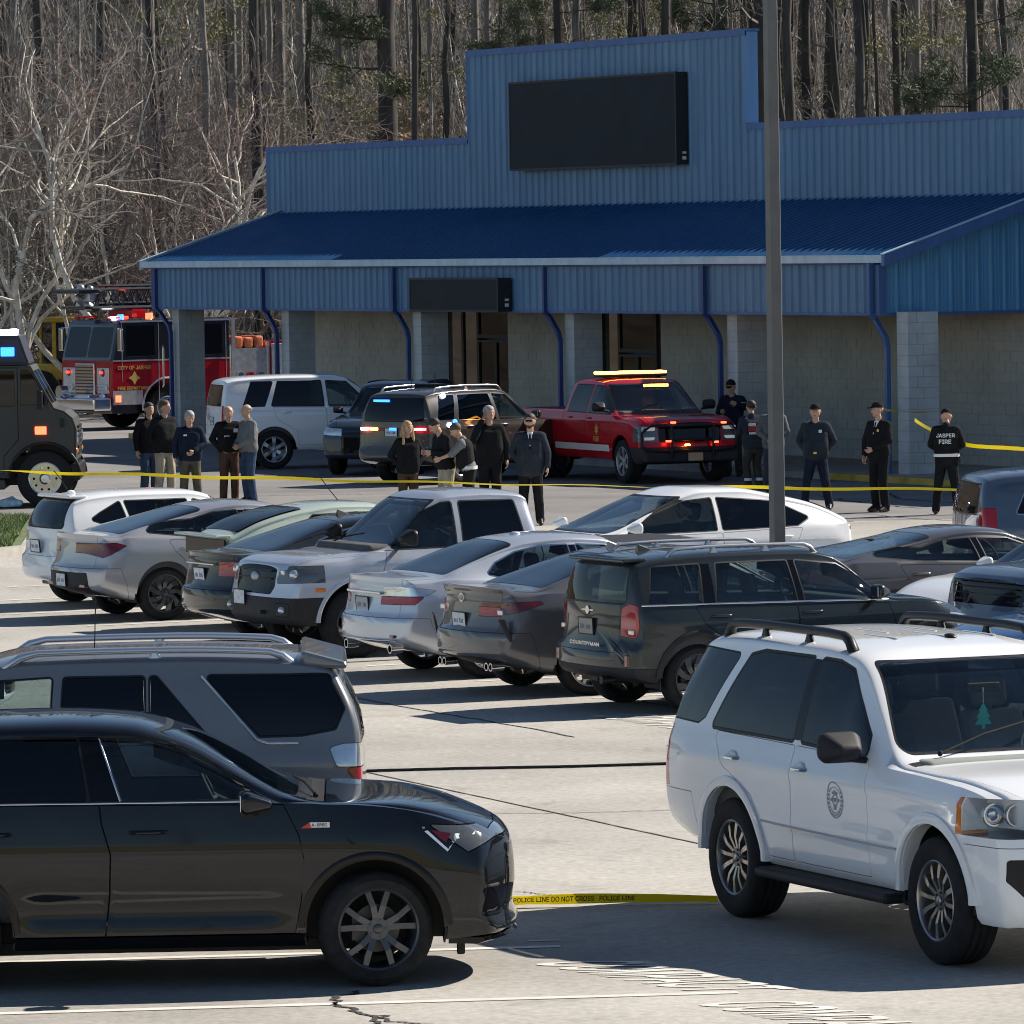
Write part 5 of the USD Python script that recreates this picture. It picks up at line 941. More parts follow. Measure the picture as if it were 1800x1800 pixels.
    for d, x in ((d1, xm + 0.16), (d2, 0.30)): c.handle(x, belt - 0.07, 0.2, CHROME if chrome else paint_m, d)
    c.mirror_pair(xc - 0.32, w - 0.03, belt + 0.085, w=0.19, h=0.12, d=0.13)
    c.seats(((1.25, 0.42),), y=0.36); c.seats(((0.62, 0.40),), y=0.34, head=False); c.dash(xc - 0.22, belt + 0.04, w - 0.22)
    c.xr, c.xf, c.tk, c.w = xr, xf, tk, w; return c
def rear_x(c, z, y=0.0):               # where the tail stands at height z
    return float(c.body.warp(np.array([[c.body.xr, y, z]]))[0, 0])
wheel_at = lambda px, py, y, h: place(0, y, px, py, h)
# grey silver sedan with wedge lamps, far left of the row
CE = sedan('silver_sedan', 'silver grey coupe-like sedan with dark turbine wheels, left of the pale green hatchback', P_GREYW, wheel_at(-4.27, 72.2, -0.80, H25), H25, wb=2.72, ro=1.02, fo=0.92, W=1.83, H=1.42, tk=1.04, xb=-0.52, xt=0.72, xw=1.60, xc=2.45, belt=0.95,
           tail=[(-1.3, 0.84), (-1.3, 0.955), (-0.62, 0.965), (-0.50, 0.93), (-0.78, 0.79), (-0.9, 0.84)], yin=0.25, tail_m=TAILD, wheel='turbine', wm=ALLOYD, chrome=False, diffuser=[(-0.66, 0.30), (-0.60, 0.60), (0.60, 0.60), (0.66, 0.30)], lip=0.03, qw=-0.22, r=0.33, rim=0.235)
CE.plate(rear_x(CE, 0.5) - 0.012, 0.50, tilt=-0.05)
for sg in (1, -1): part(CE.t, 'bumper_reflector', rbox(rear_x(CE, 0.45, 0.5) - 0.004, rear_x(CE, 0.45, 0.5) + 0.05, *sorted((sg * 0.40, sg * 0.62)), 0.42, 0.46, 0.008), TAILD)
# black sedan
CN = sedan('black_sedan', 'black sedan with a shark fin antenna between the pale green hatchback and the silver pickup', P_BLK2, wheel_at(-2.30, 67.15, -0.80, H25), H25, wb=2.78, ro=1.10, fo=0.97, W=1.83, H=1.46, tk=1.06, xb=-0.48, xt=0.62, xw=1.6, xc=2.42, belt=0.95,
           tail=[(-1.4, 0.80), (-1.4, 0.98), (-0.86, 0.98), (-0.72, 0.95), (-0.86, 0.82)], yin=0.44, wheel='five', chrome=True)
CN.plate(rear_x(CN, 0.84) - 0.012, 0.82, tilt=-0.1); fin(CN, 0.78, TRIM)
part(CN.t, 'trunk_chrome', rbox(rear_x(CN, 0.95) - 0.02, rear_x(CN, 0.95) + 0.03, -0.40, 0.40, 0.935, 0.955, 0.008), CHROME)
# silver sedan
CA = sedan('silver_sedan', 'bright silver sedan with white over red tail lamps beside the dark grey sedan', P_SILVER2, wheel_at(-0.30, 61.85, -0.81, H25), H25, wb=2.775, ro=1.10, fo=1.0, W=1.85, H=1.465, tk=1.06, xb=-0.42, xt=0.55, xw=1.58, xc=2.40, belt=0.95,
           tail=[(-1.4, 0.78), (-1.4, 0.865), (-0.72, 0.88), (-0.82, 0.80)], yin=0.38, tail2=([(-1.4, 0.872), (-1.4, 0.95), (-0.9, 0.985), (-0.58, 0.94), (-0.71, 0.888)], LAMPC, 0.42), wheel='split')
CA.plate(rear_x(CA, 0.80) - 0.012, 0.78, tilt=-0.08, m=mat('plate_grey', (0.32, 0.34, 0.36), 0.4))
part(CA.t, 'trunk_chrome', rbox(rear_x(CA, 0.90) - 0.02, rear_x(CA, 0.90) + 0.03, -0.42, 0.42, 0.895, 0.925, 0.01), CHROME)
for sg in (1, -1):
    part(CA.t, 'exhaust_tip', mv(Manifold.cylinder(0.14, 0.05, 0.045, 20) - Manifold.cylinder(0.1, 0.04, 0.036, 20).translate((0, 0, -0.005)), (rear_x(CA, 0.4, 0.56) + 0.03, sg * 0.56, 0.33), ry=PI / 2), CHROME, 40); part(CA.t, 'bumper_reflector', rbox(rear_x(CA, 0.45, 0.62) - 0.004, rear_x(CA, 0.45, 0.62) + 0.05, *sorted((sg * 0.52, sg * 0.70)), 0.45, 0.48, 0.008), TAILD)
part(CA.t, 'bumper_chrome', tube([CA.body.warp(np.array([[-1.105, y, 0.42]]))[0] for y in np.linspace(-0.7, 0.7, 15)], 0.01, 6), CHROME, True); part(CA.t, 'roof_antenna', mv(Manifold.sphere(0.05, 14).scale((1.3, 0.7, 0.6)), (0.75, 0, 1.45)), P_SILVER2, 40)
# grey sedan
CC = sedan('grey_sedan', 'dark grey sedan with a trunk lip spoiler parked beside the black compact wagon', P_GREY, wheel_at(0.74, 59.3, -0.80, H25), H25, wb=2.825, ro=1.10, fo=0.96, W=1.84, H=1.445, tk=1.06, xb=-0.45, xt=0.55, xw=1.6, xc=2.45, belt=0.96,
           tail=[(-1.4, 0.81), (-1.4, 0.90), (-0.90, 0.91), (-0.90, 0.82)], yin=0.36, tail2=([(-1.4, 0.903), (-1.4, 0.955), (-0.55, 0.965), (-0.52, 0.94), (-0.88, 0.84), (-0.885, 0.903)], TAILD, 0.40), wheel='ten', wm=ALLOYM, lip=0.05, chrome=False, r=0.335, rim=0.245, diffuser=[(-0.62, 0.28), (-0.5, 0.40), (0.5, 0.40), (0.62, 0.28)], qw=-0.02)
CC.plate(rear_x(CC, 0.78) - 0.014, 0.76, tilt=-0.08); fin(CC, 0.72)
for sg in (1, -1):
    part(CC.t, 'reverse_light', rbox(rear_x(CC, 0.85, 0.66) - 0.008, rear_x(CC, 0.85, 0.66) + 0.06, *sorted((sg * 0.62, sg * 0.73)), 0.83, 0.885, 0.01), LAMPC)
    part(CC.t, 'bumper_crease', Manifold.hull_points(np.array([(-0.98, sg * 0.80, 0.80), (-0.94, sg * 0.84, 0.80), (-0.88, sg * 0.90, 0.58), (-0.90, sg * 0.87, 0.57), (-0.98, sg * 0.76, 0.79), (-0.88, sg * 0.84, 0.58)])), TRIM)
    for k in (0, 1): part(CC.t, 'exhaust_tip', mv(Manifold.cylinder(0.14, 0.042, 0.038, 18) - Manifold.cylinder(0.1, 0.033, 0.03, 18).translate((0, 0, -0.005)), (rear_x(CC, 0.4, 0.55) + 0.03, sg * (0.5 + 0.1 * k), 0.31), ry=PI / 2), CHROME, 40)
part(CC.t, 'emblem', [grid_sheet(np.array([[[rear_x(CC, 0.98) - 0.012, r_ * 1.3 * math.cos(t), 0.985 + r_ * math.sin(t)] for r_ in (0.036, 0.044)] for t in np.linspace(0, 2 * PI, 25)])), grid_sheet(np.array([[[rear_x(CC, 0.98) - 0.013, r_ * 0.6 * math.cos(t), 0.985 + r_ * math.sin(t)] for r_ in (0.03, 0.037)] for t in np.linspace(0, 2 * PI, 25)]))], CHROME)
def hatch(name, label, paint_m, pos, head, wb, ro, fo, W, H, belt, hood, zr_tail, r=0.32, r_style='five', wm=ALLOY, slope=0.18, xc=2.3, xw=1.45, win=None, gl=GL_DARK, rim=0.22, group=None, cladding=None, chrome=False, tail=None, tail_axis='x', rear_glass=None, crr=0.16, cf=0.26, roofpts=None, roof_m=None, cat='car', tumble=0.30, rr=0.06, zbump=0.62, seats=True, steer=0.0, body_h=0.0, hl=None, grl=None, door_split=1.1, rdoor=0.0, hood_drop=0.1, mats_=None, glass_f=None, lower=0.30, gate=None, pillar_black=False):
    """upright tailed cars: hatchbacks, wagons and sport utility vehicles"""
    xr, xf = -ro, wb + fo; w = W / 2; lo = 0.22 + body_h
    b = Body(xr, xf, zb=[(xr, lo + 0.14), (xr + 0.5, lo + 0.04), (0.4, lo), (wb - 0.4, lo), (xf - 0.3, lo), (xf, lo + 0.04)], zs=[(xr, 0.72 + body_h), (1.2, 0.68 + body_h), (xf, 0.6 + body_h)],
             w=[(xr, w - 0.05), (xr + 0.45, w - 0.005), (0.2, w), (wb, w), (xf - 0.4, w - 0.015), (xf, w - 0.06)],
             zt=[(xr, belt + 0.05), (0, belt + 0.04), (1.0, belt + 0.02), (xc - 0.4, belt), (xc + 0.1, belt - 0.01), (wb + 0.1, hood - 0.07), (xf - 0.35, hood - 0.12 - hood_drop * 0.4), (xf, hood - 0.2 - hood_drop)],
             wt=[(xr, w - 0.09), (0.0, w - 0.05), (xc - 0.3, w - 0.045), (wb, w - 0.055), (xf, w - 0.13)],
             zr=roofpts or [(xr, H - 0.10), (xr + 0.35, H - 0.045), (0.4, H), (xw - 0.35, H - 0.01), (xw - 0.05, H - 0.06), (xw + 0.05, H - 0.11), (xc - 0.06, hood + 0.02), (xc + 0.06, hood), (wb, hood - 0.015), (xf - 0.35, hood - 0.05 - hood_drop * 0.3), (xf, hood - 0.15 - hood_drop)],
             wr=[(xr, w - tumble), (0.3, w - tumble + 0.02), (xw, w - tumble), (xc, w - 0.12), (wb, w - 0.12), (xf, w - 0.24)], cr=[(xr, 0.09), (xw, 0.09), (xc, 0.045), (xf, 0.03)],
             pf=[(0.2, 0.08), (0.38, 0.0), (0.6 + body_h, 0.01), (hood - 0.15, 0.07), (hood, 0.18)], pr=[(0.25, 0.10), (0.45, 0.0), (zbump, 0.0), (zbump + 0.06, 0.05), (belt + 0.05, 0.08), (H, slope + 0.08)], cf=cf, crr=crr, rf=0.07, rr=rr, nx=96,
             feats=((belt - 0.12, 0.05, 0.010, -ro, wb + 0.6), (0.52 + body_h, 0.10, -0.014, 0.4, wb - 0.3)))
    c = Car(name, label, cat, b, wb, paint_m, pos, head, group=group, wheel_r=r, arch=r + 0.06, cabin=(xr + 0.22 + slope * 0.3, xc - 0.02), floor=0.42 + body_h)
    c.window('windshield', glass_f or GL_TINT, [(-w + 0.20, hood + 0.03), (w - 0.20, hood + 0.03), (w - tumble - 0.03, H - 0.115), (-w + tumble + 0.03, H - 0.115)], 'x', xw - 0.15, xc + 0.3, sides=False, rnd=0.04)
    bz = lambda x: float(b.c['zt'](x)) + 0.018
    th_ = lambda x: min(float(b.c['zr'](x)) - float(b.c['cr'](x)) - 0.015, H - 0.13)
    for k, wn in enumerate(win): c.window('window', GL_TINT if k == len(win) - 1 else gl, [(x, (bz(x) if z == 0 else th_(x) if z == 1 else z)) for x, z in wn], 'y', 0.42, 1.2, rnd=0.02, trim=0.013, trim_m=CHROME if chrome else TRIM)
    if pillar_black:
        for (xa, xb_) in pillar_black: c.cut('pillar_trim', GLOSSB, [(xa, bz(xa)), (xa, th_(xa)), (xb_, th_(xb_)), (xb_, bz(xb_))], 'y', 0.42, 1.2, gap=0.001, rnd=0.0)
    if rear_glass: c.window('rear_window', gl, rear_glass, 'x', xr - 0.1, xr + 0.75, sides=False, rnd=0.04)
    xm = door_split
    d1 = c.cut('door', paint_m, [(xm, lo + 0.10), (xm, belt), (xc - 0.15, belt - 0.02), (xc - 0.08, 0.75), (xc - 0.08, lo + 0.1)], 'y', 0.6, 1.2, gap=0.005, rnd=0.02)
    d2 = c.cut('door', paint_m, [(xm - 0.012, lo + 0.10), (xm - 0.012, belt), (rdoor - 0.02, belt + 0.03), (rdoor + 0.08, 0.85 + body_h), (r + 0.08, 0.62 + body_h), (r + 0.13, lo + 0.1)], 'y', 0.6, 1.2, gap=0.005, rnd=0.02)
    if tail:
        for (m_, poly, ax, aa, bb) in tail: c.cut('tail_light', m_, poly, ax, aa, bb, gap=0.004, rnd=0.02)
    if gate: c.cut('tailgate', paint_m, rect(-gate[0], gate[0], gate[1], H - 0.02), 'x', xr - 0.1, xr + 0.22, sides=False, gap=0.005, rnd=0.03)
    if cladding: c.cut('lower_trim', DARKP, [(xr - 0.2, 0.0), (xr - 0.2, lower + 0.12), (xr + 0.4, lower + 0.10), (0.5, lower + 0.05), (wb - 0.5, lower + 0.05), (xf - 0.4, lower + 0.10), (xf + 0.2, lower + 0.12), (xf + 0.2, 0.0)], 'y', -1.3, 1.3, sides=False, gap=0.003, rnd=0.0)
    c.cut('hood', paint_m, [(xc + 0.08, -w + 0.13), (xc + 0.08, w - 0.13), (wb, w - 0.15), (xf - 0.16, w - 0.36), (xf - 0.16, -w + 0.36), (wb, -w + 0.15)], 'z', 0.6, 1.5, gap=0.005, rnd=0.02, sides=False)
    c.cut('headlight', LAMPC, hl or [(xf - 0.5, hood - 0.13 - hood_drop * 0.6), (xf + 0.1, hood - 0.19 - hood_drop), (xf + 0.1, hood - 0.32 - hood_drop), (xf - 0.4, hood - 0.27 - hood_drop * 0.7)], 'y', 0.48, 1.2, rnd=0.015)
    c.cut('grille', GLOSSB, grl or rect(-0.48, 0.48, 0.42, hood - 0.24 - hood_drop), 'x', xf - 0.5, xf + 0.1, sides=False, rnd=0.05)
    c.finish(); c.wheels(width=0.235, rim=rim, style=r_style, m=wm, steer=steer)
    for d, x in ((d1, xm + 0.15), (d2, rdoor + 0.25)): c.handle(x, belt - 0.07, 0.2, CHROME if chrome else paint_m, d)
    c.mirror_pair(xc - 0.30, w - 0.02, belt + 0.10, w=0.20, h=0.14, d=0.13, m=mats_)
    if seats: c.seats(((1.3, 0.45 + body_h),), y=0.37); c.seats(((0.5, 0.46 + body_h),), y=0.37, head=H > 1.52); c.dash(xc - 0.2, belt + 0.03, w - 0.22)
    c.xr, c.xf, c.w = xr, xf, w; return c
# white hatchback at the far left of the row
W4 = [[(-0.02, 0), (-0.34, 1.12), (-0.20, 1.20), (0.1, 1), (0.16, 0)], [(0.22, 0), (0.16, 1), (1.02, 1), (1.05, 0)], [(1.14, 0), (1.1, 1), (1.45, 1), (1.75, 1.20), (2.02, 1.0), (2.02, 0)]]
CH = hatch('white_hatchback', 'small white hatchback with a dark rear window at the left end of the parked row', P_WHITE, wheel_at(-5.02, 74.9, -0.78, H25), H25, 2.63, 0.80, 0.85, 1.80, 1.47, 0.95, 1.0, 0, win=W4, slope=0.28, xc=2.25, xw=1.4,
           rear_glass=[(-0.62, 1.02), (0.62, 1.02), (0.52, 1.36), (-0.52, 1.36)], tail=[(TAILD, [(0.50, 0.83), (1.0, 0.80), (1.0, 0.98), (0.50, 0.95)], 'x', -1.0, -0.45)], gate=(0.62, 0.66))
CH.plate(rear_x(CH, 0.62) - 0.0, 0.78, tilt=-0.1); part(CH.t, 'roof_spoiler', rbox(-0.55, -0.30, -0.56, 0.56, 1.385, 1.425, 0.02), P_WHITE, 40); part(CH.t, 'whip_antenna', tube([(-0.32, 0, 1.44), (-0.42, 0, 1.60), (-0.52, 0.0, 1.72)], 0.006, 5), TRIM)
part(CH.t, 'roof_antenna', mv(Manifold.sphere(0.05, 12).scale((1.2, 0.6, 0.7)), (-0.30, 0, 1.44)), P_WHITE, 40)
# pale green hatchback with a split rear window
CP = hatch('pale_hatchback', 'pale green hatchback with a split rear window and whip antenna behind the black sedan', P_PALE, wheel_at(-2.62, 70.0, -0.76, H25), H25, 2.70, 0.86, 0.92, 1.745, 1.49, 0.97, 1.0, 0, slope=0.02, xc=2.45, xw=1.4, crr=0.2,
           roofpts=[(-0.86, 1.13), (-0.78, 1.15), (-0.3, 1.31), (0.3, 1.44), (0.75, 1.485), (1.15, 1.475), (1.4, 1.40), (2.4, 1.01), (2.5, 0.99), (3.0, 0.93), (3.3, 0.85), (3.62, 0.72)],
           win=[[(0.02, 1.06), (0.02, 1.10), (0.35, 1), (0.95, 1), (1.0, 0), (0.3, 0)], [(1.1, 0), (1.05, 1), (1.35, 1), (1.75, 1.2), (2.15, 0)]], tail=[(TAILR, [(0.56, 0.74), (1.0, 0.74), (1.0, 1.0), (0.66, 1.0)], 'x', -1.0, -0.55)], rim=0.21)
CP.plate(rear_x(CP, 0.74) - 0.012, 0.74)
for n_, px_, py_ in (('rear_window', [(-0.62, -0.50), (-0.05, -0.50), (0.22, -0.47), (0.22, 0.47), (-0.05, 0.50), (-0.62, 0.50)], 0),):
    v = []
    for x in np.linspace(-0.66, 0.25, 12):
        v.append([CP.body.warp(np.array([[x, y, float(CP.body.c['zr'](x)) + 0.004 - 0.09 * max(0, (abs(y) - 0.15)) ** 2.2]]))[0] for y in np.linspace(-0.5, 0.5, 15)])
    part(CP.t, n_, (lambda q: (np.vstack([q[0], q[0] - [0, 0, 0.012]]), np.vstack([q[1], q[1][:, ::-1] + len(q[0])])))(grid_sheet(np.array(v))), GLOSSB, True)
part(CP.t, 'rear_window', mv(rbox(-0.012, 0.012, -0.60, 0.60, 0.90, 1.09, 0.01), (rear_x(CP, 1.0) - 0.001, 0, 0), ry=0.0), GLOSSB); part(CP.t, 'tail_spoiler', rbox(-0.93, -0.72, -0.64, 0.64, 1.115, 1.145, 0.014), P_PALE, 40)
part(CP.t, 'whip_antenna', tube([(0.95, 0.0, 1.48), (0.83, 0, 1.62), (0.66, 0, 1.85)], 0.006, 5), TRIM)
# black compact wagon with upright red lamps
WM = [[(-0.50, 0), (-0.40, 1), (0.10, 1), (0.06, 0)], [(0.22, 0), (0.28, 1), (1.06, 1), (1.10, 0)], [(1.19, 0), (1.15, 1), (1.62, 1), (1.98, 1.18), (2.08, 0)]]
CM = hatch('black_wagon', 'black compact wagon with upright red tail lamps and roof rails beside the white SUV', P_DGREEN, wheel_at(1.74, 56.9, -0.80, H25), H25, 2.60, 0.82, 0.68, 1.82, 1.555, 1.0, 1.03, 0, r=0.335, r_style='turbine', wm=ALLOYD, win=WM, slope=0.16, xc=2.25, xw=1.62, gl=GL_TINT, chrome=False, cladding=True,
           rear_glass=[(-0.66, 1.07), (0.66, 1.07), (0.58, 1.42), (-0.58, 1.42)], tail=[(TAILR, [(0.60, 0.76), (0.80, 0.74), (0.83, 0.85), (0.80, 1.05), (0.70, 1.07), (0.60, 1.02)], 'x', -1.0, -0.55)], gate=(0.58, 0.60), tumble=0.24, crr=0.18, pillar_black=[(0.085, 0.205), (1.08, 1.17)], lower=0.34, rim=0.24, hood_drop=0.06)
CM.plate(rear_x(CM, 0.80) - 0.014, 0.83, tilt=-0.05, m=mat('plate_tan', (0.30, 0.28, 0.24), 0.5)); flare(CM, 0, 0.396, 0.065, DARKP, out=0.012); flare(CM, 2.60, 0.396, 0.065, DARKP, out=0.012); rails(CM, -0.25, 1.45, 0.60, 1.535, ALLOY, h=0.05, rad=0.017, feet=4)
side_strip(CM, [(-0.78, 1.052), (0.2, 1.045), (1.2, 1.03), (2.12, 1.012)], 0.011, CHROME, 'belt_chrome', n=20); glyphs(CM, 'COUNTRYMAN', 0.034, rear_x(CM, 0.66) - 0.012, 0.0, 0.665, 'rear', CHROME, 'badge_letters', sx=1.9); fin(CM, -0.12); part(CM.t, 'roof_spoiler', rbox(-0.66, -0.40, -0.60, 0.60, 1.455, 1.495, 0.02), P_DGREEN, 40)
part(CM.t, 'badge', [arr(mv(Manifold.cylinder(0.012, 0.04, 0.04, 20), (rear_x(CM, 0.98) - 0.01, 0, 0.985), ry=PI / 2)), box(rear_x(CM, 0.98) - 0.008, rear_x(CM, 0.98) + 0.004, 0.045, 0.12, 0.978, 0.992), box(rear_x(CM, 0.98) - 0.008, rear_x(CM, 0.98) + 0.004, -0.12, -0.045, 0.978, 0.992)], CHROME)
for sg in (1, -1):
    part(CM.t, 'lamp_lens', rbox(rear_x(CM, 0.8, 0.72) - 0.006, rear_x(CM, 0.8, 0.72) + 0.05, *sorted((sg * 0.63, sg * 0.77)), 0.77, 0.82, 0.01), LAMPC); part(CM.t, 'bumper_reflector', rbox(rear_x(CM, 0.5, 0.74) - 0.006, rear_x(CM, 0.5, 0.74) + 0.06, *sorted((sg * 0.69, sg * 0.78)), 0.46, 0.58, 0.01), TAILD)
    pass
part(CM.t, 'exhaust_tip', mv(Manifold.cylinder(0.14, 0.04, 0.036, 18), (-0.84, -0.45, 0.33), ry=PI / 2), TRIM, 40)
def pickup(name, label, paint_m, pos, head, wb=3.22, ro=1.22, fo=0.92, W=1.86, H=1.80, bed=1.16, xk=0.98, xw=2.12, xc=2.95, belt=1.18, hood=1.15, r=0.385, wheel='six', wm=ALLOYD, grille=None, lamps=None, lower=True, split=1.95, group=None, steer=0.0, stripe=None, rim=0.24, hood_in=0.24, lo=0.42, gl=GL_DARK, cf=0.16, nose_drop=0.05):
    xr, xf = -ro, wb + fo; w = W / 2
    b = Body(xr, xf, zb=[(xr, lo + 0.12), (0.5, lo), (wb - 0.5, lo), (xf - 0.3, lo - 0.06), (xf, lo - 0.02)], zs=[(xr, 0.92), (1.2, 0.88), (xf, 0.80)],
             w=[(xr, w - 0.02), (0.2, w), (wb, w), (xf - 0.4, w - 0.01), (xf, w - 0.04)],
             zt=[(xr, bed - 0.03), (xk - 0.1, bed - 0.03), (xk + 0.1, belt), (xc - 0.3, belt - 0.02), (xc + 0.1, belt - 0.03), (wb + 0.1, hood - 0.07), (xf - 0.3, hood - 0.10), (xf, hood - 0.12 - nose_drop)],
             wt=[(xr, w - 0.05), (xk, w - 0.05), (xc, w - 0.06), (wb, w - 0.06), (xf, w - 0.09)],
             zr=[(xr, bed), (xk - 0.045, bed), (xk + 0.015, bed + (H - bed) * 0.62), (xk + 0.09, H - 0.05), (xk + 0.35, H - 0.01), ((xk + xw) / 2, H), (xw - 0.1, H - 0.02), (xw + 0.04, H - 0.07), (xc - 0.05, hood + 0.03), (xc + 0.07, hood + 0.01), (wb, hood), (xf - 0.3, hood - 0.03), (xf, hood - 0.06 - nose_drop)],
             wr=[(xr, w - 0.09), (xk - 0.06, w - 0.09), (xk + 0.03, w - 0.24), (xw, w - 0.27), (xc, w - 0.13), (wb, w - 0.12), (xf, w - 0.16)], cr=[(xr, 0.02), (xk - 0.05, 0.02), (xk + 0.06, 0.09), (xw, 0.09), (xc, 0.045), (xf, 0.03)],
             pf=[(0.3, 0.06), (0.55, 0.0), (0.8, 0.05), (hood, 0.12)], pr=[(0.4, 0.05), (0.7, 0.02), (bed, 0.0)], cf=cf, crr=0.03, rf=0.07, rr=0.03, nx=130, pw=3.2, feats=((belt - 0.14, 0.05, 0.010, -ro, xf - 0.3),))
    c = Car(name, label, 'pickup truck', b, wb, paint_m, pos, head, group=group, wheel_r=r, arch=r + 0.075, cabin=(xk + 0.16, xc - 0.02), floor=0.62)
    c.window('windshield', GL_TINT, [(-w + 0.20, hood + 0.06), (w - 0.20, hood + 0.06), (w - 0.32, H - 0.11), (-w + 0.32, H - 0.11)], 'x', xw - 0.15, xc + 0.3, sides=False, rnd=0.04)
    bz = lambda x: float(b.c['zt'](x)) + 0.02
    zt_ = H - 0.13
    c.window('window', gl, [(xk + 0.17, bz(xk + 0.2)), (xk + 0.24, zt_), (split - 0.06, zt_ + 0.005), (split - 0.04, bz(split))], 'y', 0.42, 1.2, rnd=0.03)
    fw = [(split + 0.05, bz(split)), (split + 0.03, zt_ + 0.005), (xw - 0.02, zt_ - 0.01), ((xw + xc) / 2 + 0.05, (zt_ + belt) / 2 + 0.05), (xc - 0.2, bz(xc - 0.2) + 0.04), (xc - 0.2, bz(xc - 0.2))]
    c.window('window', GL_TINT, fw, 'y', 0.42, 1.2, rnd=0.02)
    if stripe: c.cut('side_stripe', stripe, [(0.56, 0.58), (0.56, 0.70), (wb - 0.56, 0.70), (wb - 0.56, 0.58)], 'y', 0.6, 1.2, gap=0.0, rnd=0.0)
    d1 = c.cut('door', paint_m, [(split, lo + (0.31 if stripe else 0.10)), (split, belt), (xc - 0.1, belt - 0.02), (xc - 0.02, 0.9), (xc - 0.02, lo + (0.31 if stripe else 0.1))], 'y', 0.6, 1.2, gap=0.006, rnd=0.02)
    d2 = c.cut('door', paint_m, [(split - 0.013, lo + (0.31 if stripe else 0.10)), (split - 0.013, belt), (xk + 0.08, belt), (xk + 0.1, lo + (0.31 if stripe else 0.1))], 'y', 0.6, 1.2, gap=0.006, rnd=0.02)
    c.open([(xk - 0.03, lo), (xk - 0.03, bed + 0.2), (xk - 0.012, bed + 0.2), (xk - 0.012, lo)], 'y', 0.62, 1.2, sides=True)
    c.cut('bed_cover', DARKP, [(xr + 0.10, -w + 0.13), (xk - 0.07, -w + 0.13), (xk - 0.07, w - 0.13), (xr + 0.10, w - 0.13)], 'z', bed - 0.05, bed + 0.1, sides=False, gap=0.006)
    c.cut('tailgate', paint_m, rect(-w + 0.22, w - 0.22, 0.66, bed + 0.1), 'x', xr - 0.1, xr + 0.08, sides=False, gap=0.005)
    c.cut('tail_light', TAILR, [(w - 0.18, 0.72), (w + 0.1, 0.72), (w + 0.1, bed - 0.03), (w - 0.18, bed - 0.03)], 'x', xr - 0.1, xr + 0.12, gap=0.004)
    c.cut('hood', paint_m, [(xc + 0.08, -w + 0.13), (xc + 0.08, w - 0.13), (wb, w - 0.15), (xf - 0.12, w - hood_in), (xf - 0.12, -w + hood_in), (wb, -w + 0.15)], 'z', hood - 0.16, 1.5, gap=0.006, rnd=0.02, sides=False)
    for (nm, m_, poly, aa, sd) in grille: c.cut(nm, m_, poly, 'x', xf - aa, xf + 0.2, sides=sd, gap=0.005, rnd=0.03)
    if lower: c.cut('lower_bumper', DARKP, [(xf - 0.62, 0.2), (xf - 0.55, 0.68), (xf + 0.2, 0.68), (xf + 0.2, 0.2)], 'y', -1.2, 1.2, sides=False, gap=0.004, rnd=0.0)
    c.finish(); c.wheels(width=0.27, rim=rim, style=wheel, m=wm, steer=steer)
    for d, x in ((d1, split + 0.16), (d2, xk + 0.34)): c.handle(x, belt - 0.09, 0.2, paint_m, d)
    c.mirror_pair(xc - 0.28, w - 0.02, belt + 0.13, w=0.24, h=0.18, d=0.14, m=TRIM)
    c.seats(((split + 0.22, 0.70),), y=0.40); c.seats(((split - 0.55, 0.72),), y=0.36, head=False); c.dash(xc - 0.18, belt + 0.05, w - 0.2)
    wiper(c, (xc + 0.02, -0.5, hood + 0.05), (xc - 0.2, 0.05, hood + 0.18)); c.xr, c.xf, c.w = xr, xf, w; return c
# silver pickup backed into the row
xf_ = 3.22 + 0.9
CR = pickup('silver_pickup', 'silver pickup truck with a black grille and dark bed cover, backed in among the cars', P_SILVER2, place(3.22, 0.80, -1.75, 65.2, HB), HB, H=1.80, grille=[('grille', GLOSSB, [(-0.52, 0.80), (-0.46, 0.72), (0.46, 0.72), (0.52, 0.80), (0.52, 0.98), (0.44, 1.06), (-0.44, 1.06), (-0.52, 0.98)], 0.25, False),
            ('headlight', LAMPD, [(0.54, 0.84), (1.2, 0.86), (1.2, 1.03), (0.60, 1.03)], 0.52, True), ('fog_recess', TRIM, [(0.60, 0.48), (0.82, 0.48), (0.82, 0.62), (0.60, 0.62)], 0.4, True)], steer=rad(-4))
def front_x(c, z, y=0.0): return float(c.body.warp(np.array([[c.body.xf, y, z]]))[0, 0])
part(CR.t, 'emblem', mv(Manifold.sphere(0.09, 20).scale((0.25, 1.25, 0.62)), (front_x(CR, 0.90) + 0.0, 0, 0.90)), mat('emblem_grey', (0.30, 0.33, 0.38), 0.3, metal=0.6), 50)
for k in range(3): part(CR.t, 'grille_bar', rbox(front_x(CR, 0.9) - 0.02, front_x(CR, 0.9) + 0.008, -0.46, 0.46, 0.79 + 0.09 * k, 0.805 + 0.09 * k, 0.006), TRIM)
CR.plate(front_x(CR, 0.62) + 0.012, 0.66, y=-0.28); part(CR.t, 'tow_hook', rbox(front_x(CR, 0.5) - 0.02, front_x(CR, 0.5) + 0.05, 0.36, 0.40, 0.50, 0.54, 0.01), TRIM)
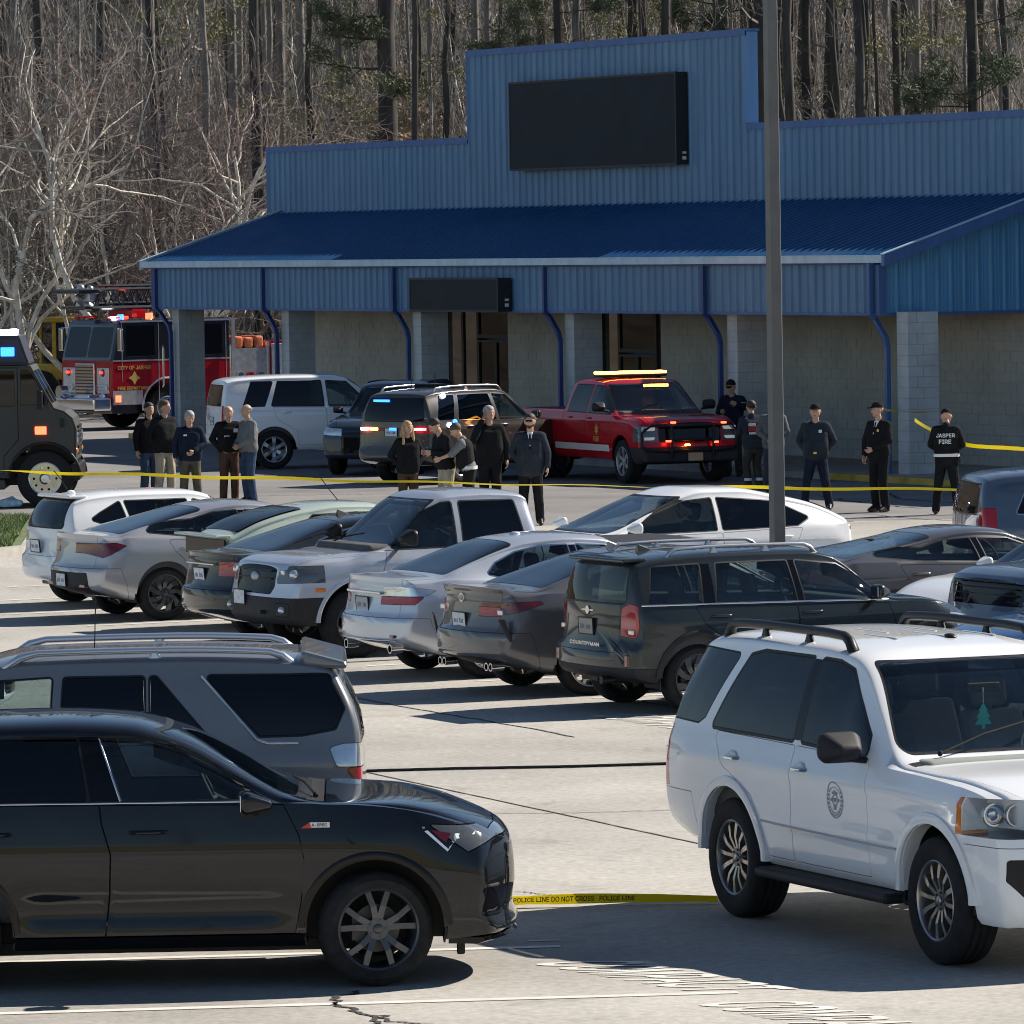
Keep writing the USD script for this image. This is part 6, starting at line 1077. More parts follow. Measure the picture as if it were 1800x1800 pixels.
for sg in (1, -1):
    part(CR.t, 'lamp_lens', rbox(front_x(CR, 0.95, 0.66) - 0.04, front_x(CR, 0.95, 0.66) + 0.012, *sorted((sg * 0.58, sg * 0.68)), 0.93, 0.99, 0.015), LAMPC); part(CR.t, 'lamp_lens', mv(Manifold.sphere(0.055, 14), (front_x(CR, 0.95, 0.80) - 0.02, sg * 0.80, 0.94)), LAMPC, 50)
    part(CR.t, 'fog_light', mv(Manifold.sphere(0.045, 14), (front_x(CR, 0.55, 0.70) - 0.01, sg * 0.72, 0.55)), LAMPC, 50); part(CR.t, 'marker_light', rbox(3.62, 3.74, *sorted((sg * 0.86, sg * 0.925)), 0.74, 0.79, 0.01), AMBER)
flare(CR, 3.22, 0.462, 0.05, P_SILVER2, out=0.012); flare(CR, 0, 0.462, 0.05, P_SILVER2, out=0.012)
# white low crossover, its tail by the lamp pole
WX = [[(0.05, 0), (-0.16, 1.13), (0.25, 1), (1.06, 1), (1.08, 0)], [(1.16, 0), (1.13, 1), (1.5, 1), (1.95, 1.22), (2.34, 0)]]
CX_ = hatch('white_crossover', 'white low crossover car with a sloping tail, facing left behind the silver pickup', P_WHITE, place(1.44, 0, 1.85, 72.4, HB), HB, 2.89, 0.95, 0.92, 1.90, 1.53, 0.98, 1.0, 0, win=WX, xc=2.65, xw=1.55, slope=0.10, tumble=0.32, crr=0.22, gl=GL_DARK, chrome=False,
            roofpts=[(-0.95, 1.10), (-0.85, 1.14), (-0.3, 1.32), (0.2, 1.43), (0.75, 1.52), (1.2, 1.525), (1.5, 1.47), (2.58, 1.03), (2.7, 1.0), (3.1, 0.95), (3.45, 0.85), (3.81, 0.68)], tail=[(TAILR, [(-1.2, 0.90), (-1.2, 1.0), (-0.72, 1.01), (-0.62, 0.97)], 'y', 0.35, 1.2)], gate=(0.6, 0.7))
v = [[CX_.body.warp(np.array([[x, y, float(CX_.body.c['zr'](x)) + 0.004 - 0.09 * max(0, (abs(y) - 0.15)) ** 2.2]]))[0] for y in np.linspace(-0.5, 0.5, 15)] for x in np.linspace(-0.72, 0.28, 12)]
part(CX_.t, 'rear_window', (lambda q: (np.vstack([q[0], q[0] - [0, 0, 0.012]]), np.vstack([q[1], q[1][:, ::-1] + len(q[0])])))(grid_sheet(np.array(v))), GLOSSB, True)
# cars right of the lamp pole
sedan('dark_sedan', 'dark grey sedan seen from behind, right of the lamp pole and beyond the black wagon', P_STEEL if False else P_GREY, place(1.36, 0, 5.02, 65.5, H25), H25, wb=2.72, ro=1.02, fo=0.92, W=1.80, H=1.35, tk=1.04, xb=-0.52, xt=0.72, xw=1.60, xc=2.45, belt=0.95, tail=[(-1.3, 0.84), (-1.3, 0.955), (-0.62, 0.965), (-0.50, 0.93), (-0.78, 0.79)], yin=0.25, tail_m=TAILD, wheel='turbine', wm=ALLOYD, chrome=False, qw=-0.22, glassr=GL_TINT, r=0.33)
sedan('white_sedan', 'white sedan with its hood towards the black wagon, at the right behind it', P_WHITE, place(3.73, 0, 4.05, 62.25, HB), HB, wb=2.78, W=1.84, H=1.43, hood=0.95, wheel='five')
GP = pickup('grey_pickup', 'steel grey pickup with a black lettered grille cut by the right edge', P_STEEL, place(4.54, 0, 4.68, 59.45, HB), HB, wb=3.56, ro=1.25, fo=0.98, W=2.03, H=1.92, bed=1.30, xk=0.95, xw=2.35, xc=3.2, belt=1.28, hood=1.22, r=0.40, wheel='six', grille=[('grille', GLOSSB, [(-0.70, 0.84), (0.70, 0.84), (0.76, 1.0), (0.66, 1.12), (-0.66, 1.12), (-0.76, 1.0)], 0.25, False), ('headlight', LAMPC, [(0.78, 0.92), (1.2, 0.92), (1.2, 1.08), (0.78, 1.08)], 0.4, True)], split=2.0)
for k in range(4): part(GP.t, 'grille_bar', rbox(front_x(GP, 1.0) - 0.02, front_x(GP, 1.0) + 0.01, -0.62, 0.62, 0.87 + 0.065 * k, 0.885 + 0.065 * k, 0.006), TRIM)
WS = [[(-0.62, 0), (-0.42, 1), (0.02, 1), (-0.18, 0)], [(-0.04, 0), (0.12, 1), (1.02, 1), (1.05, 0)], [(1.15, 0), (1.12, 1), (1.55, 1), (1.95, 1.34), (2.18, 0)]]
big = dict(wb=2.95, ro=1.15, fo=1.0, W=2.02, belt=1.22, hood=1.20, zr_tail=0, r=0.40, r_style='six', wm=ALLOY, win=WS, slope=0.14, xc=2.42, xw=1.62, gl=GL_DARK, crr=0.08, cf=0.16, tumble=0.26, body_h=0.16, hood_drop=0.02, rim=0.26)
hatch('steel_suv', 'steel blue SUV at the right edge beyond the parked row, its tail in view', P_STEEL, place(-1.1, 0.0, 5.3, 69.9, rad(7)), rad(7), H=1.80, chrome=True, rear_glass=[(-0.7, 1.28), (0.7, 1.28), (0.64, 1.62), (-0.64, 1.62)], gate=(0.7, 0.7), tail=[(TAILR, [(0.72, 0.95), (1.2, 0.95), (1.2, 1.35), (0.78, 1.35)], 'x', -1.3, -0.85)], **big)
sedan('blue_sedan', 'blue sedan of which only the hood shows behind the white SUV roof', P_BLUE, place(3.7, 0, 3.95, 55.05, HB), HB, H=1.42, wheel='five', hood=0.95)
# ------------------------------------------------------------------ vehicles by the shop
CT = hatch('white_police_suv', 'tall white SUV parked before the shop, rear quarter towards the camera', P_WHITE, place(0, -0.90, -4.80, 119.6, rad(14)), rad(14), H=1.90, rear_glass=[(-0.72, 1.30), (0.72, 1.30), (0.66, 1.70), (-0.66, 1.70)], gate=(0.72, 0.7), tail=[(TAILR, [(0.78, 0.92), (1.2, 0.92), (1.2, 1.30), (0.80, 1.30)], 'x', -1.3, -1.0)], **big)
CT.plate(rear_x(CT, 0.9) - 0.0, 0.98); part(CT.t, 'tailgate_mark', box(rear_x(CT, 0.9) - 0.003, rear_x(CT, 0.9) + 0.01, 0.25, 0.42, 1.0, 1.12), mat('decal_grey2', (0.3, 0.31, 0.34), 0.5))
mid = dict(wb=2.98, ro=1.0, fo=0.95, W=1.92, belt=1.15, hood=1.14, zr_tail=0, r=0.37, r_style='five', win=WS, slope=0.16, xc=2.40, xw=1.60, gl=GL_BLACK, crr=0.13, cf=0.2, tumble=0.27, body_h=0.10, hood_drop=0.05)
CK = hatch('navy_suv', 'dark SUV facing the camera between the white SUV and the taupe SUV', P_NAVY, place(3.9, 0.0, -2.85, 115.4, rad(256)), rad(256), H=1.80, wm=ALLOYD, mats_=TRIM, **mid)
rails(CK, -0.3, 1.4, 0.62, 1.74, TRIM, h=0.04, rad=0.015)
LBLUE = mat('lamp_blue_lit', (0.1, 0.3, 1.0), 0.3, emit=(0.015, 0.12, 1.0), estr=4.0); LRED = mat('lamp_red_lit', (1.0, 0.1, 0.05), 0.3, emit=(1.0, 0.05, 0.02), estr=6.0); LAMB = mat('lamp_amber_lit', (1.0, 0.5, 0.1), 0.3, emit=(1.0, 0.36, 0.06), estr=7.0); LWHT = mat('lamp_white_lit', (1, 1, 1), 0.3, emit=(0.85, 0.9, 1.0), estr=7.0)
LREDD = mat('lamp_red_glow', (0.9, 0.05, 0.03), 0.3, emit=(1.0, 0.04, 0.02), estr=2.2)
hD = rad(50); CD = hatch('taupe_police_suv', 'taupe unmarked police SUV with blue lamps lit in its rear window', P_TAN, place(-1.0, 0, -2.28, 110.9, hD), hD, H=1.80, wm=ALLOY, chrome=True, rear_glass=[(-0.74, 1.20), (0.74, 1.20), (0.66, 1.62), (-0.66, 1.62)], gate=(0.72, 0.72), tail=[(TAILR, [(0.50, 0.98), (1.2, 0.95), (1.2, 1.13), (0.50, 1.10)], 'x', -1.3, -0.80)], **mid)
rails(CD, -0.55, 1.5, 0.64, 1.79, ALLOY, h=0.045, rad=0.018); CD.plate(rear_x(CD, 0.95) - 0.012, 0.99)
part(CD.t, 'tail_bar', rbox(rear_x(CD, 1.05) - 0.008, rear_x(CD, 1.05) + 0.03, -0.52, 0.52, 1.02, 1.075, 0.008), TAILD)
xr_ = rear_x(CD, 1.55)
part(CD.t, 'warning_light', rbox(xr_ - 0.02, xr_ + 0.0, 0.10, 0.50, 1.555, 1.60, 0.008), LBLUE); 
for y, m_ in ((0.66, LWHT), (0.42, LAMB), (-0.05, LBLUE), (-0.68, LWHT)): part(CD.t, 'warning_light', rbox(rear_x(CD, 1.02) - 0.03, rear_x(CD, 1.02) - 0.005, y - 0.09, y + 0.09, 1.025, 1.075, 0.008), m_)
for x, z in ((-0.30, 1.66), (-0.35, 1.12), (-0.18, 1.17)): part(CD.t, 'warning_light', mv(Manifold.sphere(0.05, 12), (x, -(CD.side_y(x, z) + 0.01), z)), LWHT if x != -0.18 else LBLUE, 50)
part(CD.t, 'roof_light_bar', [arr(rbox(0.3, 0.55, -0.5, 0.5, 1.79, 1.86, 0.02)), arr(rbox(0.36, 0.49, -0.3, 0.3, 1.75, 1.80, 0.01))], GLOSSB)
part(CD.t, 'whip_antenna', tube([(-0.1, 0.2, 1.78), (-0.12, 0.2, 2.1)], 0.008, 5), TRIM); part(CD.t, 'whip_antenna', tube([(0.1, -0.2, 1.79), (0.09, -0.2, 2.05)], 0.008, 5), TRIM)
# red pickup of the fire service
hR = rad(-68); RW_ = mat('stripe_white', (0.72, 0.70, 0.66), 0.4); GOLD = mat('gold_decal', (0.55, 0.38, 0.09), 0.4)
RP = pickup('red_fire_pickup', 'red fire service pickup truck with lit amber roof bar before the shop doors', P_RED, place(3.75, -0.88, 2.17, 110.1, hR), hR, wb=3.75, ro=1.18, fo=0.97, W=2.06, H=1.92, bed=1.32, xk=0.95, xw=2.45, xc=3.3, belt=1.28, hood=1.27, r=0.41, wheel='six', wm=ALLOY, stripe=RW_, split=2.05, rim=0.27, cf=0.10,
            grille=[('grille', GLOSSB, [(-0.62, 0.78), (0.62, 0.78), (0.62, 1.14), (-0.62, 1.14)], 0.2, False), ('headlight', LAMPD, [(0.64, 0.78), (1.2, 0.78), (1.2, 1.08), (0.64, 1.08)], 0.4, True)])
for sg in (1, -1):
    part(RP.t, 'lamp_lens', rbox(front_x(RP, 1.0, 0.8) - 0.03, front_x(RP, 1.0, 0.8) + 0.015, *sorted((sg * 0.68, sg * 0.95)), 0.98, 1.06, 0.01), LAMPC); part(RP.t, 'lamp_lens', rbox(front_x(RP, 0.85, 0.8) - 0.03, front_x(RP, 0.85, 0.8) + 0.015, *sorted((sg * 0.70, sg * 0.92)), 0.81, 0.88, 0.01), LAMPC)
gx = front_x(RP, 0.8) + 0.10
part(RP.t, 'grille_guard', [tube([(gx - 0.1, y, 0.42), (gx, y, 0.5), (gx + 0.02, y, 0.9), (gx - 0.02, y, 1.12)], 0.032, 8) for y in (-0.42, 0.42)] + [tube([(gx, -0.42, z), (gx + 0.02, 0, z), (gx, 0.42, z)], 0.025, 8) for z in (0.62, 0.82, 1.08)] + [tube([(gx - 0.02, sg * 0.42, 1.08), (gx - 0.06, sg * 0.8, 1.1), (gx - 0.14, sg * 0.97, 0.95), (gx - 0.14, sg * 0.97, 0.70), (gx - 0.06, sg * 0.8, 0.62), (gx, sg * 0.42, 0.62)], 0.028, 8) for sg in (1, -1)], TRIM, True)
for y, z, m_ in ((-0.40, 1.14, LRED), (0.62, 1.12, LRED), (-0.50, 0.80, LRED), (-0.12, 0.72, LAMB), (0.46, 0.76, LRED)): part(RP.t, 'warning_light', rbox(gx + 0.0, gx + 0.05, y - 0.05, y + 0.05, z - 0.02, z + 0.02, 0.012), m_)
part(RP.t, 'front_bumper', rbox(front_x(RP, 0.5) - 0.12, front_x(RP, 0.5) + 0.05, -0.95, 0.95, 0.40, 0.60, 0.05), DARKP, 40); RP.plate(front_x(RP, 0.5) + 0.06, 0.50, y=0.05, m=mat('plate_orange', (0.5, 0.3, 0.18), 0.5))
part(RP.t, 'light_bar', [arr(rbox(1.75, 2.02, -0.70, 0.70, 1.935, 1.99, 0.02))], TRIM); [part(RP.t, 'light_bar_lens', rbox(1.74, 2.035, -0.70 + 0.235 * k_, -0.48 + 0.235 * k_, 1.992, 2.045, 0.02), LAMB) for k_ in range(6)]
part(RP.t, 'visor_light', rbox(2.36, 2.42, 0.05, 0.55, 1.745, 1.80, 0.01), LAMB)
yy = -(RP.side_y(2.75, 1.0) + 0.004)
part(RP.t, 'door_emblem', [mv(prism([(0.10 * math.cos(t) * (1 if k % 2 else 0.5), 0.12 * math.sin(t) * (1 if k % 2 else 0.5)) for k, t in enumerate(np.linspace(0, 2 * PI, 17)[:-1])], 'y', -0.002, 0.002), (2.62, yy, 0.98))], GOLD)
glyphs(RP, 'FIRE', 0.09, 2.62, yy, 0.80, 'right', GOLD, 'door_letters', 0.003); part(RP.t, 'door_mark', box(0.9, 1.3, -(RP.side_y(1.1, 1.0) + 0.004), -(RP.side_y(1.1, 1.0) + 0.002), 0.98, 1.06), GOLD) if False else None
# graphite four wheel drive behind the black crossover
h4 = PI + rad(2.0); W4R = [[(-0.74, 0), (-0.86, 1.50), (-0.80, 1), (-0.12, 1), (-0.52, 1.25), (-0.62, 0)], [(0.35, 0), (-0.02, 1), (0.22, 1), (0.22, 0)], [(0.26, 0), (0.26, 1), (1.0, 1), (1.02, 0)], [(1.12, 0), (1.1, 1), (1.5, 1), (1.9, 1.35), (2.1, 0)]]
C4 = hatch('graphite_suv', 'graphite SUV with silver roof rails parked right behind the black crossover', P_GREY4, place(-0.95, 0.93, at_z(653, 1340, 1.05)[0], 39.05, h4), h4, 2.79, 1.02, 0.95, 1.92, 1.89, 1.27, 1.23, 0, r=0.39, r_style='six', win=[[(-0.52, 0), (-0.74, 1.37), (-0.80, 1.50), (-0.70, 1.72), (0.12, 1.73), (-0.24, 0)], [(0.10, 0), (0.44, 1.73), (0.48, 1.73), (0.48, 0)], [(0.52, 0), (0.52, 1.73), (1.05, 1.73), (1.08, 0)], [(1.16, 0), (1.13, 1.73), (1.5, 1.71), (1.9, 1.47), (2.1, 0)]],
           slope=0.26, xc=2.35, xw=1.6, gl=GL_BLACK, crr=0.05, tumble=0.22, body_h=0.14, gate=(0.75, 0.75), rear_glass=[(-0.68, 1.32), (0.68, 1.32), (0.6, 1.68), (-0.6, 1.68)], chrome=False, hood_drop=0.03,
           tail=[(LAMPC, [(-1.3, 1.12), (-1.3, 1.275), (-0.79, 1.27), (-0.70, 1.245), (-0.75, 1.12)], 'y', 0.72, 1.3), (TAILR, [(-1.3, 0.96), (-1.3, 1.112), (-0.80, 1.112), (-0.92, 0.96)], 'y', 0.74, 1.3)])
rails(C4, -0.55, 1.45, 0.70, 1.855, mat('rail_silver', (0.66, 0.68, 0.72), 0.25, metal=0.8), h=0.045, rad=0.024, feet=3, end=0.22)
part(C4.t, 'roof_spoiler', hull(*[sph((x, y, z), 0.03, 8) for x, z in ((-0.80, 1.78), (-0.55, 1.85), (-0.55, 1.79)) for y in (-0.70, 0.70)]), P_GREY4, 40)
for sg in (1, -1): part(C4.t, 'window_chrome', tube([C4.body.warp(np.array([[x, sg * (C4.side_y(x, z) + 0.006), z]]))[0] for x, z in ((0.14, 1.73), (-0.22, 1.31), (-0.30, 1.285), (-0.52, 1.285))], 0.011, 6), CHROME, True)
part(C4.t, 'fuel_flap', mv(prism([(-0.1, -0.09), (0.1, -0.09), (0.1, 0.09), (-0.1, 0.09)], 'y', -0.003, 0.003, rnd=0.04), (-0.35, C4.side_y(-0.35, 1.03) + 0.001, 1.03)), P_GREY4)
part(C4.t, 'whip_antenna', tube([(0.86, 0.5, 1.80), (0.85, 0.5, 2.0), (0.84, 0.5, 2.24)], 0.004, 5), TRIM)
# a white car's corner at the left edge
sedan('white_sedan', 'white sedan whose nose just enters at the left edge above the graphite SUV', P_WHITE, place(3.68, 0, at_z(20, 1142, 0.75)[0], at_z(20, 1142, 0.75)[1], rad(0)), rad(0), H=1.36, hood=0.94, wheel='five')
# ------------------------------------------------------------------ fire engine
FRED = paint('engine_red', (0.30, 0.006, 0.012), 0.0, 0.3, 0.03); FBLK = mat('engine_black', (0.01, 0.01, 0.011), 0.25, coat=1.0); SIL = mat('aluminium', (0.55, 0.56, 0.57), 0.35, metal=0.8, var=0.2)
def fire_engine():
    h = rad(214); t = thing('fire_engine', 'red and black ladder fire engine behind the left pier, gold lettering on its cab', 'fire engine', place(0, 1.1, -8.58, 147.0, h).tolist() + [0], h)
    L = lambda y0, y1: (y0, y1)
    side = [(1.55, 0.62), (1.62, 1.0), (1.60, 1.72), (1.38, 2.62), (1.25, 2.74), (-1.85, 2.74), (-1.85, 0.62)]
    cab = prism(side, 'y', -1.25, 1.25, rnd=0.05)
    edge = Manifold.batch_hull([prism(side, 'y', -1.25, 1.25, off=-0.05), prism(side, 'y', -1.19, 1.19)]); cab = cab ^ edge
    for sg in (1, -1):
        a, b = sorted((sg * 0.8, sg * 1.4)); cab = cab - cyl_y(0, 0.55, 0.70, a, b)
    low = cab.trim_by_plane((0, 0, -1), -1.72); up = cab.trim_by_plane((0, 0, 1), 1.725)
    ws = prism([(-1.12, 1.80), (-0.03, 1.80), (-0.03, 2.55), (-1.08, 2.55)], 'x', 1.2, 1.8, rnd=0.08); ws2 = ws.mirror((0, 1, 0))
    gw = up ^ (ws + ws2); up = up - ws - ws2
    part(t, 'cab', low, FRED, 40); part(t, 'cab_upper', up, FBLK, 40); part(t, 'windshield', gw, glass('engine_glass', (0.10, 0.12, 0.15)), 40); part(t, 'cab_inside', box(-1.7, 1.15, -1.1, 1.1, 1.75, 2.6), CABIN)
    for sg in (1, -1):
        for x0, x1 in ((0.35, 1.18), (-1.60, -0.80)):
            part(t, 'window', rbox(x0, x1, *sorted((sg * 1.246, sg * 1.256)), 1.82, 2.58, 0.004), GL_BLACK if False else GLOSSB); part(t, 'door_seam', [box(x0 - 0.12, x0 - 0.10, *sorted((sg * 1.24, sg * 1.253)), 0.7, 2.64), box(x1 + 0.10, x1 + 0.12, *sorted((sg * 1.24, sg * 1.253)), 1.2 if x0 > 0 else 0.7, 2.64)], SIL)
            part(t, 'grab_rail', tube([(x0 - 0.2, sg * 1.27, 1.05), (x0 - 0.2, sg * 1.31, 1.1), (x0 - 0.2, sg * 1.31, 2.0), (x0 - 0.2, sg * 1.27, 2.05)], 0.028, 8), CHROME, True)
        part(t, 'roof_trim', box(-1.85, 1.30, *sorted((sg * 1.20, sg * 1.262)), 2.66, 2.70), SIL); part(t, 'belt_trim', box(-1.85, 1.55, *sorted((sg * 1.2, sg * 1.258)), 1.70, 1.735), SIL)
        part(t, 'arch_trim', tube([(0.72 * math.cos(a), sg * 1.25, 0.55 + 0.72 * math.sin(a)) for a in np.linspace(-0.1, PI + 0.1, 20)], 0.03, 6), SIL, True)
        part(t, 'sill_panel', box(0.72, 1.56, *sorted((sg * 1.2, sg * 1.257)), 0.63, 0.98), SIL); part(t, 'door_emblem', rbox(-0.42, -0.22, *sorted((sg * 1.25, sg * 1.258)), 1.15, 1.40, 0.004), SIL)
        part(t, 'side_mirror', [arr(rbox(1.42, 1.50, *sorted((sg * 1.36, sg * 1.56)), 1.95, 2.52, 0.03)), tube([(1.35, sg * 1.2, 2.55), (1.46, sg * 1.46, 2.52)], 0.02, 6)], CHROME, 40)
        ft = lambda s, hh, x, z: part(t, 'door_lettering', (lambda v, f: (np.stack([-sg * (v[:, 0] - v[:, 0].mean()) + x, np.full(len(v), sg * 1.256) + sg * v[:, 2], v[:, 1] + z], 1), f))(*arr(meshkit.text_mesh(s, hh, 0.004, True))), GOLD)
        ft('CITY OF JASPER', 0.085, 0.95, 1.50); ft('FIRE DEPARTMENT', 0.075, 0.95, 1.00)
        part(t, 'gold_cross', mv(prism([((0.17 if k % 2 else 0.09) * math.cos(a), (0.17 if k % 2 else 0.09) * math.sin(a)) for k, a in enumerate(np.linspace(PI / 4, 2 * PI + PI / 4, 9)[:-1])], 'y', -0.003, 0.003), (0.95, sg * 1.257, 1.29)), GOLD)
        for k, z in enumerate((1.42, 1.22)): part(t, 'headlight', mv(Manifold.sphere(0.1, 14).scale((0.4, 1, 1)), (1.62, sg * 0.85, z - 0.38 * k)), LAMPC if k else TAILR, 50)
        part(t, 'headlight', rbox(1.58, 1.66, *sorted((sg * 0.62, sg * 1.08)), 0.98, 1.14, 0.03), LAMPC); part(t, 'lamp_housing', rbox(1.55, 1.62, *sorted((sg * 0.55, sg * 1.14)), 0.90, 1.55, 0.03), SIL)
        part(t, 'warning_light', rbox(1.60, 1.68, *sorted((sg * 0.76, sg * 0.90)), 1.40, 1.46, 0.02), LREDD); part(t, 'warning_light', rbox(1.35, 1.50, *sorted((sg * 1.252, sg * 1.27)), 0.70, 0.86, 0.005), LRED)
        for k in range(3): part(t, 'roof_light', rbox(1.0, 1.28, *sorted((sg * (0.38 + 0.28 * k), sg * (0.55 + 0.28 * k))), 2.75, 2.82, 0.02), (TAILR, LWHT, LREDD)[k] if sg > 0 else TAILR)
        make_wheel(t, (0, sg * 1.08, 0.53), sg, 0.53, 0.30, 0.29, 'steel', CHROME, None, 0, None); make_wheel(t, (-5.9, sg * 1.08, 0.53), sg, 0.53, 0.30, 0.29, 'steel', CHROME, None, 0, None)
        part(t, 'pump_panel', box(-2.95, -1.90, *sorted((sg * 1.1, sg * 1.22)), 0.65, 1.95), SIL)
        part(t, 'panel_post', [box(-1.98, -1.88, *sorted((sg * 1.21, sg * 1.25)), 0.65, 2.7), box(-2.98, -2.90, *sorted((sg * 1.21, sg * 1.25)), 0.65, 2.1)], SIL)
        for k in range(6): part(t, 'hose_cap', cyl_y(-2.1 - 0.3 * (k % 3), 0.9 + 0.36 * (k // 3), 0.09, *sorted((sg * 1.2, sg * 1.32)), 14), CHROME if k % 2 else FRED, 40)
        for k in range(5): part(t, 'locker_door', rbox(-4.0 - 1.1 * k, -3.05 - 1.1 * k, *sorted((sg * 1.2, sg * 1.262)), 1.25 if 1 < k < 4 else 0.7, 2.05, 0.01), SIL)
    part(t, 'beacon', mv(Manifold.cylinder(0.14, 0.10, 0.09, 16), (0.35, 1.0, 2.74)), LRED, 40); part(t, 'beacon', mv(Manifold.cylinder(0.12, 0.08, 0.07, 16), (1.2, 1.05, 2.62 + 0.12)), LBLUE, 40)
    part(t, 'grille', rbox(1.60, 1.66, -0.48, 0.48, 0.85, 1.66, 0.03), CHROME, 40)
    for k in range(9): part(t, 'grille_slat', box(1.662, 1.68, -0.40, 0.40, 0.90 + 0.08 * k, 0.93 + 0.08 * k), FBLK)
    part(t, 'front_bumper', [arr(rbox(1.60, 2.12, -1.25, 1.25, 0.48, 0.82, 0.06)), arr(rbox(1.62, 2.0, -0.8, 0.8, 0.80, 0.90, 0.03))], CHROME, 40); part(t, 'siren', mv(Manifold.cylinder(0.2, 0.16, 0.16, 18), (2.0, -0.35, 0.95), ry=PI / 2), CHROME, 40)
    part(t, 'chassis', box(-8.5, 1.4, -0.9, 0.9, 0.40, 0.66), FBLK)
    part(t, 'rear_body', box(-8.6, -3.0, -1.2, 1.2, 0.66, 2.1), FRED); part(t, 'pump_house', box(-2.98, -1.88, -1.08, 1.08, 0.66, 1.9), FRED)
    part(t, 'crosslay_hose', [arr(rbox(-2.85 + 0.3 * k, -2.60 + 0.3 * k, -1.12, 1.2, 1.95, 2.25 - 0.03 * (k % 2), 0.06)) for k in range(3)], mat('hose_orange', (0.50, 0.14, 0.06), 0.8, var=0.4, vscale=6), 40)
    lad = []
    for y in (-0.5, 0.5):
        lad += [tube([(1.7, y, 3.02), (-8.8, y, 3.02)], 0.06, 6), tube([(1.7, y, 3.48), (-8.8, y, 3.48)], 0.045, 6), tube([(1.0, y * 0.75, 3.12), (-8.8, y * 0.75, 3.12)], 0.05, 6), tube([(1.0, y * 0.75, 3.56), (-8.8, y * 0.75, 3.56)], 0.04, 6)]
        for k in range(26): lad += [tube([(1.65 - 0.4 * k, y, 3.02), (1.45 - 0.4 * k, y, 3.48), (1.25 - 0.4 * k, y, 3.02)], 0.028, 5), tube([(0.95 - 0.38 * k, y * 0.75, 3.12), (0.76 - 0.38 * k, y * 0.75, 3.56), (0.57 - 0.38 * k, y * 0.75, 3.12)], 0.024, 5)]
    for k in range(32): lad.append(tube([(1.65 - 0.33 * k, -0.5, 3.02), (1.65 - 0.33 * k, 0.5, 3.02)], 0.022, 5))
    part(t, 'ladder', lad, FBLK, kind='stuff'); part(t, 'ladder_tip', [arr(rbox(1.55, 2.15, -0.65, 0.65, 3.38, 3.50, 0.03)), arr(rbox(1.75, 1.95, -0.6, 0.6, 3.0, 3.08, 0.02))], FBLK, 40)
    part(t, 'water_monitor', [arr(hull(sph((1.55, 0.1, 3.05), 0.13), sph((1.85, 0.1, 3.28), 0.10))), arr(rbox(1.50, 1.75, 0.18, 0.48, 3.18, 3.44, 0.04)), arr(sph((1.7, 0.45, 3.5), 0.09)), arr(sph((1.6, -0.2, 3.52), 0.10))], SIL, 40)
    part(t, 'ladder_pedestal', rbox(-8.0, -7.0, -0.6, 0.6, 2.1, 3.0, 0.08), FRED, 40); part(t, 'ladder_rest', rbox(0.2, 0.6, -0.6, 0.6, 2.76, 2.97, 0.03), FRED, 40); part(t, 'mud_flap', box(-1.0, -0.97, -1.2, 1.2, 0.3, 0.7), FBLK)
fire_engine()
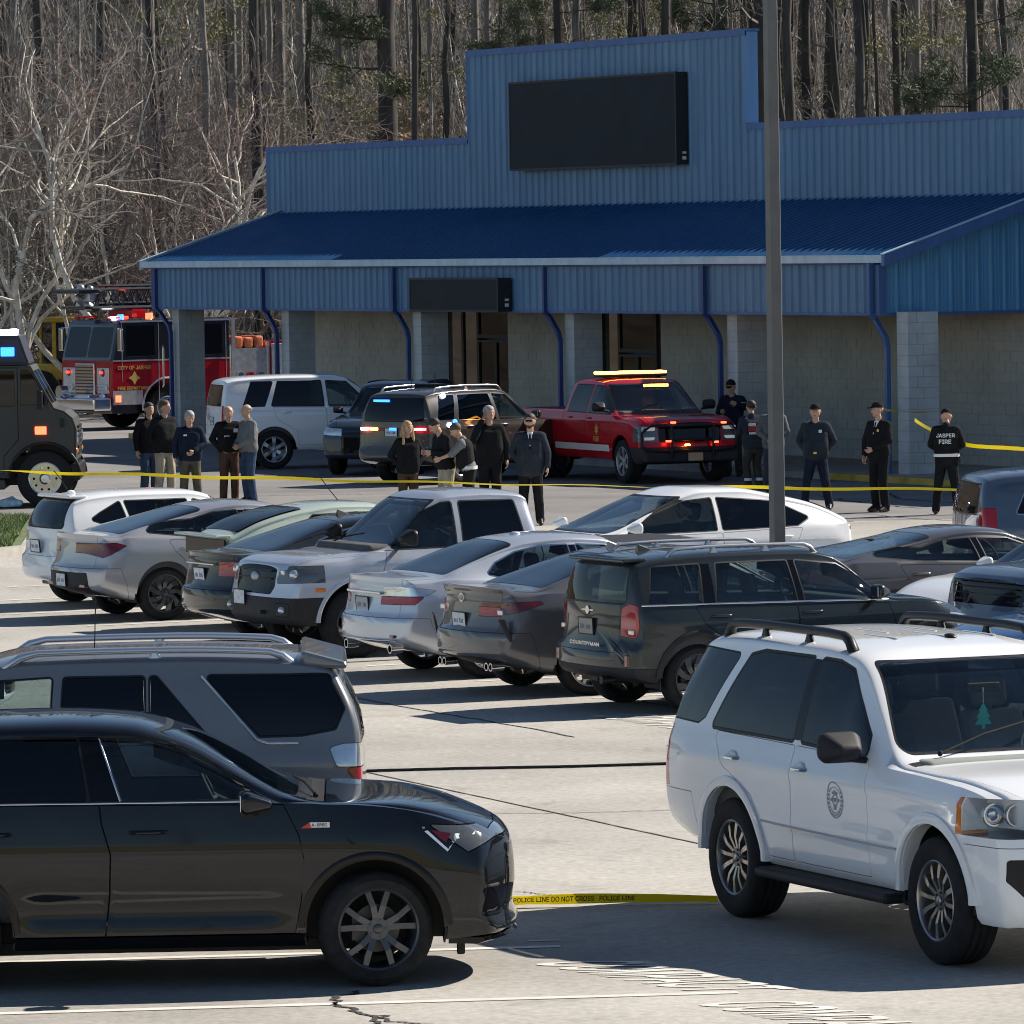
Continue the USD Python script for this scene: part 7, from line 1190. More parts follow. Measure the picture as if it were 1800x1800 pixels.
# ------------------------------------------------------------------ armoured step van
OLIVE = mat('matt_olive_black', (0.028, 0.027, 0.025), 0.5, color2=(0.055, 0.052, 0.046), vscale=0.9, detail=1.0); NAVYU = mat('upper_navy', (0.022, 0.026, 0.042), 0.45, var=0.2)
def armoured_van():
    h = rad(1.5); t = thing('armoured_truck', 'dark armoured police truck with a lit blue lamp and chrome wheel at the left edge', 'truck', place(0, -0.98, -8.2, 104.0, h).tolist() + [0], h)
    def slab2(poly, w, ch=0.05): return prism(poly, 'y', -w + ch, w - ch, rnd=0.03) + prism(poly, 'y', -w, w, off=-ch, rnd=0.02)
    low = [(-5.2, 0.52), (-0.62, 0.52), (-0.2, 0.75), (0.55, 0.80), (0.57, 1.35), (0.50, 1.56), (0.36, 1.68), (0.18, 1.74), (-0.22, 2.49), (-5.2, 2.49)]
    B = Manifold.batch_hull([prism(low[:1] + low[8:], 'y', -1.05, 1.05)]) ; B = slab2(low, 1.06)
    for sg in (1, -1): B = B - cyl_y(0, 0.5, 0.62, *sorted((sg * 0.62, sg * 1.2)))
    wins = [[(-1.35, 1.76), (-1.35, 2.40), (-0.86, 2.40), (-0.86, 1.76)], [(-0.80, 1.78), (-0.80, 2.40), (-0.50, 2.40), (-0.50, 1.78)], [(-0.40, 1.80), (-0.40, 2.42), (-0.24, 2.42), (0.10, 1.80)]]
    B = B - mbox(-4.9, -0.35, -0.97, 0.97, 0.9, 2.40) - Manifold.hull_points(np.array([(x, y, z) for x, z in ((-0.36, 0.9), (-0.36, 2.40), (-0.27, 2.40), (0.08, 1.76), (0.08, 1.5)) for y in (-0.97, 0.97)]))
    for wn in wins:
        for sg in (1, -1):
            a, b = sorted((sg * 0.9, sg * 1.2)); g = B ^ prism(wn, 'y', a, b, off=-0.006, rnd=0.03); part(t, 'window', g, GL_BLACK, 40) if not g.is_empty() else None; B = B - prism(wn, 'y', a, b, rnd=0.03)
    for sg in (1, -1):
        wsg = prism([(sg * 0.05, 1.82), (sg * 0.92, 1.82), (sg * 0.92, 2.40), (sg * 0.05, 2.40)], 'x', -0.6, 0.4, off=0.0, rnd=0.03); g = B ^ wsg; part(t, 'windshield', g, GL_BLACK, 40); B = B - wsg
        dp = prism([(-1.45, 0.6), (-1.45, 2.46), (-0.46, 2.46), (-0.46, 1.2), (-0.72, 0.9), (-0.72, 0.6)], 'y', *sorted((sg * 0.98, sg * 1.2))); d = part(t, 'door', B ^ dp, OLIVE, 40); B = B - prism([(-1.45, 0.6), (-1.45, 2.46), (-0.46, 2.46), (-0.46, 1.2), (-0.72, 0.9), (-0.72, 0.6)], 'y', *sorted((sg * 0.98, sg * 1.2)), off=0.012)
        part(d, 'handle', rbox(-1.36, -1.16, *sorted((sg * 1.062, sg * 1.09)), 1.45, 1.50, 0.01), TRIM)
        part(t, 'side_light', rbox(-0.16, 0.04, *sorted((sg * 1.06, sg * 1.085)), 1.28, 1.42, 0.01), LRED)
        part(t, 'side_mirror', [arr(rbox(-0.10, 0.0, *sorted((sg * 1.22, sg * 1.42)), 1.72, 2.06, 0.03)), tube([(-0.05, sg * 1.05, 1.74), (-0.04, sg * 1.30, 1.76), (-0.04, sg * 1.30, 2.06), (-0.1, sg * 1.06, 2.05)], 0.014, 6)], TRIM, 40)
        part(t, 'blue_lamp', rbox(-0.74, -0.50, *sorted((sg * 0.955, sg * 0.985)), 2.66, 2.82, 0.02), LBLUE); part(t, 'turn_lamp', mv(Manifold.sphere(0.075, 12), (0.52, sg * 0.9, 0.98)), AMBER, 50)
        part(t, 'wheel_arch', tube([(0.63 * math.cos(a), sg * 1.06, 0.5 + 0.63 * math.sin(a)) for a in np.linspace(0.05, PI - 0.05, 20)], 0.028, 6), TRIM, True)
        for x in (0, -3.6): make_wheel(t, (x, sg * 0.90, 0.5), sg, 0.5, 0.30, 0.29, 'steel', CHROME, None, 0, None)
        part(t, 'hinge', [arr(rbox(0.28, 0.36, *sorted((sg * 1.06, sg * 1.075)), 1.40 - 0.22 * k, 1.55 - 0.22 * k, 0.004)) for k in range(1)], DARKP); part(t, 'rear_light', rbox(-5.23, -5.19, *sorted((sg * 0.7, sg * 0.9)), 1.0, 1.3, 0.01), TAILR)
    part(t, 'body', B, OLIVE, 40); part(t, 'upper_body', slab2([(-5.2, 2.50), (-0.24, 2.50), (-0.42, 3.02), (-5.2, 3.02)], 0.95), NAVYU, 40)
    part(t, 'roof_light', [arr(rbox(-1.1, -0.5, -0.5, 0.5, 3.03, 3.12, 0.03))], LWHT); part(t, 'roof_hatch', rbox(-3.2, -2.2, -0.45, 0.45, 3.03, 3.16, 0.04), NAVYU, 40)
    part(t, 'front_bumper', [arr(rbox(0.42, 0.62, -1.02, 1.02, 0.46, 0.76, 0.04))], TRIM, 40); part(t, 'side_step', rbox(-3.0, -0.7, -1.1, 1.1, 0.32, 0.50, 0.03), OLIVE, 40)
    part(t, 'grille', [box(0.572, 0.585, -0.6, 0.6, 0.92 + 0.09 * k, 0.97 + 0.09 * k) for k in range(6)], TRIM, kind='stuff')
    for sg in (1, -1): part(t, 'headlight', mv(Manifold.cylinder(0.04, 0.11, 0.1, 18), (0.55, sg * 0.78, 1.2), ry=PI / 2), LAMPC, 40)
    part(t, 'seat_frame', box(-1.3, -0.9, 0.2, 0.8, 0.9, 1.9), CABIN); part(t, 'underbody', box(-5.0, 0.3, -0.6, 0.6, 0.38, 0.54), TRIM)
armoured_van()
# ------------------------------------------------------------------ farther things at the left
g = at_d(118, 610, 163); t = thing('yellow_loader', 'yellow wheel loader cab beyond the fire engine front at the left', 'loader', (g[0], g[1], 0), rad(200)); YEL = mat('machine_yellow', (0.50, 0.32, 0.03), 0.5, var=0.2)
part(t, 'cab_frame', [arr(rbox(a, a + 0.1, b, b + 0.1, 1.0, 2.5, 0.02)) for a in (-0.6, 0.5) for b in (-0.7, 0.6)] + [arr(rbox(-0.68, 0.68, -0.78, 0.78, 2.48, 2.62, 0.04)), arr(rbox(-0.7, 0.7, -0.8, 0.8, 0.9, 1.35, 0.05))], YEL, 40)
part(t, 'cab_glass', box(-0.55, 0.55, -0.65, 0.65, 1.36, 2.47), GL_DARK); part(t, 'engine_cover', rbox(-2.4, -0.72, -0.7, 0.7, 0.8, 1.7, 0.1), YEL, 40); part(t, 'chassis', box(-2.2, 1.6, -0.6, 0.6, 0.5, 0.88), TRIM)
for x in (-1.5, 1.1):
    for sg in (1, -1): make_wheel(t, (x, sg * 0.95, 0.6), sg, 0.6, 0.4, 0.3, 'steel', YEL, None, 0, None)
pickup('navy_pickup', 'dark navy pickup between the armoured truck and the fire engine', P_NAVY, place(3.2, 0, -10.3, 127.0, rad(-5)), rad(-5), wb=3.3, H=1.85, grille=[('grille', GLOSSB, [(-0.5, 0.8), (0.5, 0.8), (0.5, 1.05), (-0.5, 1.05)], 0.25, False)])
# ------------------------------------------------------------------ lamp pole
g = at_d(1366, 900, 67.0); POLE = mat('pole_bronze', (0.135, 0.125, 0.118), 0.5, color2=(0.10, 0.095, 0.09), vscale=3.0)
t = thing('lamp_pole', 'tall square bronze lamp pole rising from between the parked rows', 'lamp pole', (g[0], g[1], 0), rad(28))
def sqtube(w0, w1, z0, z1, c=0.014):
    R = []
    for w, z in ((w0, z0), (w1, z1)): a = w / 2; R.append([(x, y, z) for x, y in ((a, a - c), (a - c, a), (c - a, a), (-a, a - c), (-a, c - a), (c - a, -a), (a - c, -a), (a, c - a))])
    return ring_loft(np.array(R), True)
part(t, 'shaft', sqtube(0.145, 0.118, 0.78, 11.0), POLE); part(t, 'footing', mv(Manifold.cylinder(0.75, 0.30, 0.28, 24), (0, 0, 0)), KERB, 40); part(t, 'base_plate', rbox(-0.16, 0.16, -0.16, 0.16, 0.752, 0.778, 0.006), POLE)
part(t, 'lamp_arm', rbox(-0.9, 0.9, -0.04, 0.04, 11.0, 11.08, 0.02), POLE)
for sg in (1, -1): part(t, 'lamp_head', rbox(sg * 1.0 - 0.35, sg * 1.0 + 0.35, -0.2, 0.2, 10.98, 11.14, 0.04), POLE, 40)
# ------------------------------------------------------------------ barrier tape
TAPE = usdkit.material(stage, '/World/Looks/tape_yellow', {'d': ('principled_bsdf', dict(base_color=(0.86, 0.74, 0.05), roughness=0.3)), 't': ('translucent_bsdf', dict(color=(0.86, 0.76, 0.06))), 'm': ('mix_closure', dict(fac=0.5))}, [('d.BSDF', 'm.closure1'), ('t.BSDF', 'm.closure2')], surface='m.closure'); TAPEK = mat('tape_print', (0.02, 0.02, 0.02), 0.5)
def ribbon(P, U, w): P = np.asarray(P, float); U = np.asarray(U, float); U = U / np.linalg.norm(U, axis=1, keepdims=True); v, f = grid_sheet(np.stack([P - U * w / 2, P + U * w / 2], 1)); return np.vstack([v, v + [0, 0.0015, 0]]), np.vstack([f, f[:, ::-1] + len(v)])
def tape(label, pts, w, twist, n=120, sag=0.0, words=None, seed=1, wh=0.05):
    p = np.asarray(pts, float); s = np.r_[0, np.cumsum(np.linalg.norm(np.diff(p, axis=0), axis=1))]; u = np.linspace(0, s[-1], n); Q = np.stack([PchipInterpolator(s, p[:, k])(u) for k in range(3)], 1); R = np.random.default_rng(seed)
    ph = np.interp(u, np.linspace(0, s[-1], 9), np.cumsum(R.normal(0, twist, 9))) + (0.25 if twist < 0.5 else 0); Q[:, 2] += 0.012 * np.sin(u * 2.1) * (twist > 0)
    d = np.gradient(Q, axis=0); d /= np.linalg.norm(d, axis=1, keepdims=True); side = np.cross(d, [0, 0, 1.0]); side /= np.linalg.norm(side, axis=1, keepdims=True); U = np.cos(ph)[:, None] * np.array([0, 0, 1.0]) + np.sin(ph)[:, None] * side
    t = thing('barrier_tape', label, 'barrier tape', Q[0], 0.0); part(t, 'ribbon', (lambda q: (q[0] - Q[0], q[1]))(ribbon(Q, U, w)), TAPE)
    if words:
        v, f = arr(meshkit.text_mesh(words, wh, 0.0005, True)); v = v.copy(); x = v[:, 0] * 0.8; i = np.clip(np.interp(x, u, np.arange(n)), 0, n - 1.001); k = i.astype(int); fr = (i - k)[:, None]; B = Q[k] * (1 - fr) + Q[k + 1] * fr; Uu = U[k] * (1 - fr) + U[k + 1] * fr
        part(t, 'lettering', (B + Uu * (v[:, 1] - wh / 2)[:, None] - np.cross(Uu, d[k]) * -0.003 - Q[0] + np.array([0, -0.004, 0]), f), TAPEK)
    return t
def tp(px, py, D): return at_d(px, py, D)
tape('yellow barrier tape strung across the lot in front of the people', [tp(-60, 826, 98), tp(140, 832, 96.4), tp(480, 841, 94), tp(800, 849, 91.8), tp(1050, 854, 90), tp(1400, 858, 87.8), tp(1700, 861, 86), tp(1960, 862, 84.4)], 0.05, 1.1, 200, seed=3)
tape('yellow barrier tape running right from behind the man seen from the back', [tp(1608, 738, 97.0), tp(1625, 750, 97.2), tp(1650, 763, 97.3), tp(1700, 781, 96), tp(1760, 787, 95), tp(1860, 797, 93.5)], 0.062, 0.25, 60, seed=5)
tape('slack dull barrier tape tied round the right corner pier', [tp(1555, 720, 109.0), tp(1600, 725, 107.8), tp(1648, 722, 107.2)], 0.05, 0.3, 30, seed=8)
a0, a1, a2, a3 = G(880, 1597), G(1010, 1594), G(1150, 1590), G(1262, 1589)
b0 = G(1700, 1590)
tape('yellow police tape lying on the concrete between the two front vehicles', [a0 + [0, 0, .05], a1 + [0, 0, .045], a2 + [0, 0, .035], a3 + [0, 0, .035]], 0.075, 0.12, 90, words='        POLICE LINE DO NOT CROSS   POLICE LINE', seed=6, wh=0.036)
# ------------------------------------------------------------------ grass island, kerb and litter at the left
GRASS = mat('grass_blade', (0.11, 0.18, 0.04), 0.7, var=0.5, vscale=4, color2=(0.22, 0.27, 0.08)); SOIL = mat('turf_soil', (0.10, 0.13, 0.045), 0.9, var=0.4, vscale=6)
ie = at_z(44, 983); i0 = at_z(44, 926); poly = [(-16, ie[1] - 0.2), (ie[0] - 0.5, ie[1]), (ie[0], ie[1] + 1.2), (i0[0] + 0.4, i0[1]), (-16, i0[1] + 1.0)]
t = thing('grass_island', 'grass covered kerbed island at the left edge of the lot', 'grass island', (0, 0, 0)); cs_ = CrossSection([np.array(ccw(poly))])
part(t, 'kerb', (cs_ - cs_.offset(-0.16, m3.JoinType.Round, 2, 16)).extrude(0.15), KERB, 30); part(t, 'turf', cs_.offset(-0.16, m3.JoinType.Round, 2, 16).extrude(0.13), SOIL)
Rg = np.random.default_rng(71); pts = []
while len(pts) < 15000:
    x, y = Rg.uniform(-9.2, ie[0] + 0.4), Rg.uniform(ie[1], i0[1] + 0.5); lim = np.interp(y, [ie[1], ie[1] + 1.2, i0[1]], [ie[0] - 0.6, ie[0] - 0.25, i0[0] + 0.1])
    if x < lim - 0.05 and y > ie[1] + 0.22: pts.append((x, y, 0.13))
P = np.array(pts); a = Rg.uniform(0, 6.28, len(P)); wv = np.stack([np.cos(a), np.sin(a), 0 * a], 1) * 0.012; tipv = np.c_[Rg.normal(0, 0.04, (len(P), 2)), Rg.uniform(0.05, 0.12, len(P))]
part(t, 'grass', (np.stack([P - wv, P + wv, P + tipv], 1).reshape(-1, 3), np.arange(3 * len(P)).reshape(-1, 3)), GRASS, kind='stuff')
g = at_z(8, 893); bag = Manifold.batch_hull([sph((0.0, 0, 0.08), 0.07), sph((0.25, 0.05, 0.07), 0.06), sph((0.1, 0.1, 0.12), 0.06), sph((-0.12, 0.02, 0.06), 0.05)]).refine_to_length(0.03); v, f = arr(bag); v = v + meshkit.noise(v * 9)[:, None] * 0.03 if hasattr(meshkit, 'noise') else v
tg = part(None, 'plastic_bag', (v + np.array([g[0], g[1], 0.0]), f), mat('bag_film', (0.42, 0.58, 0.66), 0.25, var=0.4, vscale=12), True); tag(tg, 'crumpled pale blue plastic bag on the tarmac below the armoured truck', 'bag')
tcb = thing('black_streak', 'thin black cable lying straight across the concrete between the graphite and white SUVs', 'streak', G(628, 1358).tolist(), 0.0); pp = [G(600, 1359), G(800, 1353.5), G(1000, 1350), G(1200, 1344)]
part(tcb, 'streak', tube([p - pp[0] + np.array([G(600, 1359)[0] - G(628, 1358)[0], G(600, 1359)[1] - G(628, 1358)[1], 0.014]) for p in pp], 0.014, 6), RUB, True)  # dark tube tracing a thin straight line on the concrete
# lettering on the stalls
for (w, a, b, hh, sx) in (('COMPACT', (930, 1693), (1222, 1744), 0.62, 1.0), ('COMPACT', (1218, 1764), (1512, 1822), 0.62, 1.0), ('COMPACT', (1030, 1258), (1215, 1286), 0.6, 1.0)):
    A_, B_ = G(*a), G(*b); ang = math.atan2(B_[1] - A_[1], B_[0] - A_[0]); ln = np.linalg.norm((B_ - A_)[:2]); v, f = arr(meshkit.text_mesh(w, hh, 0.001, True)); f = f[(v[f][:, :, 2] > 0.0005).all(1)]; v = v.copy(); v[:, 0] *= ln / v[:, 0].max(); v[:, 0] += v[:, 1] * 0.0; v[:, 2] = 0.0045
    # letters stretch along the stall, skewed to the lines
    d = np.array([math.cos(ang), math.sin(ang)]); e = np.array([math.cos(rad(4.5)), math.sin(rad(4.5))]); W = np.c_[v[:, :1] * d + v[:, 1:2] * e, v[:, 2]] + np.array([A_[0], A_[1], 0]); part(lot, 'stall_lettering', (W, f), PAINTW)
# ------------------------------------------------------------------ people
SKIN = mat('skin', (0.50, 0.29, 0.20), 0.55, var=0.12, vscale=12); LIPS = mat('lips', (0.36, 0.13, 0.11), 0.5); EYE = mat('eye_dark', (0.03, 0.025, 0.02), 0.2)
CL = {n: mat('cloth_' + n, c, 0.9, var=0.25, vscale=7.0, bump=0.4, bscale=22, spec=0.1) for n, c in dict(black=(0.014, 0.014, 0.015), navy=(0.014, 0.019, 0.035), slate=(0.028, 0.034, 0.045), grey=(0.16, 0.165, 0.165), jeans=(0.045, 0.07, 0.12), khaki=(0.36, 0.31, 0.23), brown=(0.085, 0.05, 0.035), olive=(0.10, 0.085, 0.06), turnout=(0.05, 0.045, 0.035), white=(0.75, 0.75, 0.74), hood=(0.10, 0.10, 0.105)).items()}
HAIRS = {n: mat('hair_' + n, c, 0.7, var=0.3, vscale=30) for n, c in dict(dark=(0.025, 0.018, 0.014), grey=(0.30, 0.29, 0.28), blond=(0.42, 0.27, 0.13), brown=(0.07, 0.045, 0.03)).items()}
SHOE = mat('shoe_leather', (0.018, 0.016, 0.015), 0.4); REFL = mat('reflective_lime', (0.55, 0.75, 0.08), 0.4); REFS = mat('reflective_silver', (0.62, 0.64, 0.62), 0.4); BADGE = mat('badge_white', (0.75, 0.75, 0.72), 0.5); GOLDB = mat('badge_gold', (0.65, 0.48, 0.12), 0.3, metal=0.6); REDP = mat('patch_red', (0.30, 0.02, 0.03), 0.7)
def bone(a, b, ra, rb=None, n=12): return hull(sph(a, ra, n), sph(b, rb or ra, n))
def fuse(bs, ln=0.035, it=6, wr=0.0):
    m = bs[0]
    for b in bs[1:]: m = m + b
    m = m.refine_to_length(ln); v, f = arr(m); t = trimesh.Trimesh(v, f, process=False); trimesh.smoothing.filter_taubin(t, 0.5, 0.52, it)
    v = np.array(t.vertices)
    if wr: v = v + np.array(t.vertex_normals) * (wr * (meshkit.noise(v * np.array([9, 9, 16.0]) + v[0] * 31) + 0.6 * meshkit.noise(v * np.array([21, 21, 9.0]) + 5)))[:, None]
    return v, np.array(t.faces)
def hand(w, d, side, curl=0.6):
    """palm, four unequal fingers and a thumb. w: wrist, d: direction of the forearm; side: +1 left. The palm faces the body."""
    d = np.asarray(d, float) / np.linalg.norm(d); u = np.array([0, -side, 0.0]); u = u - d * (u @ d); u /= np.linalg.norm(u) + 1e-9; s = np.cross(d, u) * side; w = np.asarray(w, float)     # u: palm normal (inward), s: towards the thumb (forward)
    if s[0] < 0: s = -s
    out = [hull(sph(w, 0.026, 8), *[sph(w + d * 0.085 + s * k, 0.014, 8) for k in (-0.03, 0.03)], *[sph(w + d * 0.03 + s * k, 0.016, 8) for k in (-0.025, 0.028)])]
    for k, (o, L) in enumerate(((0.030, 0.072), (0.010, 0.080), (-0.010, 0.075), (-0.030, 0.058))):
        p = w + d * 0.088 + s * o; a = 0.25 * curl; r = 0.0088
        for j, fr in enumerate((0.45, 0.32, 0.23)):
            q = p + (d * math.cos(a) + u * math.sin(a)) * L * fr; out.append(hull(sph(p, r, 8), sph(q, r * 0.92, 8))); p = q; a += 0.65 * curl; r *= 0.94
    p = w + d * 0.03 + s * 0.028; e = d * 0.7 + s * 0.6 + u * 0.35; e /= np.linalg.norm(e); q = p + e * 0.038; out.append(hull(sph(p, 0.012, 8), sph(q, 0.0105, 8))); e = d * 0.9 + s * 0.2 + u * 0.4; e /= np.linalg.norm(e); out.append(hull(sph(q, 0.0105, 8), sph(q + e * 0.03, 0.009, 8)))
    return out
ARMS = {'sides': ((0.02, 0.27, 1.17), (0.06, 0.27, 0.93)), 'pocket': ((-0.07, 0.29, 1.17), (0.03, 0.165, 1.00)), 'front': ((0.05, 0.26, 1.17), (0.22, 0.06, 1.04)), 'bent': ((0.04, 0.25, 1.18), (0.27, 0.13, 1.20)), 'phone': ((0.13, 0.27, 1.24), (0.09, 0.13, 1.55)), 'reach': ((0.20, 0.24, 1.24), (0.43, 0.15, 1.16)), 'up': ((0.10, 0.30, 1.27), (0.30, 0.18, 1.34)), 'back': ((-0.10, 0.25, 1.2), (-0.16, 0.09, 1.02))}
def person(label, px, D, H, face, top, legs, hair=('dark', 'short'), arms=('sides', 'sides'), yaw=0.0, nod=0.0, lean=0.0, stance=0.11, bulk=1.0, hem=0.88, sleeve='long', shoe=SHOE, step=0.0, group=None, extras=(), cap=None, glasses=False, crouch=0.0, female=False, beard=False):
    k = H / 1.78; g = at_d(px, 900, D); h = face; t = thing('person', label, 'person', (g[0], g[1], 0), h)
    tr = lambda p: np.array([p[0] + math.sin(lean) * max(0, p[2] - 0.95) - 0.12 * crouch * (p[2] > 0.8), p[1], 0.95 + (p[2] - 0.95) * (math.cos(lean) if p[2] > 0.95 else 1.0) - 0.22 * crouch * (1 if p[2] > 0.8 else p[2] * 0.6)]) * k
    sh, hp = (0.155 if female else 0.178), stance
    J = {}
    for sg in (1, -1):
        e, w = ARMS[arms[0 if sg > 0 else 1]]; J['sh', sg] = tr((0, sg * sh, 1.415)); J['el', sg] = tr((e[0], sg * e[1], e[2])); J['wr', sg] = tr((w[0], sg * w[1], w[2]))
        J['hip', sg] = tr((0, sg * 0.088, 0.92)); J['kn', sg] = tr((0.03 + 0.16 * crouch + sg * step * 0.5, sg * (0.088 + hp) / 2 * 1.0, 0.50)); J['an', sg] = np.array([sg * step - 0.02, sg * hp, 0.085]) * k
    ch, be, pe, nk = tr((0.0, 0, 1.30)), tr((0.02, 0, 1.10)), tr((0, 0, 0.95)), tr((0.0, 0, 1.50)); hd = nk + np.array([0.035 + 0.12 * nod, 0, 0.155 - 0.04 * nod]) * k
    cy, sy_, cn, sn = math.cos(yaw), math.sin(yaw), math.cos(nod), math.sin(nod)
    def hl(p): x, y, z = p; x, z = cn * x + sn * z, -sn * x + cn * z; x, y = cy * x - sy_ * y, sy_ * x + cy * y; return hd + np.array([x, y, z]) * k
    head = [hull(sph(hl((-0.015, 0, 0.03)), 0.088 * k, 14), sph(hl((0.02, 0, 0.025)), 0.076 * k, 14), sph(hl((0.048, 0, -0.075)), 0.035 * k, 12), sph(hl((0.02, 0.042, -0.045)), 0.035 * k, 10), sph(hl((0.02, -0.042, -0.045)), 0.035 * k, 10)),
            hull(sph(hl((0.088, 0, 0.01)), 0.012 * k, 8), sph(hl((0.108, 0, -0.025)), 0.012 * k, 8), sph(hl((0.085, 0.014, -0.028)), 0.009 * k, 8), sph(hl((0.085, -0.014, -0.028)), 0.009 * k, 8)), bone(hl((-0.01, 0, -0.08)), nk - [0, 0, 0.06 * k], 0.052 * k, 0.058 * k)]
    for sg in (1, -1): head.append(hull(sph(hl((0.0, sg * 0.086, 0.012)), 0.013 * k, 8), sph(hl((0.0, sg * 0.084, -0.025)), 0.010 * k, 8), sph(hl((-0.016, sg * 0.088, 0.0)), 0.010 * k, 8)))
    b = bulk
    tors = [hull(*[sph(ch + np.array([0, sg * 0.085 * k, 0]), 0.105 * k, 12) for sg in (1, -1)], *[sph(be + np.array([0, sg * 0.07 * k, 0]), 0.10 * k * b, 12) for sg in (1, -1)]), hull(*[sph(be + np.array([0, sg * 0.07 * k, 0]), 0.10 * k * b, 12) for sg in (1, -1)], *[sph(pe + np.array([0, sg * 0.075 * k, 0]), 0.095 * k, 12) for sg in (1, -1)]),
            hull(sph(J['sh', 1], 0.055 * k), sph(J['sh', -1], 0.055 * k), sph(nk - [0, 0, 0.05 * k], 0.055 * k), *[sph(ch + np.array([0, sg * 0.085 * k, 0]), 0.10 * k, 12) for sg in (1, -1)])]
    limbs = []
    for sg in (1, -1): limbs += [bone(J['sh', sg], J['el', sg], 0.048 * k, 0.038 * k), bone(J['el', sg], J['wr', sg], 0.038 * k, 0.026 * k), bone(J['hip', sg], J['kn', sg], 0.08 * k, 0.055 * k), bone(J['kn', sg], J['an', sg], 0.055 * k, 0.038 * k), hull(sph(J['an', sg], 0.034 * k, 8), sph(J['an', sg] + np.array([0.10, 0, -0.05]) * k, 0.02 * k, 8), sph(J['an', sg] + np.array([-0.03, 0, -0.045]) * k, 0.026 * k, 8))]
    v, f = fuse(head + tors + limbs, 0.028, 4)
    body = Manifold(m3.Mesh(vert_properties=v.astype(np.float32), tri_verts=f.astype(np.uint32)))
    for sg in (1, -1):
        kind = arms[0 if sg > 0 else 1]; d = J['wr', sg] - J['el', sg]
        for q in hand(J['wr', sg], d, sg, 1.3 if kind in ('phone', 'bent', 'front', 'reach', 'up') else 0.7): body = body + q
    part(t, 'body', body, SKIN, True)
    for sg in (1, -1): part(t, 'eye', sph(hl((0.079, sg * 0.031, 0.015)), 0.0105 * k, 8), EYE, True)
    part(t, 'mouth', hull(sph(hl((0.084, 0.02, -0.062)), 0.005 * k, 6), sph(hl((0.089, 0, -0.060)), 0.006 * k, 6), sph(hl((0.084, -0.02, -0.062)), 0.005 * k, 6)), LIPS)
    # trousers and shoes
    tm = CL[legs]; L = [hull(*[sph(pe + np.array([0, sg * 0.075 * k, 0.03 * k]), 0.112 * k * (0.5 + b / 2), 12) for sg in (1, -1)], *[sph(J['hip', sg] - [0, 0, 0.05 * k], 0.098 * k, 12) for sg in (1, -1)])]
    for sg in (1, -1): L += [bone(J['hip', sg] - [0, 0, 0.05 * k], J['kn', sg], 0.097 * k, 0.075 * k), bone(J['kn', sg], J['an', sg] + np.array([-0.01, 0, 0.0]) * k, 0.074 * k, 0.064 * k)]
    part(t, 'trousers', fuse(L, 0.026, 4, 0.007), tm, True)
    for sg in (1, -1):
        a = J['an', sg]; part(t, 'shoe', hull(sph(a + np.array([-0.05, 0, -0.045]) * k, 0.04 * k, 10), sph(a + np.array([0.15, 0.02 * sg, -0.052]) * k, 0.033 * k, 10), sph(a + np.array([0.08, 0.01 * sg, -0.03]) * k, 0.042 * k, 10), sph(a + np.array([0.0, 0, 0.01]) * k, 0.05 * k, 10)), shoe, 50)
    # upper garment
    m_ = CL[top]; T = [hull(*[sph(ch + np.array([0.0, sg * 0.09 * k, 0]), 0.128 * k * (0.7 + 0.3 * b), 12) for sg in (1, -1)], *[sph(be + np.array([0.015 * b, sg * 0.075 * k, 0]), 0.128 * k * b, 12) for sg in (1, -1)]),
        hull(*[sph(be + np.array([0.015 * b, sg * 0.075 * k, 0]), 0.128 * k * b, 12) for sg in (1, -1)], *[sph(tr((0, sg * 0.085, hem + 0.06)), 0.122 * k * (0.6 + 0.4 * b), 12) for sg in (1, -1)]),
        hull(*[sph(J['sh', sg], 0.073 * k) for sg in (1, -1)], sph(nk - [0.015 * k, 0, 0.065 * k], 0.062 * k), *[sph(ch + np.array([0, sg * 0.09 * k, 0]), 0.12 * k, 12) for sg in (1, -1)]), bone(nk - [0.02 * k, 0, 0.07 * k], nk - [0.012 * k, 0, 0.015 * k], 0.072 * k, 0.066 * k)]
    for sg in (1, -1):
        if sleeve == 'none': continue
        T.append(bone(J['sh', sg], J['el', sg], 0.071 * k, 0.058 * k))
        if sleeve == 'long': T.append(bone(J['el', sg], J['wr', sg] + (J['el', sg] - J['wr', sg]) * 0.06, 0.058 * k, 0.044 * k))
    garment = part(t, 'jacket' if sleeve == 'long' else 'shirt', fuse(T, 0.026, 3, 0.008), m_, True)
    # hair or cap
    if hair and hair[0] in HAIRS:
        hm = HAIRS[hair[0]]; cut = hull(sph(hl((-0.022, 0, 0.045)), 0.094 * k, 16), sph(hl((0.012, 0, 0.052)), 0.080 * k, 14)); face_ = hull(*[sph(hl(q), 0.05 * k, 10) for q in ((0.10, 0.03, 0.03), (0.10, -0.03, 0.03), (0.10, 0.03, -0.1), (0.10, -0.03, -0.1), (0.055, 0.03, -0.1), (0.055, -0.03, -0.1))])
        cut = cut - face_ - hull(*[sph(hl((0.03, s_ * 0.1, -0.06)), 0.055 * k, 8) for s_ in (1, -1)])
        if hair[1] == 'bald': cut = cut.trim_by_plane((0, 0, -1), -(hl((0, 0, 0.05))[2]))
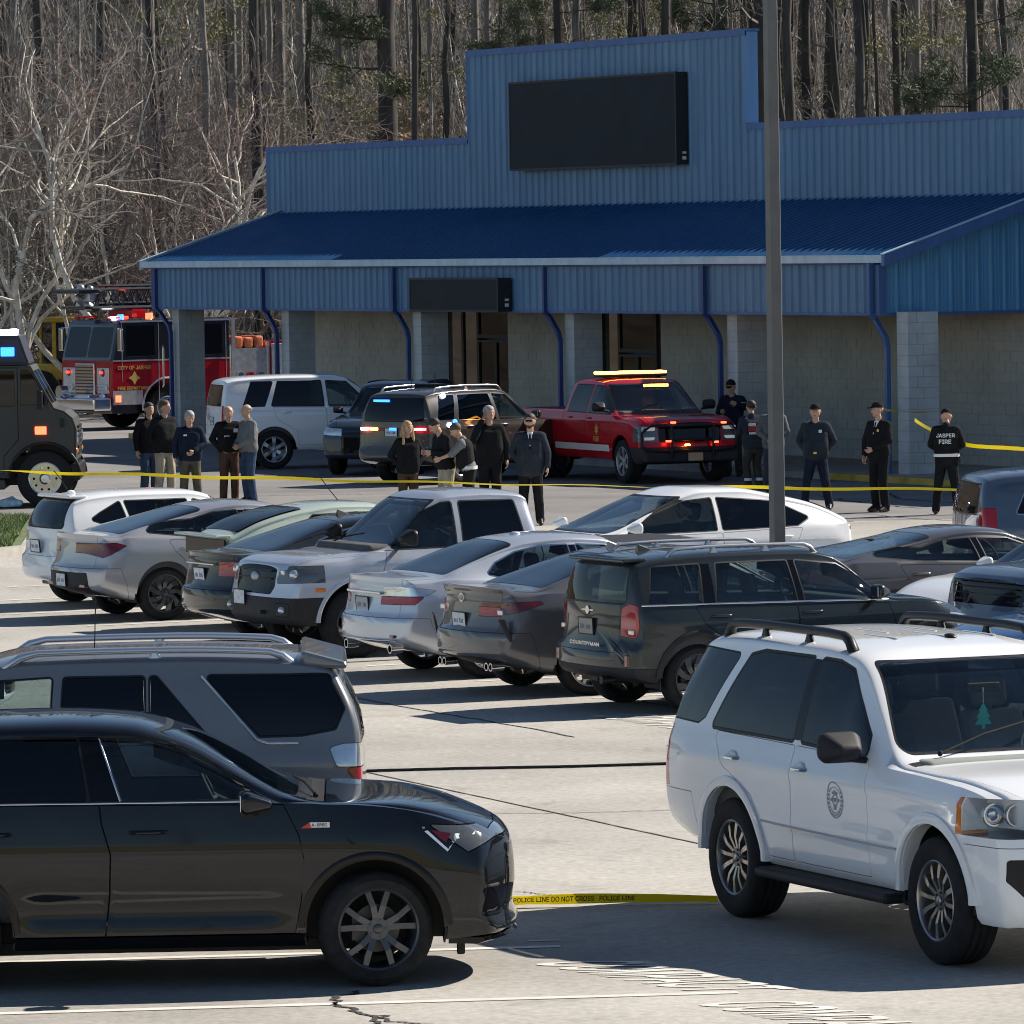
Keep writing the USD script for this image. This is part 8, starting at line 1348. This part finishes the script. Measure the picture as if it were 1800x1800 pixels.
        if hair[1] == 'long':
            cut = cut + hull(sph(hl((-0.05, 0.05, 0.0)), 0.05 * k), sph(hl((-0.05, -0.05, 0.0)), 0.05 * k), *[sph(nk + np.array([-0.09, s_ * 0.10, -0.22]) * k, 0.03 * k) for s_ in (1, -1)])
            for s_ in (1, -1): cut = cut + hull(sph(hl((0.0, s_ * 0.085, 0.03)), 0.028 * k), sph(hl((0.02, s_ * 0.09, -0.07)), 0.028 * k)) + hull(sph(hl((0.02, s_ * 0.09, -0.07)), 0.028 * k), sph(tr((0.09, s_ * 0.11, 1.28)), 0.024 * k)) + hull(sph(tr((0.09, s_ * 0.11, 1.28)), 0.024 * k), sph(tr((0.13, s_ * 0.09, 1.17)), 0.012 * k))
        part(t, 'hair', cut, hm, 60)
        if beard: part(t, 'beard', hull(sph(hl((0.062, 0, -0.085)), 0.03 * k), sph(hl((0.03, 0.05, -0.05)), 0.025 * k), sph(hl((0.03, -0.05, -0.05)), 0.025 * k)), hm, 60)
    if cap:
        c_ = hull(sph(hl((-0.012, 0, 0.055)), 0.094 * k, 16), sph(hl((0.015, 0, 0.06)), 0.084 * k, 14)).trim_by_plane(tuple(np.array([-sn * cy * -1 * 0, 0, 1.0])), float(hl((0, 0, 0.045))[2]) - 0.0)
        q = part(t, 'cap', c_, CL[cap], 50); part(q, 'brim', hull(sph(hl((0.075, 0.055, 0.052)), 0.007 * k, 6), sph(hl((0.075, -0.055, 0.052)), 0.007 * k, 6), sph(hl((0.165, 0.03, 0.04)), 0.007 * k, 6), sph(hl((0.165, -0.03, 0.04)), 0.007 * k, 6)), CL[cap])
    if glasses: part(t, 'sunglasses', hull(*[sph(hl((0.092 - 0.012 * abs(s_) * 0, s_ * 0.045, 0.015 + z)), 0.012 * k, 6) for s_ in (1, -1) for z in (0.004, -0.006)]), GLOSSB)
    for e in extras:
        if e[0] == 'shirt': part(t, 'collar', hull(sph(nk + np.array([0.05, 0.028, -0.03]) * k, 0.02 * k), sph(nk + np.array([0.05, -0.028, -0.03]) * k, 0.02 * k), sph(tr((0.135, 0.0, 1.27)), 0.012 * k)), CL['white'], 50)
        if e[0] == 'tie': part(t, 'tie', hull(sph(nk + np.array([0.078, 0, -0.05]) * k, 0.014 * k), sph(tr((0.145, 0.012, 1.22)), 0.014 * k), sph(tr((0.145, -0.012, 1.22)), 0.014 * k)), CL[e[1]], 50)
        if e[0] == 'badge': x, y, z = e[1]; part(t, 'badge', rbox(*(lambda p: (p[0] - 0.01, p[0] + 0.008, p[1] - e[2], p[1] + e[2], p[2] - e[3], p[2] + e[3]))(tr((x, y, z))), 0.006), e[4])
        if e[0] == 'band': p0, p1, r0, z0, w_ = tr((0, -e[2], e[1])), tr((0, e[2], e[1])), e[3] * k, e[1], e[4]; part(t, 'reflective_band', hull(*[mv_man(Manifold.cylinder(w_, r0, r0, 24), p - np.array([0, 0, w_ / 2])) for p in (p0, p1)]), e[5], 50)
        if e[0] == 'cuff':
            for sg in (1, -1): part(t, 'reflective_cuff', mv_man(Manifold.cylinder(0.05, 0.072 * k, 0.07 * k, 18), J['an', sg] + np.array([0, 0, e[1]])), e[2], 50)
        if e[0] == 'armband': 
            for sg in (1, -1): p = J['sh', sg] * 0.45 + J['el', sg] * 0.55; d = (J['el', sg] - J['sh', sg]); d /= np.linalg.norm(d); part(t, 'reflective_band', hull(*[sph(p + d * q, 0.0685 * k, 14) for q in (-0.012, 0.012)]).trim_by_plane(tuple(d), float(d @ (p - d * 0.035))).trim_by_plane(tuple(-d), float(-(d @ (p + d * 0.035)))), e[1], 50)
        if e[0] == 'vest': part(t, 'vest', fuse([hull(*[sph(ch + np.array([0.0, sg * 0.09 * k, 0.06 * k]), 0.137 * k, 12) for sg in (1, -1)], *[sph(be + np.array([0.01, sg * 0.08 * k, -0.02]), 0.145 * k * b, 12) for sg in (1, -1)])], 0.03, 2), CL['black'], True)
        if e[0] == 'belt': part(t, 'belt', hull(*[mv_man(Manifold.cylinder(0.05, 0.128 * k * b, 0.128 * k * b, 24), tr((0, s_ * 0.08, 0.97))) for s_ in (1, -1)]), CL['black'] if len(e) < 2 else e[1], 50)
        if e[0] == 'radio': q = tr((0.0, -0.22, 0.93)); part(t, 'radio', rbox(q[0] - 0.03, q[0] + 0.03, q[1] - 0.02, q[1] + 0.02, q[2] - 0.07, q[2] + 0.05, 0.01), TRIM)
        if e[0] == 'phone': q = J['wr', 1 if arms[0] == 'phone' else -1]; part(t, 'mobile_phone', rbox(q[0] - 0.01, q[0] + 0.06, q[1] - 0.012, q[1] + 0.0, q[2] + 0.03, q[2] + 0.15, 0.005), GLOSSB)
        if e[0] == 'text':
            for (s_, hh, z) in e[1]:
                v, f = arr(meshkit.text_mesh(s_, hh * k, 0.003, True)); p = tr((0, 0, z)); back = e[2] < 0; xx = v[:, 0] - v[:, 0].mean()
                W = np.stack([np.full(len(v), 0.0), (-xx if back else xx), v[:, 1]], 1); yy = W[:, 1] + p[1]; R_ = 0.137 * k * (0.7 + 0.3 * b); dep = np.sqrt(np.maximum(R_ ** 2 - np.maximum(np.abs(yy) - 0.085 * k, 0) ** 2, 0.0004))
                W[:, 0] = p[0] + (-dep - 0.004 - v[:, 2] if back else dep + 0.02 + v[:, 2]); W[:, 1] = yy; W[:, 2] = p[2] + v[:, 1]; part(t, 'jacket_lettering', (W, f), BADGE)
    return t
def mv_man(m, p): return m.translate(tuple(map(float, p)))
CAM = -PI / 2
person('person in a black jacket and blue jeans mostly hidden behind the one in khaki trousers', 264, 105.8, 1.76, rad(-60), 'black', 'jeans', ('dark', 'short'))
person('person in a black jacket and khaki trousers, second from the left', 291, 105.0, 1.82, rad(-50), 'black', 'khaki', ('brown', 'short'), ('back', 'pocket'), yaw=0.5, step=0.05, bulk=1.1)
person('grey haired person in a navy jacket with a white pass on a lanyard', 336, 102.6, 1.70, rad(-85), 'navy', 'olive', ('grey', 'short'), ('front', 'sides'), nod=0.3, yaw=0.3, stance=0.14, bulk=1.12, extras=(('badge', (0.155, 0.0, 1.12), 0.035, 0.045, BADGE), ('badge', (0.15, -0.09, 1.33), 0.03, 0.012, BADGE)))
person('bald person in a black pullover and dark brown trousers', 404, 104.4, 1.72, rad(-75), 'black', 'brown', ('grey', 'bald'), ('pocket', 'pocket'), bulk=1.02, hem=0.93, extras=(('badge', (0.135, 0.11, 1.33), 0.04, 0.035, REFS), ('badge', (0.14, -0.06, 1.22), 0.05, 0.02, REFS), ('belt',)))
person('bald person in a grey pullover and blue jeans seen from the side', 439, 104.2, 1.75, rad(-150), 'grey', 'jeans', ('grey', 'bald'), ('front', 'front'), bulk=1.22, hem=0.93)
person('person with long blond hair in a black jacket', 718, 96.5, 1.64, rad(-75), 'black', 'brown', ('blond', 'long'), ('pocket', 'pocket'), female=True, yaw=0.35, step=0.04, hem=0.86)
person('person in a black shirt and khaki trousers bending over a phone', 786, 94.9, 1.76, rad(-155), 'black', 'khaki', ('dark', 'short'), ('bent', 'bent'), nod=0.6, lean=0.16, bulk=1.15, hem=0.93, extras=(('radio',),))
person('officer in a black vest over a grey shirt leaning to the person in khaki', 826, 94.6, 1.68, rad(172), 'grey', 'black', ('brown', 'short'), ('reach', 'reach'), nod=0.5, lean=0.22, sleeve='short', bulk=1.08, hem=0.95, extras=(('vest',), ('belt', REFS)))
person('tall person in a black jacket with one hand raised to the ear', 862, 97.2, 1.85, rad(-80), 'black', 'black', ('grey', 'short'), ('sides', 'phone'), yaw=0.3, bulk=1.12, extras=(('phone',),))
person('bearded person in sunglasses, dark coat, white shirt and tie', 934, 94.5, 1.79, rad(-92), 'slate', 'black', ('dark', 'short'), ('sides', 'pocket'), stance=0.14, yaw=-0.15, glasses=True, beard=True, hem=0.80, bulk=1.1, extras=(('shirt',), ('tie', 'navy')))
person('firefighter in a dark coat with lime bands behind the red pickup hood', 1290, 112.4, 1.84, rad(-110), 'navy', 'turnout', None, ('up', 'bent'), cap='black', nod=0.3, bulk=1.12, extras=(('band', 1.16, 0.08, 0.146, 0.075, REFL), ('armband', REFL)))
person('firefighter in dark turnout clothes with a red back patch at the red pickup corner', 1325, 106.5, 1.72, rad(105), 'slate', 'turnout', ('dark', 'short'), ('bent', 'bent'), lean=0.2, crouch=0.5, bulk=1.1, extras=(('badge', (-0.15, 0.05, 1.33), 0.07, 0.02, REFS), ('badge', (-0.155, 0.05, 1.25), 0.08, 0.045, REDP), ('badge', (-0.15, 0.05, 1.17), 0.07, 0.02, REFS), ('cuff', 0.08, REFS)))
person('person in dark clothes half hidden behind the lamp pole', 1361, 104.0, 1.70, rad(-100), 'hood', 'slate', ('brown', 'short'), ('front', 'front'))
person('person in a navy sweatshirt and cap standing with feet apart, right of the lamp pole', 1436, 98.1, 1.76, rad(-100), 'slate', 'navy', None, ('pocket', 'pocket'), cap='black', stance=0.21, bulk=1.12, extras=(('badge', (0.145, 0.09, 1.33), 0.025, 0.025, REFS), ('badge', (0.15, -0.0, 0.97), 0.03, 0.02, GOLDB)))
person('person in a black dress jacket, white collar, tie and cap looking left', 1547, 97.2, 1.80, rad(-135), 'black', 'black', None, ('front', 'sides'), cap='black', stance=0.10, hem=0.92, yaw=-0.45, extras=(('shirt',), ('tie', 'black'), ('badge', (0.13, 0.09, 1.33), 0.02, 0.025, GOLDB), ('radio',), ('belt',)))
person('person in a black jacket and cap seen from behind with white letters on the back', 1665, 96.0, 1.72, rad(82), 'black', 'black', None, ('front', 'front'), cap='black', nod=0.45, stance=0.19, bulk=1.08, hem=0.98, step=0.05, extras=(('text', (('JASPER', 0.062, 1.30), ('FIRE', 0.070, 1.19)), -1), ('belt', BADGE), ('radio',)))
# ------------------------------------------------------------------ the bank and tree line behind the photographer, which glass and paint mirror
TURF = mat('dry_grass_bank', (0.16, 0.15, 0.06), 0.95, color2=(0.24, 0.22, 0.10), vscale=0.35, detail=8.0)
bx, by = np.meshgrid(np.linspace(-150, 150, 60), np.linspace(-130, -4, 40), indexing='ij')
bz = np.clip((-by - 6) / 30, 0, 1) ** 0.9 * 6.5 + np.clip((-by - 60) / 60, 0, 1) * 4 + 0.35 * np.sin(bx * 0.17 + by * 0.2) - 0.06
part(None, 'grass_bank', grid_sheet(np.stack([bx, by, bz], -1)), TURF, smooth=True, kind='structure')
Rb = np.random.default_rng(91)
for k in range(46):
    x = -140 + 280 * (k + Rb.uniform(-0.3, 0.3)) / 45; y = Rb.uniform(-75, -48); z = float(np.clip((-y - 6) / 30, 0, 1) ** 0.9 * 6.5 + max(0, (-y - 60) / 60) * 4)
    copy_of(protos[k % 6], (x, y, z - 0.3), Rb.uniform(0, 6.28), 'bare_tree', 'slender leafless tree on the grass bank behind the photographer', 'tree', 'trees on the bank behind the photographer', Rb.uniform(0.6, 0.9))
wx, wy = np.meshgrid(np.linspace(-150, 150, 120), np.linspace(-100, -78, 4), indexing='ij')
